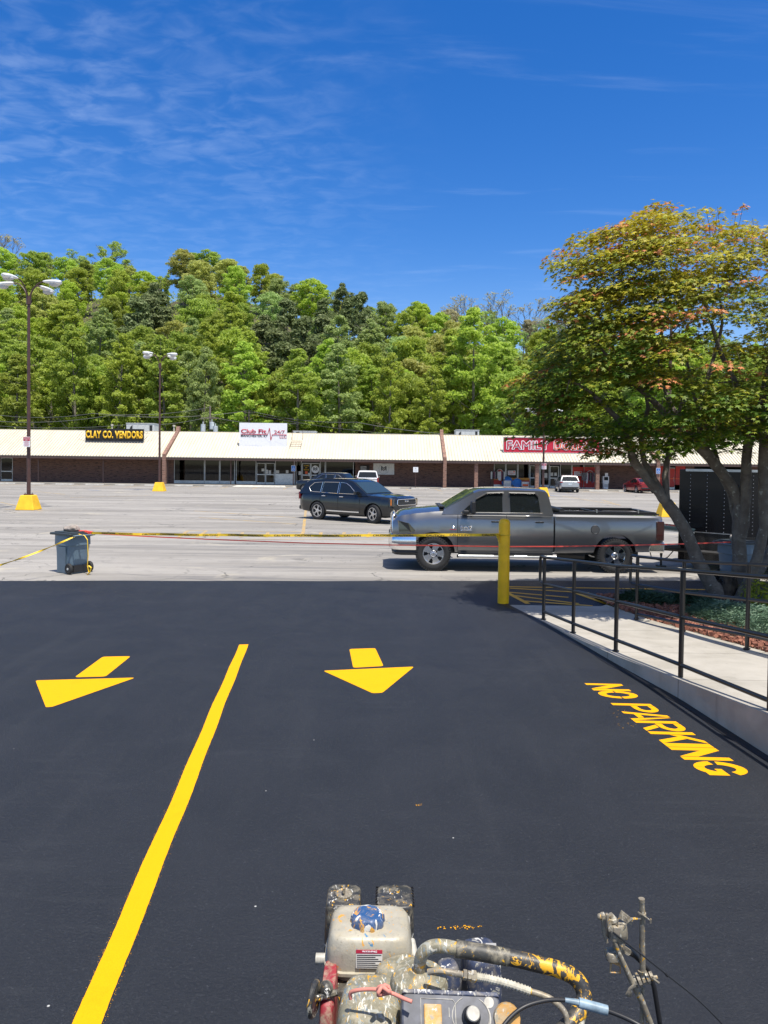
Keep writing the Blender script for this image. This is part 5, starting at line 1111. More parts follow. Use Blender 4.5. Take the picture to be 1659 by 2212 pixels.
# chrome bumpers, grille, lights
b = MB(); P0 = TL / 2
pl = [(-.98, .62), (-.98, .22), (-.90, .08), (-.6, .0), (.6, .0), (.90, .08), (.98, .22), (.98, .62)]
def bump(b, pl, z0, z1, th=.09, bulge=.03):
    n = len(pl); lv = [(z0, -.0), (z0 + .03, bulge), ((z0 + z1) / 2, bulge + .015), (z1 - .03, bulge), (z1, -.0)]; vs = []
    for z, g in lv:
        for y, d in pl: vs.append((P0 - d + g * (1 if abs(y) < .95 else .3), y * (1 + .02 * (g > .0)), z))
    for z, g in lv[::-1]:
        for y, d in pl: vs.append((P0 - d - th, y * .93, z))
    m = 10
    fs = [(i * n + k, (i + 1) * n + k, (i + 1) * n + k + 1, i * n + k + 1) for i in range(m - 1) for k in range(n - 1)] + [((m - 1) * n + k, k, k + 1, (m - 1) * n + k + 1) for k in range(n - 1)] + [tuple(i * n for i in range(m)), tuple(i * n + n - 1 for i in reversed(range(m)))]
    b.add(vs, fs)
bump(b, pl, .50, .86); ob = b.build('front_bumper', 'chrome', tk, smooth=40)
b = MB(); bump(b, [(y * .96, d + .05) for y, d in pl], .37, .50, .09, .0); b.build('air_dam', 'plastic_black', tk, smooth=40)
b = MB(); b.box((P0 - .10, 0, 1.1), (.10, 1.30, .40)); b.build('grille', 'plastic_black', tk, bevel=.03)
b = MB(); b.tube([(P0 - .045, -.66, .90), (P0 - .05, -.66, 1.26), (P0 - .09, -.60, 1.32), (P0 - .09, .60, 1.32), (P0 - .05, .66, 1.26), (P0 - .045, .66, .90), (P0 - .045, 0, .88), (P0 - .045, -.66, .90)], .035, 8); b.box((P0 - .045, 0, 1.08), (.05, 1.28, .05)); b.box((P0 - .045, 0, 1.08), (.05, .05, .4))
for k in range(9): b.box((P0 - .05, -.56 + .14 * k, 1.08), (.02, .012, .36))
b.build('grille_frame', 'chrome', tk, smooth=40)
for s in (-1, 1):
    pts3 = [(.105, .70, 1.20), (.20, .905, 1.19), (.42, .975, 1.14), (.585, .992, .965), (.50, .99, .92), (.22, .93, .90), (.12, .76, .93)]
    b = MB(); o_ = [(P0 - d + .008, s * (y + .016), z) for d, y, z in pts3]; i_ = [(P0 - d - .06, s * (y - .08), z) for d, y, z in pts3]; n = 7
    fo = [(0, 1, 5, 6), (1, 2, 4, 5), (2, 3, 4)] + [(k, (k + 1) % n, n + (k + 1) % n, n + k) for k in range(n)]
    b.add(o_ + i_, fo); b.build('headlight', 'lens', tk)
    b = MB(); b.box((P0 - 6.50, s * .93, 1.02), (.06, .12, .46)); b.box((P0 - 6.42, s * .992, 1.02), (.17, .03, .46)); b.build('taillight', 'dark_lens', tk, bevel=.015)
b = MB(); b.box((P0 - 6.50, 0, .62), (.14, 1.86, .26)); b.box((P0 - 6.36, .96, .62), (.38, .06, .22)); b.box((P0 - 6.36, -.96, .62), (.38, .06, .22)); b.build('rear_bumper', 'chrome', tk, bevel=.04)
MB().box((P0 - 6.49, 0, .98), (.05, 1.62, .60)).build('tailgate', 'truck_grey', tk, bevel=.02)
for s in (-1, 1):
    b = MB(); b.tube([(P0 - 1.62, s * 1.05, .375), (P0 - 3.95, s * 1.05, .375)], .038, 8); b.build('side_step', 'alu', tk, smooth=50)
    MB().box((P0 - 2.7, s * 1.03, .408), (.5, .1, .02)).box((P0 - 3.45, s * 1.03, .408), (.4, .1, .02)).box((P0 - 2.75, s * .93, .36), (2.3, .12, .06)).build('step_pad', 'plastic_black', tk)
    MB().box((P0 - 2.75, s * .985, .44), (2.26, .05, .07)).build('rocker', 'plastic_black', tk, bevel=.01)
    b = MB(); b.box((P0 - 1.93, s * 1.24, 1.545), (.11, .22, .30)); m_ = b.build('mirror', 'plastic_black', tk, bevel=.03); MB().box((P0 - 1.78, s * 1.10, 1.43), (.14, .24, .08)).build('mirror_arm', 'plastic_black', m_, bevel=.02)
    b = MB(); b.box((P0 - 5.2, s * .84, 1.405), (2.48, .05, .035)); b.build('tonneau_rail', 'plastic_black', tk)
    # arch lips
    MB().lathe([(.001, 0), (.095, 0), (.1, -.008), (.001, -.008)], 24, Matrix.Translation((P0 - 4.88, s * 1.006, 1.04)) @ Matrix.Rotation(-s * pi / 2, 4, 'X')).build('fuel_door', 'truck_grey', tk)
    MB().tube([(P0 - 4.88 + .1 * cos(a * pi / 12), s * 1.004, 1.04 + .1 * sin(a * pi / 12)) for a in range(25)], .005, 4).build('fuel_door_gap', 'plastic_black', tk)
b = MB(); b.tube([(P0 - 4.12, -.8, 1.46), (P0 - 4.12, .8, 1.46)], .07, 10); b.box((P0 - 5.2, -.82, 1.445), (2.3, .06, .05)); b.box((P0 - 5.2, .82, 1.445), (2.3, .06, .05)); b.box((P0 - 6.35, 0, 1.43), (.12, 1.6, .05)); b.box((P0 - 5.0, 0, 1.43), (.06, 1.6, .04)); b.build('rolled_bed_cover', 'plastic_black', tk, bevel=.01)
b = MB(); 
for xd in (4.95, 5.95): b.box((P0 - xd, .82, 1.475), (.03, .07, .08))
b.build('cover_clamp', 'steel', tk)
b = MB(); b.box((P0 - 3.5, 0, .48), (5.2, .9, .22)); b.tube([(P0 - 1.03, -.8, .40), (P0 - 1.03, .8, .40)], .07, 8); b.tube([(P0 - 5.37, -.8, .40), (P0 - 5.37, .8, .40)], .09, 8); b.ball((P0 - 5.37, 0, .38), .17, 10, 8); b.tube([(P0 - 4.1, .45, .38), (P0 - 4.75, .55, .36)], .12, 10); b.box((P0 - 6.6, 0, .50), (.2, .3, .06)); b.build('chassis', 'plastic_black', tk)
MB().box((P0 - 2.35, 0, 1.25), (2.9, 1.75, .25)).build('floor_pan', 'plastic_black', tk)
def badge(txt, d, z, w, h, mat='chrome', bold=.04):
    for s in (1,):      # left flank faces the camera: heading is -X, so text runs towards the tail
        o = text_mesh(txt, mat, 'badge', (P0 - d, s * 1.003, z), (-1, 0, 0), (0, 0, 1), w, h, .01, bold=bold); o.parent = tk
badge('RAM', 1.66, 1.035, .28, .065); badge('2500', 1.66, .975, .28, .055); badge('6', 1.46, 1.02, .07, .07)
o = MB().box((P0 - 1.49, 1.006, 1.0), (.16, .008, .012)).build('badge', 'sign_crimson', tk)
b = MB(); b.tube([(P0 - 1.30, .55, 1.53), (P0 - 1.42, .2, 1.58)], .01, 5); b.tube([(P0 - 1.30, -.45, 1.53), (P0 - 1.42, -.7, 1.57)], .01, 5); b.box((P0 - 1.24, 0, 1.525), (.12, 1.5, .03)); b.build('wiper', 'plastic_black', tk)
# ---- a generic car built from a table
def make_car(label, cat, loc, rz, sp, scale=1.0):
    t = empty('parked_car', loc, rz); t.scale = (scale,) * 3; tag(t, label, cat); L_, Wd = sp['L'], sp['W']; q = L_ / 2
    car_body('body', L_, sp['st'], sp['paint'], t, sp['wx'], sp['r']); wg = cabin(L_, sp['prof'], sp['wb'], sp['belt'], sp['k'], sp['paint'], t)
    for pl_ in sp['win']: side_window(L_, pl_, wg, t, 'car_glass', sp.get('trim'))
    slab_between(L_, sp['prof'][sp['ws'][0]], sp['prof'][sp['ws'][1]], wg, .06, t, 'windscreen', 'tint_glass', .08, .96); slab_between(L_, sp['prof'][sp['rw'][0]], sp['prof'][sp['rw'][1]], wg, .10, t, 'rear_window', 'car_glass', .08, .88)
    wheels_for(t, L_, Wd, sp['wx'], sp['r'], sp['rim'], .23, sp.get('sp', 5), 2, sp.get('steer', 0)); mirrors(t, q - sp['mx'], Wd - .08, sp['belt'] + .10, sp['paint'])
    seams(t, L_, Wd - .003, sp['seam'], sp['st'][3][1] + .15, sp['belt'] - .12, sp['hand'], sp.get('hmat', sp['paint']))
    b = MB(); b.box((0, 0, sp['st'][3][1] + .02), (L_ * .8, Wd * 1.4, .12)); b.build('underbody', 'plastic_black', t)
    tl = sp['tail']; lights(t, [((-q + tl[0], Wd - tl[1], tl[2]), (tl[3], tl[4], tl[5]))], 'taillight', 'tail_red')
    MB().box((-q - .005 + sp.get('pd', 0), 0, sp['plz']), (.02, .32, .16)).build('number_plate', 'plate', t); b = MB(); b.box((-q + .06, 0, .48), (.16, Wd * 1.7, .16)); b.build('rear_bumper', 'plastic_black', t, bevel=.04)
    return t, wg
suv = dict(L=5.0, W=.99, paint='suv_slate', r=.385, rim=.255, wx=(.95, 3.87), wb=.95, belt=1.10, k=.30, steer=-.22,
    st=[(0, .42, .86, .90, .70), (.06, .32, .98, 1.03, .86), (.2, .28, 1.03, 1.10, .94), (.55, .27, 1.05, 1.15, .98), (1.2, .26, 1.08, 1.18, .99), (1.5, .26, 1.09, 1.16, .99), (2.5, .26, 1.10, 1.13, .99), (4.2, .28, 1.11, 1.13, .985), (4.75, .34, 1.11, 1.13, .95), (4.93, .42, 1.08, 1.12, .88), (5.0, .5, 1.02, 1.08, .80)],
    prof=[(1.20, 1.08), (1.28, 1.15), (2.02, 1.63), (2.2, 1.70), (2.6, 1.745), (3.4, 1.755), (4.2, 1.72), (4.5, 1.68), (4.62, 1.62), (4.90, 1.15), (4.92, 1.08)], ws=(1, 2), rw=(9, 8),
    win=[[(1.80, 1.15), (2.20, 1.46), (2.42, 1.57), (2.72, 1.60), (2.72, 1.15)], [(2.80, 1.15), (2.80, 1.605), (3.62, 1.60), (3.66, 1.17)], [(3.74, 1.175), (3.70, 1.595), (4.15, 1.56), (4.40, 1.36), (4.26, 1.19)]], trim=.012, mx=1.75, seam=(1.62, 2.75, 3.72), hand=((2.55, 1.02), (3.5, 1.03)), hmat='chrome', tail=(.06, .13, 1.0, .10, .10, .30), plz=.85)
pr_, pf_ = Vector(G(688.7, 1122.2).xy), Vector(G(808.6, 1130.8).xy); fwd = (pf_ - pr_).normalized(); axle = (pf_ - pr_).length; k_ = axle / 2.92
ang = atan2(fwd.y, fwd.x); rgt = Vector((fwd.y, -fwd.x)); mid = (pr_ + pf_) / 2 - rgt * .90; mid += fwd * ((3.87 + .95) / 2 - 2.5) * -1.0 * -1
t, wg_ = make_car('dark slate three-row SUV seen from its front right side', 'SUV', (mid.x, mid.y, 0), ang, suv, k_)
q = 2.5
b = MB(); b.box((q - .03, 0, .86), (.10, 1.30, .24)); b.build('grille', 'plastic_black', t, bevel=.03); b = MB(); b.tube([(q + .03, -.66, .96), (q + .035, -.68, .80), (q + .03, -.60, .75), (q + .03, .60, .75), (q + .035, .68, .80), (q + .03, .66, .96), (q + .03, .6, .985), (q + .03, -.6, .985), (q + .03, -.66, .96)], .018, 6); b.build('grille_frame', 'chrome', t, smooth=50)
o = text_mesh('KIA', 'chrome', 'badge', (q + .03, -.14, .87), (0, 1, 0), (0, 0, 1), .28, .075, .01, bold=.03); o.parent = t
b = MB(); b.box((q - .02, 0, .50), (.12, 1.5, .16)); b.build('lower_grille', 'plastic_black', t, bevel=.03); o = text_mesh('TELLURIDE', 'chrome', 'badge', (q - .10, -.5, 1.045), (0, 1, 0), (-.35, 0, .9), 1.0, .035, .004); o.parent = t
lights(t, [((q - .12, .82, .86), (.16, .16, .30))], 'headlight', 'lens'); lights(t, [((q - .115, .905, .87), (.06, .02, .24))], 'turn_signal', 'amber', .01)
b = MB()
for s in (-1, 1): b.box((.02, s * 1.0, .42), (1.7, .02, .045))
b.build('side_trim', 'chrome', t); b = MB()
for s in (-1, 1): b.tube([(.9 - .35, s * .70, 1.735), (-1.7, s * .70, 1.745)], .018, 6)
b.build('roof_rail', 'plastic_black', t)
jeep = dict(L=4.8, W=.96, paint='suv_black', r=.38, rim=.25, wx=(.88, 3.80), wb=.92, belt=1.12, k=.32,
    st=[(0, .45, .90, .94, .72), (.06, .36, 1.0, 1.05, .86), (.2, .32, 1.04, 1.10, .93), (.55, .30, 1.07, 1.14, .95), (1.2, .30, 1.10, 1.18, .96), (1.5, .30, 1.11, 1.17, .96), (2.5, .30, 1.12, 1.15, .96), (4.1, .32, 1.13, 1.15, .955), (4.55, .38, 1.12, 1.14, .93), (4.75, .45, 1.08, 1.12, .86), (4.8, .5, 1.02, 1.08, .80)],
    prof=[(1.30, 1.10), (1.38, 1.17), (2.05, 1.62), (2.25, 1.70), (2.6, 1.75), (3.4, 1.76), (4.0, 1.735), (4.2, 1.70), (4.65, 1.17), (4.68, 1.10)], ws=(1, 2), rw=(8, 7),
    win=[[(1.85, 1.18), (2.25, 1.50), (2.45, 1.60), (2.70, 1.62), (2.70, 1.18)], [(2.78, 1.18), (2.78, 1.62), (3.48, 1.61), (3.50, 1.19)], [(3.57, 1.19), (3.56, 1.60), (3.85, 1.57), (4.12, 1.40), (4.18, 1.22)]], trim=.014, mx=1.85, seam=(1.7, 2.74, 3.55), hand=((2.5, 1.02), (3.35, 1.03)), tail=(.08, .10, 1.0, .12, .14, .26), plz=.9)
p = G(658.3, 1066.6); hd = radians(158); fw = Vector((cos(hd), sin(hd))); lf = Vector((-fw.y, fw.x)); c_ = Vector(p.xy) - fw * (2.4 - .88) - lf * .86
make_car('black SUV facing left, half hidden behind the slate SUV', 'SUV', (c_.x, c_.y, 0), hd, jeep, 1.0)
def rear_car(label, cat, u, Y, rz, sp, s=1.0): p = P(u, 1000, Y); return make_car(label, cat, (p.x, Y, 0), rz, sp, s)
tall = dict(jeep); tall.update(paint='car_white', L=5.1, W=1.0, wb=.97, k=.24, belt=1.16, prof=[(1.5, 1.12), (1.6, 1.2), (2.3, 1.72), (2.5, 1.82), (2.9, 1.86), (3.8, 1.87), (4.7, 1.84), (4.82, 1.80), (5.02, 1.2), (5.04, 1.12)],
    st=[(0, .45, .95, .99, .72), (.06, .36, 1.04, 1.10, .88), (.2, .32, 1.08, 1.15, .96), (.55, .30, 1.11, 1.19, .99), (1.2, .30, 1.14, 1.2, 1.0), (2.5, .30, 1.16, 1.18, 1.0), (4.6, .32, 1.17, 1.19, 1.0), (4.95, .38, 1.16, 1.18, .99), (5.06, .42, 1.14, 1.17, .97), (5.1, .5, 1.1, 1.14, .93)], wx=(.95, 4.0), win=[[(2.0, 1.22), (2.5, 1.68), (2.95, 1.72), (2.95, 1.22)], [(3.05, 1.22), (3.05, 1.72), (3.85, 1.72), (3.85, 1.22)], [(3.95, 1.22), (3.95, 1.72), (4.6, 1.70), (4.75, 1.24)]], mx=2.0, seam=(1.8, 3.0, 3.9), hand=((2.7, 1.05), (3.7, 1.05)), tail=(.01, .08, 1.0, .08, .14, .44), plz=.95)
tall['trim'] = None
rear_car('white boxy SUV seen from behind between the slate SUV and the banner', 'SUV', 794, 69.0, pi / 2 + .03, tall)
cross = dict(jeep); cross.update(paint='car_silver', L=4.5, W=.93, wb=.89, belt=1.02, k=.34, r=.35, rim=.23, wx=(.88, 3.55), trim=None, prof=[(1.15, .98), (1.25, 1.04), (2.0, 1.50), (2.2, 1.58), (2.6, 1.63), (3.2, 1.64), (3.85, 1.60), (4.05, 1.55), (4.36, 1.06), (4.38, .98)],
    st=[(0, .42, .74, .78, .66), (.06, .32, .86, .92, .82), (.2, .27, .92, .99, .89), (.55, .26, .96, 1.04, .92), (1.2, .25, .99, 1.07, .93), (2.4, .25, 1.02, 1.05, .93), (3.8, .28, 1.03, 1.06, .925), (4.25, .34, 1.02, 1.05, .90), (4.45, .4, .99, 1.03, .84), (4.5, .46, .94, 1.0, .78)], win=[[(1.72, 1.08), (2.15, 1.42), (2.55, 1.49), (2.55, 1.07)], [(2.63, 1.07), (2.63, 1.50), (3.3, 1.49), (3.35, 1.07)], [(3.42, 1.07), (3.40, 1.47), (3.75, 1.40), (3.95, 1.2), (3.8, 1.1)]], mx=1.65, seam=(1.5, 2.6, 3.4), hand=((2.4, .93), (3.2, .93)), tail=(.06, .16, .97, .12, .30, .10), plz=.80)
rear_car('silver crossover seen from behind, parked before the variety store doors', 'SUV', 1225, 71.5, pi / 2 - .10, cross)
sed = dict(cross); sed.update(paint='car_red', L=4.65, W=.90, wb=.86, belt=.93, k=.40, r=.335, rim=.235, wx=(.9, 3.6), prof=[(1.35, .90), (1.45, .96), (2.2, 1.36), (2.45, 1.42), (2.8, 1.44), (3.2, 1.42), (3.4, 1.38), (4.15, 1.05), (4.2, .9)], rw=(7, 6),
    st=[(0, .38, .62, .66, .64), (.06, .28, .74, .80, .80), (.2, .22, .80, .86, .86), (.55, .20, .85, .92, .89), (1.3, .20, .90, .98, .90), (2.4, .20, .94, .96, .90), (3.9, .24, 1.0, 1.03, .895), (4.35, .3, 1.02, 1.05, .86), (4.58, .36, .98, 1.03, .80), (4.65, .42, .92, .96, .74)], win=[[(1.85, .98), (2.25, 1.25), (2.55, 1.33), (2.68, 1.33), (2.68, .97)], [(2.75, .97), (2.75, 1.335), (3.1, 1.32), (3.6, 1.12), (3.5, 1.0)]], mx=1.75, seam=(1.55, 2.72, 3.5), hand=((2.5, .86), (3.3, .88)), tail=(.05, .15, .86, .12, .30, .10), plz=.66, hmat='car_red')
rear_car('dark red sedan seen from behind, parked before the brick wall at right', 'car', 1383, 72.0, pi / 2 + .06, sed)
# ---- black enclosed cargo trailer with a V nose
tr = empty('cargo_trailer', (7.5, 18.9, 0)); tag(tr, 'black enclosed cargo trailer with rivet rows and diamond-plate nose behind the tree', 'trailer')
ax_, ay_ = P(1466, 1100, 18.85).x - 7.5, -.05; c1x, c1y = P(1608, 1100, 17.7).x - 7.5, -1.2; c2y = 1.15; Lt = 5.4; zt0, zb0 = P(1500, 1014, 18.4).z, .20
pl = [(ax_, ay_), (ax_ + .12, ay_ - .12), (c1x, c1y), (c1x + Lt, c1y), (c1x + Lt, c2y), (c1x, c2y), (ax_ + .12, ay_ + .12)]
b = MB().prism(pl, (0, 0, zb0), (1, 0, 0), (0, 1, 0), (0, 0, zt0 - zb0)); b.build('shell', 'trailer_black', tr, bevel=.015)
b = MB(); o_ = MB()
d1 = Vector((c1x - (ax_ + .12), c1y - (ay_ - .12), 0)); l1 = d1.length; d1.normalize(); n1 = Vector((d1.y, -d1.x, 0)); n1 = n1 if n1.y < 0 else -n1; s0 = Vector((ax_ + .12, ay_ - .12, 0)); rv = MB(); sm = MB()
for k in range(4):
    q0 = s0 + d1 * (.12 + k * .42)
    if .12 + k * .42 > l1: break
    for j in range(17): rv.ball(q0 + n1 * .004 + Vector((0, 0, .98 + j * .092 * (zt0 - 1.0) / 1.5)), .011, 6, 4)
for k in range(13):
    xx = c1x + .2 + k * .41
    for j in range(17): rv.ball(Vector((xx, c1y - .004, .98 + j * .092 * (zt0 - 1.0) / 1.5)), .011, 6, 4)
for xx in (c1x + .2, c1x + 1.43, c1x + 2.66, c1x + 3.89): sm.box((xx + .02, c1y - .0015, (zt0 + zb0) / 2), (.006, .004, zt0 - zb0 - .2))
rv.build('rivet', 'steel', tr); sm.build('panel_seam', 'dark_metal', tr)
def quadslab(b, o, d, n, l, z0, z1, th): b.prism([(0, z0), (l, z0), (l, z1), (0, z1)], o, d, (0, 0, 1), n * th)
t_ = NT('diamond_plate'); v = t_.tex('World', scale=(1, 1, 1), rot=(0, radians(45), 0)); ck = t_.n.new('ShaderNodeTexChecker'); ck.inputs['Scale'].default_value = 28; t_.l.new(v, ck.inputs[0]); t_.col(t_.mix(ck.outputs[1], (.006, .006, .007), (.028, .028, .03))); t_.set(Roughness=.3, Metallic=.3); t_.bump(ck.outputs[1], .6, .01); M['diamond'] = t_.m
b = MB(); quadslab(b, s0, d1, n1, l1, zb0 + .004, .93, .012); quadslab(b, Vector((c1x, c1y, 0)), Vector((1, 0, 0)), Vector((0, -1, 0)), .55, zb0 + .004, .90, .012); b.build('stone_guard', 'diamond', tr)
b = MB(); quadslab(b, s0, d1, n1, l1, .93, .95, .02); quadslab(b, s0, d1, n1, l1, zt0 - .05, zt0 + .01, .02); quadslab(b, Vector((c1x, c1y, 0)), Vector((1, 0, 0)), Vector((0, -1, 0)), Lt, zt0 - .05, zt0 + .01, .02); b.build('trim', 'steel', tr)
b = MB(); b.box((ax_ - .05, ay_, .50), (.9, .10, .10)); b.tube([(ax_ - .75, ay_, .50), (c1x, c1y + .15, .45)], .05, 6); b.tube([(ax_ - .75, ay_, .50), (c1x, c2y - .15, .45)], .05, 6); b.box((c1x + Lt / 2, 0, .36), (Lt, 1.9, .08)); b.build('tongue', 'dark_metal', tr)
b = MB(); b.tube([(ax_ - .42, ay_, .30), (ax_ - .42, ay_, .98)], .035, 8); b.tube([(ax_ - .42, ay_, .30), (ax_ - .42, ay_, .05)], .028, 8); b.box((ax_ - .42, ay_, .03), (.2, .2, .04)); b.build('jack', 'dark_metal', tr)
b = MB(); b.ball((ax_ - .8, ay_, .50), .06, 8, 6); b.box((ax_ - .80, ay_, .46), (.2, .13, .1)); b.build('coupler', 'steel', tr, smooth=50)
b = MB(); b.tube([(ax_ - .75, ay_ - .08, .44), (ax_ - .7, ay_ - .1, .24), (ax_ - .5, ay_ - .1, .18), (ax_ - .3, ay_ - .1, .26), (ax_ - .15, ay_ - .08, .42)], .014, 5); b.build('chain', 'dark_metal', tr)
b = MB(); b.prism([(-.62, 1.02), (.14, .96), (.18, 1.04), (-.60, 1.12)], (ax_, ay_ - .65, 0), (1, 0, 0), (0, 0, 1), (0, 1.2, 0)); b.build('tongue_box', 'tint_glass', tr, bevel=.02)
b = MB(); b.prism([(-.64, .99), (.14, .93), (.14, .957), (-.62, 1.017)], (ax_, ay_ - .67, 0), (1, 0, 0), (0, 0, 1), (0, 1.24, 0)); b.build('tongue_box_edge', 'steel', tr)
for xx in (c1x + 2.5, c1x + 3.4):
    w = MB().lathe([(.18, -.1), (.30, -.11), (.33, -.08), (.34, 0), (.33, .08), (.30, .11), (.18, .1), (.12, .02), (.001, .02)], 28, Matrix.Translation((xx, c1y + .02, .34)) @ Matrix.Rotation(pi / 2, 4, 'X')).build('wheel', 'rubber', tr, smooth=40)
    MB().box((xx, c1y - .08, .74), (.86, .22, .03)).build('mudguard', 'steel', tr)
# ------------------------------------------------------------------ wooded hillside
SKY_ = [(-400, 560), (0, 548), (150, 556), (230, 548), (290, 562), (330, 580), (370, 552), (450, 548), (520, 566), (580, 582), (640, 600), (700, 612), (770, 645), (830, 655), (880, 645), (930, 662), (1000, 655), (1080, 660), (1150, 668), (1210, 668), (1300, 690), (1500, 730), (1800, 760), (2300, 780)]
YF, YRG = 96.0, 215.0
def ridge(X): u = CX + F * X / YRG; v = float(np.interp(u, [s[0] for s in SKY_], [s[1] for s in SKY_])); return 2.57 + (1000 + .0125 * (u - CX) - v) * YRG / F - 12.5
def hill(X, Y):
    q = min(1, max(0, (Y - YF) / (YRG - YF))); xr = X * YRG / max(Y, 60) if Y < YRG else X
    return ridge(xr) * (q * q * (3 - 2 * q) * .35 + q * .65) + 1.2 * sin(X * .11) * cos(Y * .09) * q
b = MB(); nx_, ny_ = 80, 44; vs = []
for j in range(ny_ + 1):
    Y = YF - 8 + (360 - YF + 8) * j / ny_
    for i in range(nx_ + 1):
        X = (-1 + 2 * i / nx_) * Y * .85; z = hill(X, Y) if Y < YRG else ridge(X) - (Y - YRG) * .12
        vs.append((X, Y, z - .02 if Y > YF else -.02))
b.add(vs, [(j * (nx_ + 1) + i, j * (nx_ + 1) + i + 1, (j + 1) * (nx_ + 1) + i + 1, (j + 1) * (nx_ + 1) + i) for j in range(ny_) for i in range(nx_)])
b.build('hillside', 'forest_floor', smooth=80)['kind'] = 'structure'
nr = np.random.default_rng(11)
def cloud(blobs, n, size, stretch=1.0, up=.3, jitter=1.0):
    """leaf faces scattered on the shells of many small clumps"""
    bl = np.array(blobs); w = bl[:, 3] ** 2; idx = nr.choice(len(bl), n, p=w / w.sum()); B = bl[idx]
    d = nr.normal(size=(n, 3)); d /= np.linalg.norm(d, axis=1)[:, None]; d[:, 2] = np.where(nr.random(n) < .55, np.abs(d[:, 2]), d[:, 2])
    q = (.42 + .66 * nr.random(n) ** .8)[:, None]; pos = B[:, :3] + d * q * B[:, 3:4] * np.array([1, 1, .72])
    nrm = d + nr.normal(size=(n, 3)) * jitter + np.array([0, 0, up]); nrm /= np.linalg.norm(nrm, axis=1)[:, None]
    a = np.cross(nrm, nr.normal(size=(n, 3))); a /= np.linalg.norm(a, axis=1)[:, None] + 1e-9; c = np.cross(nrm, a); s = (size * (.55 + .9 * nr.random(n)))[:, None]
    V = np.stack([pos - a * s * stretch, pos - c * s * .55, pos + a * s * stretch, pos + c * s * .55], 1).reshape(-1, 3); return V
def fast_mesh(name, V, k, mat):
    n = len(V) // k; me = bpy.data.meshes.new(name); me.vertices.add(len(V)); me.vertices.foreach_set('co', V.astype(np.float32).ravel())
    me.loops.add(len(V)); me.loops.foreach_set('vertex_index', np.arange(len(V), dtype=np.int32)); me.polygons.add(n); me.polygons.foreach_set('loop_start', np.arange(0, n * k, k, dtype=np.int32))
    me.update(calc_edges=True); me.materials.append(M[mat]); return me
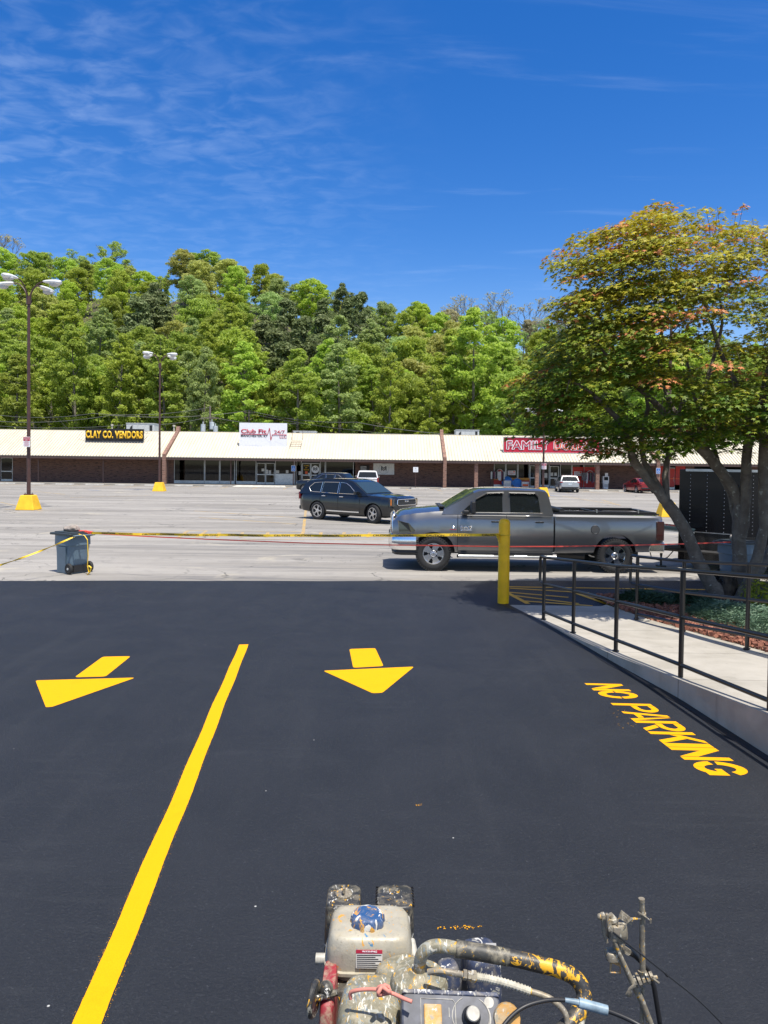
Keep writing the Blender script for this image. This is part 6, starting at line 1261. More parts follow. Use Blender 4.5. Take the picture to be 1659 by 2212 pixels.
def proto_tree(kind, seed):
    r = random.Random(seed); bl = []; tb = MB(); n = 3000; size = .27; mat = 'leaf_green'; st = 1.0
    def limb(z0, ang, ln, rise, rad): 
        d = Vector((cos(ang), sin(ang), 0)); pts = [Vector((0, 0, z0)), d * ln * .5 + Vector((0, 0, z0 + rise * .45)), d * ln + Vector((0, 0, z0 + rise))]; tb.tube(pts, [rad, rad * .6, rad * .2], 5); return pts[-1]
    if kind == 'poplar':
        h = 19.0; tb.tube([(0, 0, -1), (.1, .05, h * .45), (-.05, 0, h * .93)], [.24, .17, .03], 7); n = 11500; size = .17
        for i in range(120):
            t = r.random() ** .8; z = h * (.28 + .70 * t); R_ = 3.3 * (1 - t ** 2.6) ** .8 * (.75 + .4 * r.random()) * min(1, .45 + t * 2.2) + .3; a = r.uniform(0, 6.28); bl.append((R_ * cos(a) * r.uniform(.4, .95), R_ * sin(a) * r.uniform(.4, .95), z, r.uniform(.45, .95) * (1.1 - .4 * t)))
        for i in range(16): limb(h * r.uniform(.25, .85), r.uniform(0, 6.28), r.uniform(1.2, 2.8), r.uniform(1, 2.5), .06)
    elif kind == 'broad':
        h = 14.0; tb.tube([(0, 0, -1), (.15, .1, h * .4), (0, 0, h * .85)], [.26, .17, .04], 7); n = 11500; size = .178
        for i in range(120):
            a = r.uniform(0, 6.28); t = r.uniform(-.85, 1); R_ = (3.5 + .5 * sin(a * 3 + seed)) * sqrt(max(0.05, 1 - t * t)) * r.uniform(.35, 1); bl.append((R_ * cos(a), R_ * sin(a), h * .60 + t * h * .36, r.uniform(.45, 1.0)))
        for i in range(12): limb(h * r.uniform(.3, .65), r.uniform(0, 6.28), r.uniform(1.8, 3.4), r.uniform(1.5, 3.5), .08)
    elif kind == 'pine':
        h = 15.5; tb.tube([(0, 0, -1), (0, 0, h * .95)], [.24, .04], 7); n = 7600; size = .20; st = 1.5
        for i in range(42):
            t = r.random(); a = r.uniform(0, 6.28); R_ = 3.1 * (1 - t ** 1.6) * r.uniform(.4, 1) + .2; bl.append((R_ * cos(a), R_ * sin(a), h * (.35 + .62 * t), r.uniform(.7, 1.25)))
        for i in range(14): limb(h * r.uniform(.3, .9), r.uniform(0, 6.28), r.uniform(1.2, 2.8), r.uniform(.1, .8), .06)
    elif kind == 'airy':
        h = 15.0; tb.tube([(0, 0, -1), (.3, 0, h * .35), (.2, .2, h * .6)], [.26, .2, .12], 7); n = 2600; size = .19
        for i in range(20):
            a = r.uniform(0, 6.28); z0 = h * r.uniform(.35, .62); ln = r.uniform(1.5, 4.2); ri = r.uniform(1.5, 5.5); e = limb(z0, a, ln, ri, .09)
            for j in range(2): bl.append((e.x + r.uniform(-.7, .7), e.y + r.uniform(-.7, .7), e.z + r.uniform(-.5, .7), r.uniform(.5, .95)))
            for j in range(4): a2 = a + r.uniform(-.9, .9); tb.tube([e * .8 + Vector((0, 0, z0 * .2)), e + Vector((cos(a2), sin(a2), r.uniform(.3, 1.3))) * 1.0], [.03, .01], 4)
    elif kind == 'bare':
        h = 15.0; tb.tube([(0, 0, -1), (.1, 0, h * .3), (0, 0, h * .55)], [.26, .2, .12], 7); n = 500; size = .18
        def grow(p, d, l, rad, dep):
            e = p + d * l; m = p + d * l * .5 + Vector((r.uniform(-.1, .1), r.uniform(-.1, .1), 0)) * l; tb.tube([p, m, e], [rad, rad * .8, rad * .6], 4, cap=False)
            if dep == 0: bl.append((e.x, e.y, e.z, r.uniform(.3, .6))); return
            for _ in range(3): d2 = (d + Vector((r.uniform(-.65, .65), r.uniform(-.65, .65), r.uniform(-.1, .5)))).normalized(); grow(e, d2, l * r.uniform(.6, .8), rad * .62, dep - 1)
        for i in range(5): a = i * 1.3; grow(Vector((0, 0, h * r.uniform(.25, .5))), Vector((cos(a) * .5, sin(a) * .5, 1)).normalized(), 3.4, .10, 3)
    V = cloud(bl, n, size, st); return tb, V
PROT = {}
def get_proto(kind, mat, seed):
    key = (kind, mat, seed)
    if key not in PROT:
        if (kind, seed) not in PROT: PROT[(kind, seed)] = proto_tree(kind, seed)
        tb, V = PROT[(kind, seed)]; o = tb.build('trunk', 'bark', smooth=60); tm = o.data; bpy.data.objects.remove(o)
        PROT[key] = (tm, fast_mesh('crown', V, 4, mat))
    return PROT[key]
tr_ = random.Random(21); cnt = 0; DESC = {}
kn = {('poplar', 'leaf_light'): 'tall light green tree', ('poplar', 'leaf_green'): 'tall mid green tree', ('poplar', 'leaf_sage'): 'tall sage green tree', ('broad', 'leaf_green'): 'round mid green tree', ('broad', 'leaf_light'): 'round fresh green tree', ('broad', 'leaf_lime'): 'round lime green tree', ('broad', 'leaf_olive'): 'round olive-yellow tree', ('pine', 'leaf_pine'): 'dark green pine',
      ('airy', 'leaf_green'): 'airy green tree', ('airy', 'leaf_sage'): 'airy pale grey-green tree', ('bare', 'leaf_tan'): 'nearly bare tan tree', ('broad', 'leaf_tan'): 'tan-leaved spring tree', ('poplar', 'leaf_lime'): 'tall lime green tree', ('broad', 'leaf_sage'): 'round sage green tree'}
LM = [(0, 'the far left edge'), (62, 'the large lamp pole'), (150, 'the black sign edge'), (247, 'black sign middle'), (305, 'the tall rooftop unit'), (355, 'the left brick fin'), (454, 'the transformer pole'), (538, 'the banner sign'), (600, 'the banner edge'), (657, 'the low rooftop unit'), (720, 'the black SUV'), (794, 'the white SUV'), (850, 'the monogram banner'), (900, 'the notice post'), (957, 'the middle brick fin'), (1008, 'the right rooftop unit'), (1060, 'the pickup cab roof'), (1110, 'the red F'), (1150, 'the red letters'), (1230, 'the silver SUV'), (1330, 'the red sedan'), (1440, 'the right lamp pole'), (1560, 'the black trailer')]
def put_tree(X, Y, kind, mat, hs, label_extra=None, big=1.0):
    global cnt
    seed = tr_.choice((1, 2, 3)) if kind in ('poplar', 'broad') else tr_.choice((1, 2))
    tm, cm = get_proto(kind, mat, seed); z = hill(X, Y) if Y > YF else 0; t = empty('pine_tree' if kind == 'pine' else 'tree', (X, Y, z), tr_.uniform(0, 6.28)); s = hs * tr_.uniform(.84, 1.16); t.scale = (s * tr_.uniform(.85, 1.3) * big, s * tr_.uniform(.85, 1.3) * big, s); t.rotation_euler.x = tr_.uniform(-.06, .06); t.rotation_euler.y = tr_.uniform(-.06, .06)
    o = bpy.data.objects.new('trunk', tm); COL.objects.link(o); o.parent = t; o = bpy.data.objects.new('crown', cm); COL.objects.link(o); o.parent = t
    u = UV((X, Y, z + 8))[0]; lm = min(LM, key=lambda q: abs(q[0] - u)); rel = 'above' if abs(u - lm[0]) < 14 else ('left of' if u < lm[0] else 'right of')
    q = (Y - YF) / (YRG - YF); band = 'foot of the wood' if q < .07 else 'lowest slope' if q < .16 else 'low slope' if q < .27 else 'lower middle slope' if q < .38 else 'middle slope' if q < .5 else 'upper-middle slope' if q < .62 else 'high slope' if q < .76 else 'upper slope' if q < .9 else 'skyline'
    K_ = kn.get((kind, mat), 'green tree'); lab = f"{K_}, {band}, {rel} {lm[1]}"; DESC[lab] = DESC.get(lab, 0) + 1
    if DESC[lab] == 2: lab = f"{K_}, rear of two, {band}, {rel} {lm[1]}"
    elif DESC[lab] > 2: lab = f"{K_}, rearmost, {band}, {rel} {lm[1]}"
    tag(t, lab, 'tree', 'trees on the wooded hill'); cnt += 1
rows = [97.5, 103, 109, 116, 124, 133, 143, 154, 166, 179, 193, 207, 217]
for ri, Y0 in enumerate(rows):
    sp = 5.9 + .40 * ri; x = -Y0 * .56 + tr_.uniform(0, sp)
    while x < Y0 * .54:
        X = x + tr_.uniform(-1.2, 1.2); Y = Y0 + tr_.uniform(-2.3, 2.3); x += sp
        z = hill(X, Y); u, v = UV((X, Y, z + 13)); r = tr_.random()
        if u > 1500 and ri % 2: continue
        if ri <= 1 and r > .30: r = (r - .3) / .7; kind, mat, hs = ('poplar', 'leaf_light' if r < .45 else 'leaf_green' if r < .85 else 'leaf_sage', tr_.uniform(.80, 1.08))
        elif ri <= 4: kind, mat, hs = ('poplar', 'leaf_light', .9) if r < .16 else ('broad', 'leaf_green', 1.0) if r < .62 else ('broad', 'leaf_light', 1.08) if r < .85 else ('poplar', 'leaf_sage', .9)
        else: kind, mat, hs = ('broad', 'leaf_green', .98) if r < .34 else ('broad', 'leaf_light', .98) if r < .62 else ('broad', 'leaf_olive', .95) if r < .78 else ('broad', 'leaf_lime', .9) if r < .90 else ('broad', 'leaf_sage', .95)
        if ri >= 2:
            if (530 < u < 800 and 640 < v < 770 and r < .8) or (285 < u < 350 and 655 < v < 700) or (700 < u < 800 and 620 < v < 680 and r < .6): kind, mat, hs = 'pine', 'leaf_pine', 1.0
            elif 850 < u < 1000 and 700 < v < 800 and r < .75: kind, mat, hs = 'broad', 'leaf_olive', 1.0
            elif 590 < u < 700 and v < 660 and r < .7: kind, mat, hs = 'broad', 'leaf_lime', 1.0
            elif u > 950 and u < 1230 and v < 700: kind, mat, hs = ('bare', 'leaf_tan', .95) if r < .35 else ('broad', 'leaf_tan', .8) if r < .6 else ('airy', 'leaf_sage', .9)
            elif u > 1040 and v < 760 and r < .4: kind, mat, hs = 'broad', 'leaf_lime', .9
            elif 380 < u < 600 and v < 620 and r < .5: kind, mat, hs = 'broad', 'leaf_olive', 1.0
        if Y0 >= 207 and r > .82 and mat != 'leaf_tan': kind, mat = 'airy', 'leaf_green'
        if ri >= 11: hs *= .78
        put_tree(X, Y, kind, mat, hs)
for u, kind, mat, hs in ((8, 'bare', 'leaf_tan', 1.25), (150, 'airy', 'leaf_sage', 1.12), (232, 'airy', 'leaf_green', 1.2), (450, 'broad', 'leaf_green', 1.1), (412, 'broad', 'leaf_green', 1.05), (722, 'airy', 'leaf_sage', 1.28), (828, 'airy', 'leaf_sage', 1.15), (1070, 'bare', 'leaf_tan', 1.35), (1140, 'bare', 'leaf_tan', 1.15), (1010, 'bare', 'leaf_tan', 1.1), (275, 'broad', 'leaf_olive', 1.0)):
    X = (u - CX) / F * 213; put_tree(X, 213, kind, mat, hs * .84, big=1.15)
# undergrowth between the trunks
n = 60000; X = nr.uniform(-1, 1, n); Yv = 93.5 + 130 * nr.random(n) ** 2.4; X = X * Yv * .62; h = np.array([hill(a, c) if c > YF else 0 for a, c in zip(X, Yv)]); lump = 1.7 + 1.3 * np.sin(X * .7) * np.cos(Yv * .5 + X * .13)
Z = h + nr.random(n) ** 1.3 * (lump + .6) + .1; pos = np.stack([X, Yv, Z], 1); nm = nr.normal(size=(n, 3)) + np.array([0, -.3, .7]); nm /= np.linalg.norm(nm, axis=1)[:, None]; a = np.cross(nm, nr.normal(size=(n, 3))); a /= np.linalg.norm(a, axis=1)[:, None]; c = np.cross(nm, a); s = nr.uniform(.16, .42, n)[:, None]
me = fast_mesh('undergrowth', np.stack([pos - a * s, pos - c * s * .6, pos + a * s, pos + c * s * .6], 1).reshape(-1, 3), 4, 'leaf_light'); o = bpy.data.objects.new('undergrowth', me); COL.objects.link(o); tag(o, 'bright green undergrowth along the foot of the wooded hill', 'undergrowth', kind='stuff')
print('TREES', cnt)
# ------------------------------------------------------------------ Japanese maple by the ramp
mp0 = G(1575, 1297, .1); maple = empty('maple_tree', (mp0.x, mp0.y, .08)); tag(maple, 'large multi-stemmed maple with bronze-green layered leaves by the ramp', 'tree')
limbs = [
 ([(1575, 1300, 13.5, .20), (1551, 1279, 13.5, .17), (1536, 1264, 13.5, .155), (1507, 1212, 13.45, .135), (1484.5, 1156, 13.4, .13), (1462, 1115.5, 13.4, .125), (1440, 1085, 13.4, .12)]),
 ([(1440, 1085, 13.4, .105), (1425, 1067, 13.35, .095), (1399, 1037.5, 13.3, .09), (1369, 996.6, 13.2, .085), (1360, 959, 13.1, .075), (1330, 900, 12.8, .055), (1280, 850, 12.4, .035), (1230, 820, 12.1, .02)]),
 ([(1440, 1085, 13.4, .09), (1418, 1045, 13.45, .075), (1392, 1000, 13.5, .06), (1385, 944, 13.5, .05), (1400, 880, 13.6, .04), (1390, 800, 13.7, .025)]),
 ([(1440, 1085, 13.4, .08), (1436, 1026, 13.5, .065), (1443.5, 985.5, 13.6, .055), (1447, 950, 13.7, .05), (1470, 880, 13.9, .04), (1490, 800, 14.2, .025)]),
 ([(1596, 1300, 13.55, .20), (1597, 1271.6, 13.55, .175), (1598, 1200, 13.5, .15), (1596, 1138, 13.5, .135), (1599.6, 1090, 13.5, .13), (1585, 1055, 13.45, .12), (1555, 1015, 13.4, .115), (1525, 978, 13.3, .11), (1488, 948, 13.2, .095), (1451, 913, 13.0, .08), (1415, 870, 12.8, .06), (1370, 830, 12.5, .045), (1320, 780, 12.3, .03), (1280, 730, 12.2, .018)]),
 ([(1596, 1150, 13.6, .09), (1588.5, 1115.5, 13.6, .075), (1577, 1063.5, 13.7, .07), (1560, 1034, 13.8, .06), (1540, 960, 14.2, .05), (1500, 860, 14.6, .035), (1480, 760, 14.8, .02)]),
 ([(1601, 1160, 13.45, .115), (1607, 1120, 13.4, .11), (1611, 1045, 13.3, .105), (1614.5, 970.6, 13.2, .095), (1625, 920, 13.1, .085), (1600, 850, 12.9, .06), (1560, 770, 12.7, .045), (1530, 680, 12.6, .03), (1500, 590, 12.6, .016)]),
 ([(1525, 978, 13.3, .075), (1512, 930, 13.5, .065), (1516, 860, 13.6, .055), (1540, 780, 13.7, .04), (1560, 700, 13.8, .03), (1550, 600, 13.8, .016)]),
 ([(1600, 1290, 13.3, .12), (1622, 1245, 13.2, .11), (1640, 1190, 13.1, .105), (1651.6, 1138, 13.05, .10), (1650, 1045, 13.0, .10), (1651.6, 952, 12.9, .095), (1642, 890, 12.9, .085), (1660, 800, 12.9, .06), (1680, 690, 12.9, .04), (1690, 580, 13.0, .02)]),
 ([(1610, 1285, 13.8, .11), (1660, 1200, 14.0, .10), (1720, 1080, 14.2, .085), (1780, 960, 14.4, .07), (1850, 850, 14.6, .05), (1920, 760, 14.6, .03)]),
 ([(1642, 900, 12.9, .07), (1700, 840, 12.5, .05), (1780, 780, 12.2, .035), (1850, 720, 12.0, .02)]),
 ([(1488, 948, 13.2, .06), (1440, 860, 13.6, .05), (1420, 760, 13.9, .04), (1440, 660, 14.0, .028), (1430, 560, 14.0, .015)]),
]
nodes = []; tb = MB()
for lb in limbs:
    pts = [P(u, v, Y) for u, v, Y, r in lb]; rs = [l[3] * .86 for l in lb]; P2, R2 = [], []
    for i in range(len(pts) - 1):
        for k in range(3): q = k / 3; P2.append(pts[i].lerp(pts[i + 1], q) + Vector((rnd.uniform(-.012, .012), rnd.uniform(-.012, .012), 0)) * (k > 0)); R2.append((rs[i] + (rs[i + 1] - rs[i]) * q) * rnd.uniform(.95, 1.06))
    P2.append(pts[-1]); R2.append(rs[-1])
    if lb[0][1] > 1280: P2.insert(0, P2[0] - Vector((0, 0, .25))); R2.insert(0, R2[0] * 1.25)
    tb.tube(P2, R2, 12)
    for p, r in zip(P2, R2):
        if p.z > 2.1 and r < .09: nodes.append((p, r))
    # swelling knots
tb.build('trunk', 'maple_bark', maple, smooth=60, world=True)
poly_ = [(1206, 560), (1216, 528), (1262, 512), (1250, 500), (1290, 505), (1318, 478), (1336, 492), (1372, 462), (1400, 440), (1420, 438), (1436, 466), (1470, 452), (1496, 474), (1530, 458), (1562, 486), (1600, 466), (1640, 490), (1700, 480), (1800, 500), (1900, 560), (1990, 660), (2040, 780), (2020, 880), (1960, 950), (1850, 975), (1750, 965), (1660, 955), (1600, 975), (1560, 965), (1530, 985), (1480, 960), (1450, 985), (1400, 1010), (1370, 985), (1310, 985), (1270, 970), (1235, 962), (1200, 945), (1150, 932), (1112, 915), (1140, 890), (1118, 852), (1150, 838), (1108, 818), (1150, 800), (1180, 780), (1150, 758), (1200, 735), (1205, 700), (1222, 672), (1218, 640), (1262, 622), (1236, 596)]
def inside(u, v, pl=poly_):
    c = False; j = len(pl) - 1
    for i in range(len(pl)):
        a, b_ = pl[i], pl[j]
        if (a[1] > v) != (b_[1] > v) and u < (b_[0] - a[0]) * (v - a[1]) / (b_[1] - a[1]) + a[0]: c = not c
        j = i
    return c
r = random.Random(33); spr = []; cX, cZ = P(1590, 735, 13.4).x, P(1590, 735, 13.4).z; rX, rZ = 4.0, 2.75
tries = 0
while len(spr) < 1180 and tries < 60000:
    tries += 1; u = r.uniform(1120, 2045); v = r.uniform(435, 1010)
    if not inside(u, v): continue
    if sin(u * .043 + v * .031) * sin(v * .057 - u * .021) < -.38 and r.random() < .82: continue
    if u > 1450 and v < 830 and r.random() < .42: continue
    Yc = 13.2; p = P(u, v, Yc); e = ((p.x - cX) / rX) ** 2 + ((p.z - cZ) / rZ) ** 2; T = 2.25 * sqrt(max(.04, 1 - min(.96, e)))
    dy = T * (r.random() ** .45) * r.choice((-1, 1)) if r.random() < .72 else r.uniform(-T, T)
    if ((u - 1345) / 120) ** 2 + ((v - 862) / 42) ** 2 < 1 and r.random() < .80: continue
    if ((u - 1560) / 90) ** 2 + ((v - 760) / 70) ** 2 < 1 and r.random() < .62: continue
    if ((u - 1640) / 70) ** 2 + ((v - 640) / 60) ** 2 < 1 and r.random() < .35: continue
    if v > 960 and r.random() < .45: continue
    p = P(u, v, Yc + dy * .9)
    spr.append(p)
# hook every spray to the nearest branch, nearest sprays first, so twigs fork
import heapq
root_c = Vector((cX + .2, 13.4, cZ - 1.2)); spr.sort(key=lambda p: (p - root_c).length); tw = MB(); tw2 = tw; npos = [n[0] for n in nodes]; nrad = [n[1] for n in nodes]
arr = np.array([tuple(p) for p in npos])
for p in spr:
    d = np.linalg.norm(arr - np.array(tuple(p)), axis=1) + np.maximum(0, arr[:, 2] - p.z) * .6; i = int(d.argmin()); a = Vector(arr[i]); rr = min(nrad[i] * .7, .022)
    if (p - a).length < .12: continue
    m = a.lerp(p, .5) + Vector((r.uniform(-.06, .06), r.uniform(-.06, .06), r.uniform(-.02, .10))) * (p - a).length * 1.2; r1 = max(.0045, rr * .75); r2 = max(.003, rr * .5)
    tw.tube([a, m, p], [rr, r1, r2], 5, cap=False); arr = np.vstack([arr, [tuple(m)], [tuple(p)]]); nrad += [r1, r2]
# thin upright shoots with young leaves on top of the crown
for k in range(70):
    u = r.uniform(1330, 1980); v = 505 - 45 * (1 if 1380 < u < 1640 else .2) + r.uniform(-6, 40); a = P(u, v + 60, 13.2 + r.uniform(-1.2, 1.2)); e = a + Vector((r.uniform(-.12, .12), r.uniform(-.1, .1), r.uniform(.35, .62)))
    if k < 46: tw2.tube([a, a.lerp(e, .5) + Vector((.02, 0, 0)), e], [.006, .005, .003], 4, cap=False); spr.append(e - Vector((0, 0, .05)))
tw.build('twig', 'maple_bark', maple, smooth=60, world=True)['kind'] = 'stuff'
# leaves: five-lobed stars in flat drooping sprays
nl = 66; N_l = len(spr) * nl; g = np.random.default_rng(3); C = np.repeat(np.array([tuple(p) for p in spr]), nl, 0)
rr0 = g.uniform(.26, .50, len(spr)); rr0[-46:] = g.uniform(.08, .16, 46); rad = np.repeat(rr0, nl); th = g.uniform(0, 2 * pi, N_l); q = np.sqrt(g.random(N_l)); x = rad * q * np.cos(th); y = rad * q * np.sin(th)
outx = np.repeat(np.array([(p.x - cX) for p in spr]) / rX, nl); outy = np.repeat(np.array([(p.y - 13.4) for p in spr]) / 2.6, nl)
z = -.30 * (x * outx + y * outy) - .45 * q * q * rad * .5 + g.normal(0, .026, N_l)
pos = C + np.stack([x, y, z], 1)
nm = np.stack([outx * .38 + x / rad * .22, outy * .38 + y / rad * .22, np.ones(N_l)], 1) + g.normal(0, .30, (N_l, 3)); nm /= np.linalg.norm(nm, axis=1)[:, None]
tip = np.stack([outx + x / rad * .8, outy + y / rad * .8, np.full(N_l, -.45)], 1) + g.normal(0, .35, (N_l, 3)); a = tip - nm * (tip * nm).sum(1)[:, None]; a /= np.linalg.norm(a, axis=1)[:, None]; c = np.cross(nm, a)
s = g.uniform(.050, .084, N_l); s[-46 * nl:] *= np.where(g.random(46 * nl) < .35, .8, .001)
angs = [0, 26, 50, 76, 104, 180, -104, -76, -50, -26]; rds = [1.0, .40, .86, .36, .58, .16, .58, .36, .86, .40]
ring = [pos + (a * cos(radians(t)) + c * sin(radians(t))) * (s * rr)[:, None] - nm * (s * .18 * rr)[:, None] for t, rr in zip(angs, rds)]
# kites: centre(4) notch tip notch : share the petiole point
def vert(i): return ring[i % 10]
quads = []
cen = pos - a * (s * .1)[:, None]
for tipi in (0, 2, 4, 6, 8):
    n0 = (tipi - 1) % 10; n1 = (tipi + 1) % 10; quads.append(np.stack([cen, vert(n0), vert(tipi), vert(n1)], 1))
V = np.stack(quads, 1).reshape(-1, 3) - np.array(tuple(maple.location))
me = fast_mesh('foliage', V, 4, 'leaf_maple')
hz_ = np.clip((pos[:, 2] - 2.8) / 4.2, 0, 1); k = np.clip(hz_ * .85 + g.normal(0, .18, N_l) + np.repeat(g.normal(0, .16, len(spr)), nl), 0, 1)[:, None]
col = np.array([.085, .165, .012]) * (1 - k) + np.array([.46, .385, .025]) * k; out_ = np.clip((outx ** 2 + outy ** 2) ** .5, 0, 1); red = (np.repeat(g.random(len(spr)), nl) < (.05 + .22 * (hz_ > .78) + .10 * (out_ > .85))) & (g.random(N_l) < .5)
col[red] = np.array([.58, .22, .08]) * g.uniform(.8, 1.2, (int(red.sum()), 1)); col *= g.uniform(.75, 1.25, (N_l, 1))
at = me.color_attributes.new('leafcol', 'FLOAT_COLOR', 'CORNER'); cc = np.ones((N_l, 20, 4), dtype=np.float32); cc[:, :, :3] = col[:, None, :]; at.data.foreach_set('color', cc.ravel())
o = bpy.data.objects.new('foliage', me); COL.objects.link(o); o.parent = maple
# dark hollow stump between the stems
b = MB(); q_ = random.Random(2)
for k in range(15):
    a_ = k * 2 * pi / 15; c_ = P(1572 + 14 * cos(a_), 1285, 13.5 + .12 * sin(a_)); b.tube([c_ - Vector((0, 0, .15)), c_ + Vector((q_.uniform(-.05, .05), 0, .15)), c_ + Vector((q_.uniform(-.1, .1), q_.uniform(-.05, .05), q_.uniform(.25, .42)))], [.07, .06, .015], 6)
simple('rot_wood', (.06, .045, .032), .95, var=.6, scale=9, bump=.8, kind='World'); b.build('rotten_stump', 'rot_wood', maple, smooth=30, world=True)
# ------------------------------------------------------------------ walk-behind line striper in the foreground
mc = empty('line_striper', (.12, 2.35, 0)); tag(mc, 'paint-spattered walk-behind line striping machine in the foreground', 'line striper')
def wb(b, name, mat, parent=None, **k):
    o = b.build(name, mat, None, **k); par = parent or mc; o.data.transform(Matrix.Translation(-Vector(mc.location))); o.parent = par; return o
def rbox(b, c, d, k=.25, rz=0, taper=1.0, n=6, z_round=.18):
    """soft-edged moulded box"""
    x, y, z = [q / 2 for q in d]; lv = [(-1, 1 - z_round), (-1 + z_round, 1.0), (.0, 1.0), (1 - z_round * 1.2, taper), (1 - z_round * .3, taper * (1 - z_round * .35)), (1, taper * (1 - z_round))]; vs = []; m = n * 4
    for zz, s in lv:
        for i in range(m):
            a = 2 * pi * (i + .5) / m; cc, ss = cos(a), sin(a); e = 2 / k; r = (abs(cc) ** e + abs(ss) ** e) ** (-1 / e); p = Vector((x * s * cc * r, y * s * ss * r, z * zz)); vs.append(Matrix.Rotation(rz, 3, 'Z') @ p + Vector(c))
    b.add(vs, [(i * m + j, i * m + (j + 1) % m, (i + 1) * m + (j + 1) % m, (i + 1) * m + j) for i in range(len(lv) - 1) for j in range(m)] + [tuple(range(m - 1, -1, -1)), tuple((len(lv) - 1) * m + j for j in range(m))])
# fuel tank
Yt = 2.53; xa, xc = P(698, 2090, 2.44).x, P(894, 2090, 2.44).x; xm = (xa + xc) / 2
b = MB(); rbox(b, (xm + .002, Yt + .01, .915), (xc - xa - .014, .220, .12), .34, 0, .93, 7, .20); tank = wb(b, 'fuel_tank', 'm_tank', smooth=50)
b = MB(); rbox(b, (xm, Yt + .008, .862), (xc - xa, .236, .016), .40, 0, 1.0, 7, .3); wb(b, 'tank_seam', 'm_tank', tank, smooth=50)
b = MB(); rbox(b, (xm + .005, Yt + .01, .828), (xc - xa - .03, .20, .06), .40, 0, 1.0, 7, .5); wb(b, 'tank_base', 'm_tank', tank, smooth=50)
cp = P(794, 2012, 2.53); b = MB(); vs = []; ns = 48
for z, r0 in ((0, .056), (.004, .058), (.036, .056), (.048, .051), (.053, .042)):
    for i in range(ns): a = 2 * pi * i / ns; r_ = r0 * (1 + .045 * (1 if sin(a * 9) > 0 else -1) * (1 if z < .04 else .3)); vs.append((cp.x + r_ * cos(a), cp.y + r_ * sin(a), .965 + z * .85))
b.add(vs, [(i * ns + j, i * ns + (j + 1) % ns, (i + 1) * ns + (j + 1) % ns, (i + 1) * ns + j) for i in range(4) for j in range(ns)] + [tuple(4 * ns + j for j in range(ns))]); wb(b, 'tank_cap', 'm_cap', smooth=40)
b = MB(); yf = Yt - .104
Ft, Nn = Vector((0, .17, .985)).normalized(), Vector((0, -.985, .17))
lc = P(798, 2076, 2.44); L0_ = Vector((lc.x - .045, yf + .002, .885))
# warning label on the tank front
b = MB(); b.prism([(0, 0), (.088, 0), (.088, .052), (0, .052)], L0_ + Nn * .0030, (1, 0, 0), Ft, Nn * .0012); lab = wb(b, 'warning_label', 'label_paper', tank)
b = MB(); b.prism([(0, .046), (.088, .046), (.088, .057), (0, .057)], L0_ + Nn * .0040, (1, 0, 0), Ft, Nn * .0012); wb(b, 'label_header', 'sign_crimson', tank)
o = text_mesh('WARNING', 'sign_white', 'lettering', L0_ + Nn * .0054 + Ft * .0485 + Vector((.02, 0, 0)), (1, 0, 0), Ft, .05, .0065, .0003, bold=.02); o.data.transform(Matrix.Translation(-Vector(mc.location))); o.parent = tank
b = MB()
for k in range(7): b.prism([(.003, .003 + k * .006), (.003 + .082 * (1 - .12 * (k % 3)), .003 + k * .006), (.003 + .082 * (1 - .12 * (k % 3)), .0055 + k * .006), (.003, .0055 + k * .006)], L0_ + Nn * .0043, (1, 0, 0), Ft, Nn * .0005)
wb(b, 'fine_print', 'dark_metal', tank)
# white paint runs over label and tank
# air cleaner and muffler behind the tank
def boxat(u0, u1_, vt, vf, Yf, depth, zb): a, c = P(u0, vf, Yf), P(u1_, vf, Yf); return (a.x + c.x) / 2, c.x - a.x, a.z
xm2, w2, zt2 = boxat(700, 781, 1914, 1956, 2.83, .14, .6); b = MB(); rbox(b, (xm2, 2.905, (zt2 + .60) / 2), (w2, .165, zt2 - .60), .35, 0, .94, 6, .12); ac = wb(b, 'air_cleaner', 'm_black', smooth=45)
b = MB(); b.lathe([(.001, 0), (.030, 0), (.034, .004), (.034, -.01)][::-1], 20, Matrix.Translation((xm2, 2.905, zt2 + .002))); b.tube([(xm2, 2.905, zt2), (xm2, 2.905, zt2 + .03)], .006, 8); b.box((xm2, 2.905, zt2 + .022), (.008, .028, .018)); wb(b, 'wing_nut', 'm_metal', ac, smooth=40)
xm3, w3, zt3 = boxat(811, 896, 1912, 1958, 2.83, .14, .6); b = MB(); rbox(b, (xm3, 2.905, (zt3 + .60) / 2), (w3, .17, zt3 - .60), .35, 0, .95, 6, .10); mf = wb(b, 'muffler_guard', 'm_black', smooth=45)
b = MB()
for k in range(7):
    b.box((xm3 - w3 * .44, 2.85 + k * .020, zt3 - .008), (.018, .008, .010), M4=Matrix.Rotation(.5, 3, 'Y')); b.box((xm3 + w3 * .44, 2.85 + k * .020, zt3 - .008), (.018, .008, .010), M4=Matrix.Rotation(-.5, 3, 'Y'))
for k in range(4): b.box((xm3 - .03 + k * .016, 2.8225, zt3 - .04), (.008, .006, .028))
wb(b, 'vent_slot', 'plastic_black', mf)
b = MB(); b.box((P(872, 2000, 2.78).x, 2.80, .74), (.05, .05, .16)); b.tube([(xm3 + .06, 2.80, .74), (xm3 + .075, 2.74, .70)], .018, 8); wb(b, 'exhaust', 'm_white', smooth=40, bevel=.01)
b = MB(); b.tube([(xm2 - .10, 2.80, .66), (xm2 - .065, 2.80, .66)], .02, 10); wb(b, 'choke_knob', 'm_white', smooth=40)
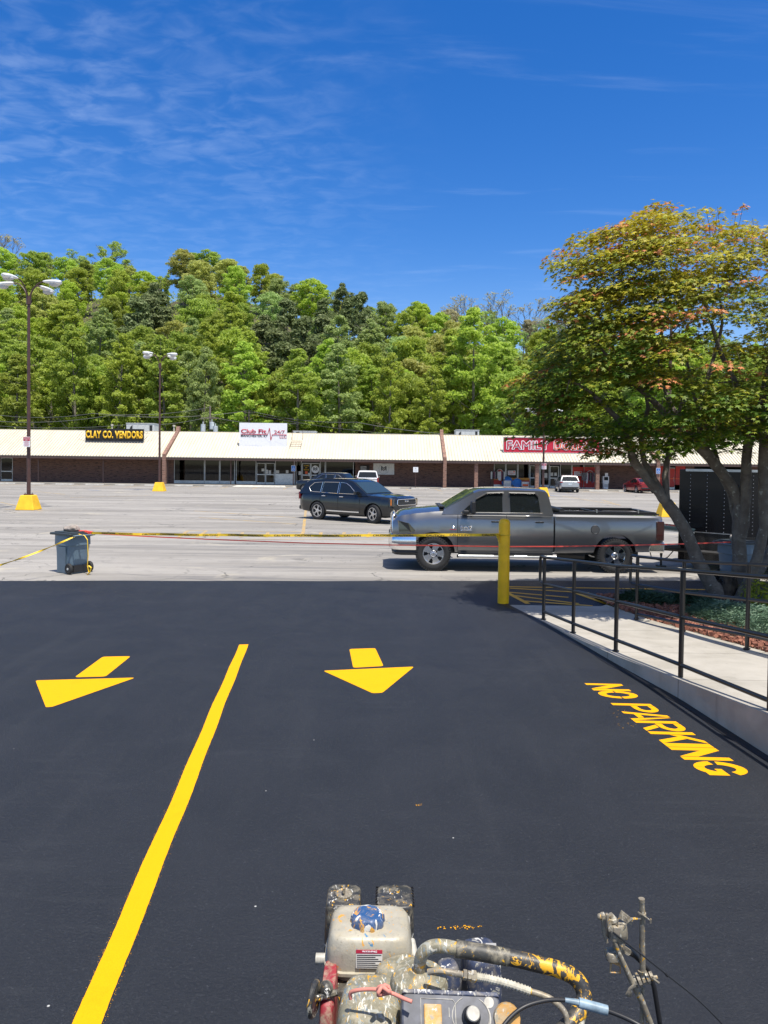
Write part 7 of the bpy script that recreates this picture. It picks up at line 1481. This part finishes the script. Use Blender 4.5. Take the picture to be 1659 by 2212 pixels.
# engine block in red, recoil housing at the left
b = MB(); rbox(b, (xm - .01, 2.56, .66), (.30, .36, .34), .4, 0, .96, 6, .12); wb(b, 'engine_block', 'm_black', smooth=45)
b = MB(); xr_ = P(702, 2150, 2.32).x; rbox(b, (xr_ + .01, 2.36, .74), (.055, .26, .30), .4, 0, .9, 6, .2); rh = wb(b, 'engine_shroud', 'm_red', smooth=45)
b = MB()
for k in range(5): b.box((P(700 + k * 5, 2195, 2.24).x, 2.236, .72), (.005, .006, .06))
wb(b, 'vent_slot', 'plastic_black', rh)
kx = P(678, 2158, 2.25); b = MB(); b.lathe([(.001, -.009), (.046, -.009), (.052, -.004), (.052, .004), (.046, .009), (.001, .009)], 26, Matrix.Translation(kx) @ Matrix.Rotation(radians(78), 4, 'Z') @ Matrix.Rotation(pi / 2, 4, 'X')); b.ball(kx + Vector((.035, .03, .01)), .024, 12, 8); b.tube([kx, kx + Vector((.07, .03, 0))], .010, 8); wb(b, 'pulley_knob', 'm_black', smooth=40)
# pump body covered in grey paint
b = MB(); rbox(b, (P(800, 2190, 2.2).x, 2.22, .82), (.22, .27, .25), .6, radians(-6), .86, 7, .25); wb(b, 'pump_cover', 'm_grey', smooth=60)
b = MB(); rbox(b, (P(868, 2125, 2.32).x, 2.36, .84), (.20, .18, .20), .6, radians(30), .8, 7, .3); wb(b, 'pump_body', 'm_grey', smooth=60)
fp = P(906, 2112, 2.27); b = MB(); b.lathe([(.001, -.05), (.085, -.05), (.090, -.01), (.082, .008), (.060, .014), (.040, .018), (.030, .03), (.001, .03)][::1], 30, Matrix.Translation(fp - Vector((0, 0, .002)))); wb(b, 'pump_flange', 'm_grey', smooth=45)
# inlet elbow and thick hose
def pth(l): return [P(u, v, Y) for u, v, Y in l]
def smoothp(pts, k=6):
    out = []
    for i in range(len(pts) - 1):
        p0, p1, p2, p3 = pts[max(i - 1, 0)], pts[i], pts[i + 1], pts[min(i + 2, len(pts) - 1)]
        for j in range(k): t = j / k; out.append(.5 * ((2 * p1) + (p2 - p0) * t + (2 * p0 - 5 * p1 + 4 * p2 - p3) * t * t + (3 * p1 - p0 - 3 * p2 + p3) * t ** 3))
    return out + [pts[-1]]
b = MB(); b.tube(smoothp(pth([(908.4, 2112, 2.27), (907, 2080, 2.26), (915, 2056, 2.25), (935, 2044.5, 2.25), (960, 2044, 2.25), (990, 2050, 2.25)])), .0195, 16); wb(b, 'elbow_pipe', 'm_grey', smooth=50)
b = MB(); b.tube(smoothp(pth([(986, 2049, 2.25), (1040, 2058, 2.24), (1100, 2068, 2.23)])), .025, 16); b.tube(pth([(984, 2049, 2.25), (992, 2050.5, 2.25)]), .025, 16); wb(b, 'hose_sleeve', 'm_hose', smooth=50)
b = MB(); b.tube(smoothp(pth([(1095, 2067, 2.23), (1153.7, 2080.5, 2.22), (1209.4, 2095.4, 2.21), (1245, 2115, 2.2), (1262, 2149, 2.18), (1252, 2184, 2.15), (1228, 2214, 2.12), (1185, 2255, 2.08), (1130, 2290, 2.05)])), .0235, 16); wb(b, 'suction_hose', 'm_hoseyellow', smooth=50)
b = MB(); b.tube(pth([(1255, 2168, 2.17), (1246, 2200, 2.14), (1236, 2235, 2.11)]), .0245, 14); wb(b, 'hose_clamp_sleeve', 'm_grey', smooth=50)
b = MB(); b.tube(smoothp(pth([(925, 2100, 2.2), (950, 2097, 2.19), (985, 2103, 2.18), (1010, 2107, 2.17)])), .009, 12); b.tube(pth([(1000, 2105, 2.17), (1008, 2106.5, 2.17)]), .014, 6); b.tube(pth([(1010, 2107, 2.17), (1018, 2108.5, 2.17)]), .013, 6); b.tube(pth([(1018, 2108.5, 2.17), (1028, 2110, 2.17)]), .016, 6); wb(b, 'hose_fitting', 'm_metal', smooth=30)
rp = smoothp(pth([(1026, 2109.5, 2.17), (1053, 2114, 2.17), (1100, 2126, 2.16), (1146, 2142, 2.15)]), 14); rr = [.0125 if k % 2 else .0095 for k in range(len(rp))]; b = MB(); b.tube(rp, rr, 12); wb(b, 'ribbed_hose', 'm_rib')
b = MB(); b.tube(smoothp(pth([(1144, 2141, 2.15), (1170, 2149, 2.14), (1191, 2158.6, 2.13), (1210, 2174, 2.12), (1221, 2190, 2.11), (1226, 2215, 2.1), (1226, 2260, 2.06)])), .0085, 12); wb(b, 'paint_hose', 'm_metal', smooth=50)
# blue motor housing behind the hose
b = MB(); mx_ = P(1037, 2075, 2.50); rbox(b, (mx_.x, 2.48, .80), (.125, .15, .24), .45, radians(8), .92, 6, .16); mo = wb(b, 'motor_housing', 'm_blue', smooth=45)
b = MB(); rbox(b, (P(968, 2085, 2.45).x, 2.45, .84), (.085, .09, .10), .7, .3, .8, 6, .3); wb(b, 'wrapped_bracket', 'm_blue', smooth=60)
b = MB(); q_ = P(1061, 2040, 2.44); b.prism([(0, 0), (.035, 0), (.035, .03), (0, .03)], q_ + Vector((-.02, -.03, -.01)), (1, 0, 0), (0, .8, .6), (0, -.002, .002)); wb(b, 'sticker', 'm_panel', mo)
# control box with its tilted panel
U, Vv = Vector((1, .0, -.03)).normalized(), Vector((.0, .72, .69)).normalized(); Nw = U.cross(Vv); U = U * 1.07; c0 = P(868, 2264, 2.03) - Vv * .05
b = MB(); b.prism([(0, 0), (.268, 0), (.268, .172), (.255, .185), (.013, .185), (0, .172)], c0 - Nw * .09, U, Vv, Nw * .09); cb_ = wb(b, 'control_box', 'm_panel', bevel=.006)
b = MB(); b.prism([(.0, .178), (.268, .178), (.262, .190), (.006, .190)], c0 - Nw * .05, U, Vv, Nw * .054); wb(b, 'panel_edge', 'm_blue', cb_, bevel=.003)
b = MB(); b.prism([(.060, .02), (.108, .02), (.108, .155), (.060, .155)], c0, U, Vv, Nw * .006); wb(b, 'switch_plate', 'm_orange', cb_, bevel=.004)
def outline(pts, r): return [c0 + U * a + Vv * c + Nw * .001 for a, c in pts]
b = MB(); b.tube(outline([(.052, .0), (.052, .168), (.138, .168), (.145, .160), (.145, 0)], 0), .0013, 5); b.tube(outline([(.128, .125), (.128, .148)], 0), .0012, 5)
ar_ = [(.18 + .058 * cos(radians(t)), .128 + .052 * sin(radians(t))) for t in range(-50, 60, 12)]; b.tube(outline(ar_, 0), [.0008 + .0032 * min(1, k / 6) for k in range(len(ar_))][::-1], 5)
ar2 = [(.196 + .060 * cos(radians(t)), .128 + .052 * sin(radians(t))) for t in range(120, 215, 12)]; b.tube(outline(ar2, 0), .0013, 5)
b.prism([(.228, .058), (.246, .062), (.233, .040)], c0, U, Vv, Nw * .0012); wb(b, 'panel_marking', 'm_white', cb_)
b = MB(); Mk = Matrix.Translation(c0 + U * .187 + Vv * .128) @ Nw.to_track_quat('Z', 'Y').to_matrix().to_4x4(); b.lathe([(.001, 0), (.027, 0), (.027, .006), (.021, .010), (.019, .045), (.001, .045)], 22, Mk); kb = wb(b, 'pressure_knob', 'plastic_black', cb_, smooth=40)
b = MB(); b.lathe([(.001, .045), (.0185, .045), (.0195, .05), (.017, .054), (.001, .054)], 22, Mk); wb(b, 'knob_cap', 'm_white', kb if False else cb_, smooth=40)
b = MB(); b.lathe([(.001, 0), (.014, 0), (.014, .0012), (.001, .0012)], 18, Matrix.Translation(c0 + U * .238 + Vv * .165) @ Nw.to_track_quat('Z', 'Y').to_matrix().to_4x4()); wb(b, 'icon_disc', 'm_white', cb_)
b = MB(); ex = P(1095, 2200, 2.0); b.lathe([(.001, -.01), (.035, -.01), (.038, 0), (.035, .01), (.001, .01)], 20, Matrix.Translation(ex) @ Matrix.Rotation(radians(55), 4, 'X')); b.tube(pth([(1108, 2215, 2.0), (1112, 2235, 2.0)]), .02, 10); wb(b, 'side_cap', 'm_orange', smooth=40)
# salmon rope with a knot
b = MB(); b.tube(smoothp(pth([(758, 2158, 2.14), (757, 2145, 2.14), (772, 2139, 2.13), (800, 2137, 2.12), (825, 2139, 2.11), (838, 2143, 2.1), (850, 2147, 2.1), (872, 2157, 2.08), (890, 2164, 2.07)])), .0055, 8)
kp = P(829, 2142, 2.10); b.tube([kp + Vector((.017 * cos(t * .7) , .010 * sin(t * 1.1), .013 * sin(t * .7))) for t in range(14)], .006, 7); b.tube([kp, kp + Vector((.014, -.004, .018))], .005, 6); wb(b, 'rope', 'rope', smooth=60)
# throttle cable and blue-grey connector
b = MB(); b.tube(smoothp(pth([(1070, 2240, 1.95), (1100, 2200, 1.98), (1135, 2173.5, 2.0), (1183.4, 2160.5, 2.02), (1222, 2160.5, 2.03)])), .0055, 8); wb(b, 'cable', 'plastic_black', smooth=60); b = MB(); b.tube(smoothp(pth([(1312, 2183, 2.02), (1345, 2196, 2.0), (1377, 2212, 1.98), (1430, 2245, 1.95)])), .0062, 8); wb(b, 'cable', 'plastic_black', smooth=60)
b = MB(); b.tube(pth([(1220, 2160.5, 2.03), (1250, 2166, 2.03)]), [.0065, .009], 10); b.tube(pth([(1250, 2166, 2.03), (1312, 2183, 2.02)]), .0135, 10); wb(b, 'cable_connector', 'm_connector', smooth=40)
# spray gun arm at the right
Yg = 2.36
def g(l, Y=Yg): return [P(u, v, Y) for u, v in l]
b = MB(); b.tube(g([(1386, 1941), (1387.8, 1976.5), (1387, 2032), (1388.6, 2108)]), [.0085, .0088, .0092, .0095], 12); wb(b, 'upright_rod', 'm_metal', smooth=50)
b = MB(); b.tube(g([(1386, 1941), (1386, 1948)]), .0102, 12); b.tube(g([(1387, 1972), (1387.5, 1979)]), .0125, 12); b.tube(g([(1378, 1970), (1395, 1981), (1406, 1990)], Yg - .015), .0025, 6); b.tube(g([(1384, 1984), (1365, 1985), (1355, 1992)], Yg - .01), .004, 6); b.tube(g([(1406, 1985), (1405, 1994)], Yg - .015), .003, 6); wb(b, 'rod_collar', 'm_metal', smooth=50)
b = MB(); b.tube(g([(1355, 1992), (1348, 2005), (1340, 2015), (1334, 2010), (1334, 1990), (1343, 1975), (1352, 1982), (1356, 1990)], Yg - .02), .0022, 6); b.prism([(0, 0), (.040, -.020), (.046, -.004), (.010, .022)], P(1337, 1984, Yg), (1, 0, 0), (0, .2, 1), (0, .006, 0)); wb(b, 'wire_bracket', 'm_metal')
b = MB(); rbox(b, P(1333, 2010, Yg), (.062, .05, .052), .5, .3, .9, 5, .2); rbox(b, P(1337, 2040, Yg), (.03, .04, .05), .5, .2, .9, 5, .2); rbox(b, P(1324, 2062, Yg), (.05, .045, .028), .5, .1, .9, 5, .2); b.tube(g([(1322, 1983), (1322, 1990)]), .016, 10); b.tube(g([(1318, 1975), (1326, 1984)]), .008, 8); wb(b, 'gun_body', 'm_metal', smooth=45)
b = MB(); b.prism([(0, 0), (.012, .002), (.014, -.06), (.022, -.085), (.014, -.088), (.004, -.06)], P(1300, 1978, Yg - .01), (1, 0, 0), (0, .1, 1), (0, .02, 0)); b.prism([(0, 0), (.010, 0), (.016, -.052), (.008, -.054)], P(1309, 1976, Yg - .03), (1, 0, 0), (0, .1, 1), (0, .012, 0)); b.ball(P(1296, 1980, Yg), .010, 8, 6); wb(b, 'trigger_lever', 'm_metal', bevel=.002)
b = MB(); b.tube(smoothp(g([(1313.5, 1987.6), (1322, 2015), (1332, 2047), (1344, 2075), (1352, 2092), (1360, 2110), (1366, 2122)], Yg - .02), 3), [.0065 + .0002 * k for k in range(19)], 10); wb(b, 'gun_arm', 'm_metal', smooth=50)
b = MB(); b.tube(g([(1346, 2047), (1356, 2052), (1372, 2064), (1388, 2080), (1400, 2094), (1413, 2132.6), (1425, 2207), (1432, 2260)], Yg + .03), [.016, .014, .009, .008, .008, .008, .008, .008], 10); wb(b, 'gun_hose', 'plastic_black', smooth=50)
b = MB()
for k in range(5): b.tube([P(1348 + k * 2.2 + 6 * cos(t * .8), 2050 + k * 1.6 + 7 * sin(t * .8), Yg - .01) for t in range(9)], .0018, 5)
wb(b, 'spring', 'm_metal')
b = MB(); b.tube(g([(1320, 2080), (1318, 2100), (1340, 2101), (1340, 2086), (1322, 2078), (1330, 2072), (1338, 2084)], Yg - .01), .0035, 6); wb(b, 'trigger_guard', 'm_orange')
b = MB()
for k, w in enumerate((.022, .030, .024, .026, .018)): b.tube([P(1368 + k * 9, 2121 - k * 3, Yg), P(1374 + k * 9, 2119 - k * 3, Yg)], w * .75, 10)
b.tube(g([(1360, 2122), (1420, 2111)]), .0065, 8); b.tube(g([(1386, 2096), (1387, 2108)]), .012, 10); wb(b, 'rod_clamp', 'm_metal', smooth=30)
b = MB(); b.tube(g([(1372, 2129), (1362, 2135), (1358, 2150), (1356, 2153)], Yg - .03), [.008, .006, .011, .003], 8, flat=.5); wb(b, 'clamp_handle', 'm_metal', smooth=50); b = MB(); b.tube(g([(1410, 2113), (1423, 2123)], Yg - .02), .004, 6); wb(b, 'clamp_handle', 'm_metal', smooth=50)
b = MB(); b.tube(g([(1370, 2130), (1383, 2155), (1396, 2188), (1408, 2218), (1425, 2270)]), .0105, 10); b.tube(g([(1388, 2130), (1387, 2170), (1386, 2215), (1386, 2260)], Yg + .02), .007, 8); wb(b, 'support_arm', 'm_metal', smooth=50)
b = MB(); b.tube(smoothp(g([(1324, 2013.6), (1350, 2034), (1376.7, 2054.5), (1439.8, 2104.7), (1506.7, 2158.6), (1562, 2214), (1620, 2280)], Yg - .03)), .0028, 6); b.tube(g([(1438, 2103.5), (1443, 2108)], Yg - .03), .005, 6); wb(b, 'trigger_cable', 'plastic_black', smooth=50)
# chassis, wheels and arm to the gun, below the frame of the photo
b = MB(); b.box((.05, 2.35, .36), (.42, .95, .05)); b.tube([(-.15, 2.0, .38), (-.15, 1.5, .9), (-.15, 1.25, 1.0)], .016, 8); b.tube([(.25, 2.0, .38), (.25, 1.5, .9), (.25, 1.25, 1.0)], .016, 8); b.tube([(-.2, 1.25, 1.0), (.3, 1.25, 1.0)], .016, 8)
a_ = P(1408, 2218, Yg); b.tube([a_, (a_.x + .02, 2.36, .40), (.2, 2.3, .37)], .012, 8); b.box((.05, 2.4, .48), (.3, .5, .2)); b.tube([(mx_.x, 2.5, .75), (mx_.x, 2.5, .38)], .05, 10); wb(b, 'chassis', 'm_metal')
for x_, y_, r_ in ((-.22, 1.98, .20), (.33, 1.98, .20), (.05, 2.74, .14)):
    b = MB(); b.lathe([(r_ * .5, -.03), (r_ * .9, -.035), (r_, -.02), (r_, .02), (r_ * .9, .035), (r_ * .5, .03), (r_ * .3, .015), (.001, .015)], 26, Matrix.Translation((x_, y_, r_)) @ Matrix.Rotation(pi / 2, 4, 'Y')); wb(b, 'wheel', 'rubber', smooth=40)
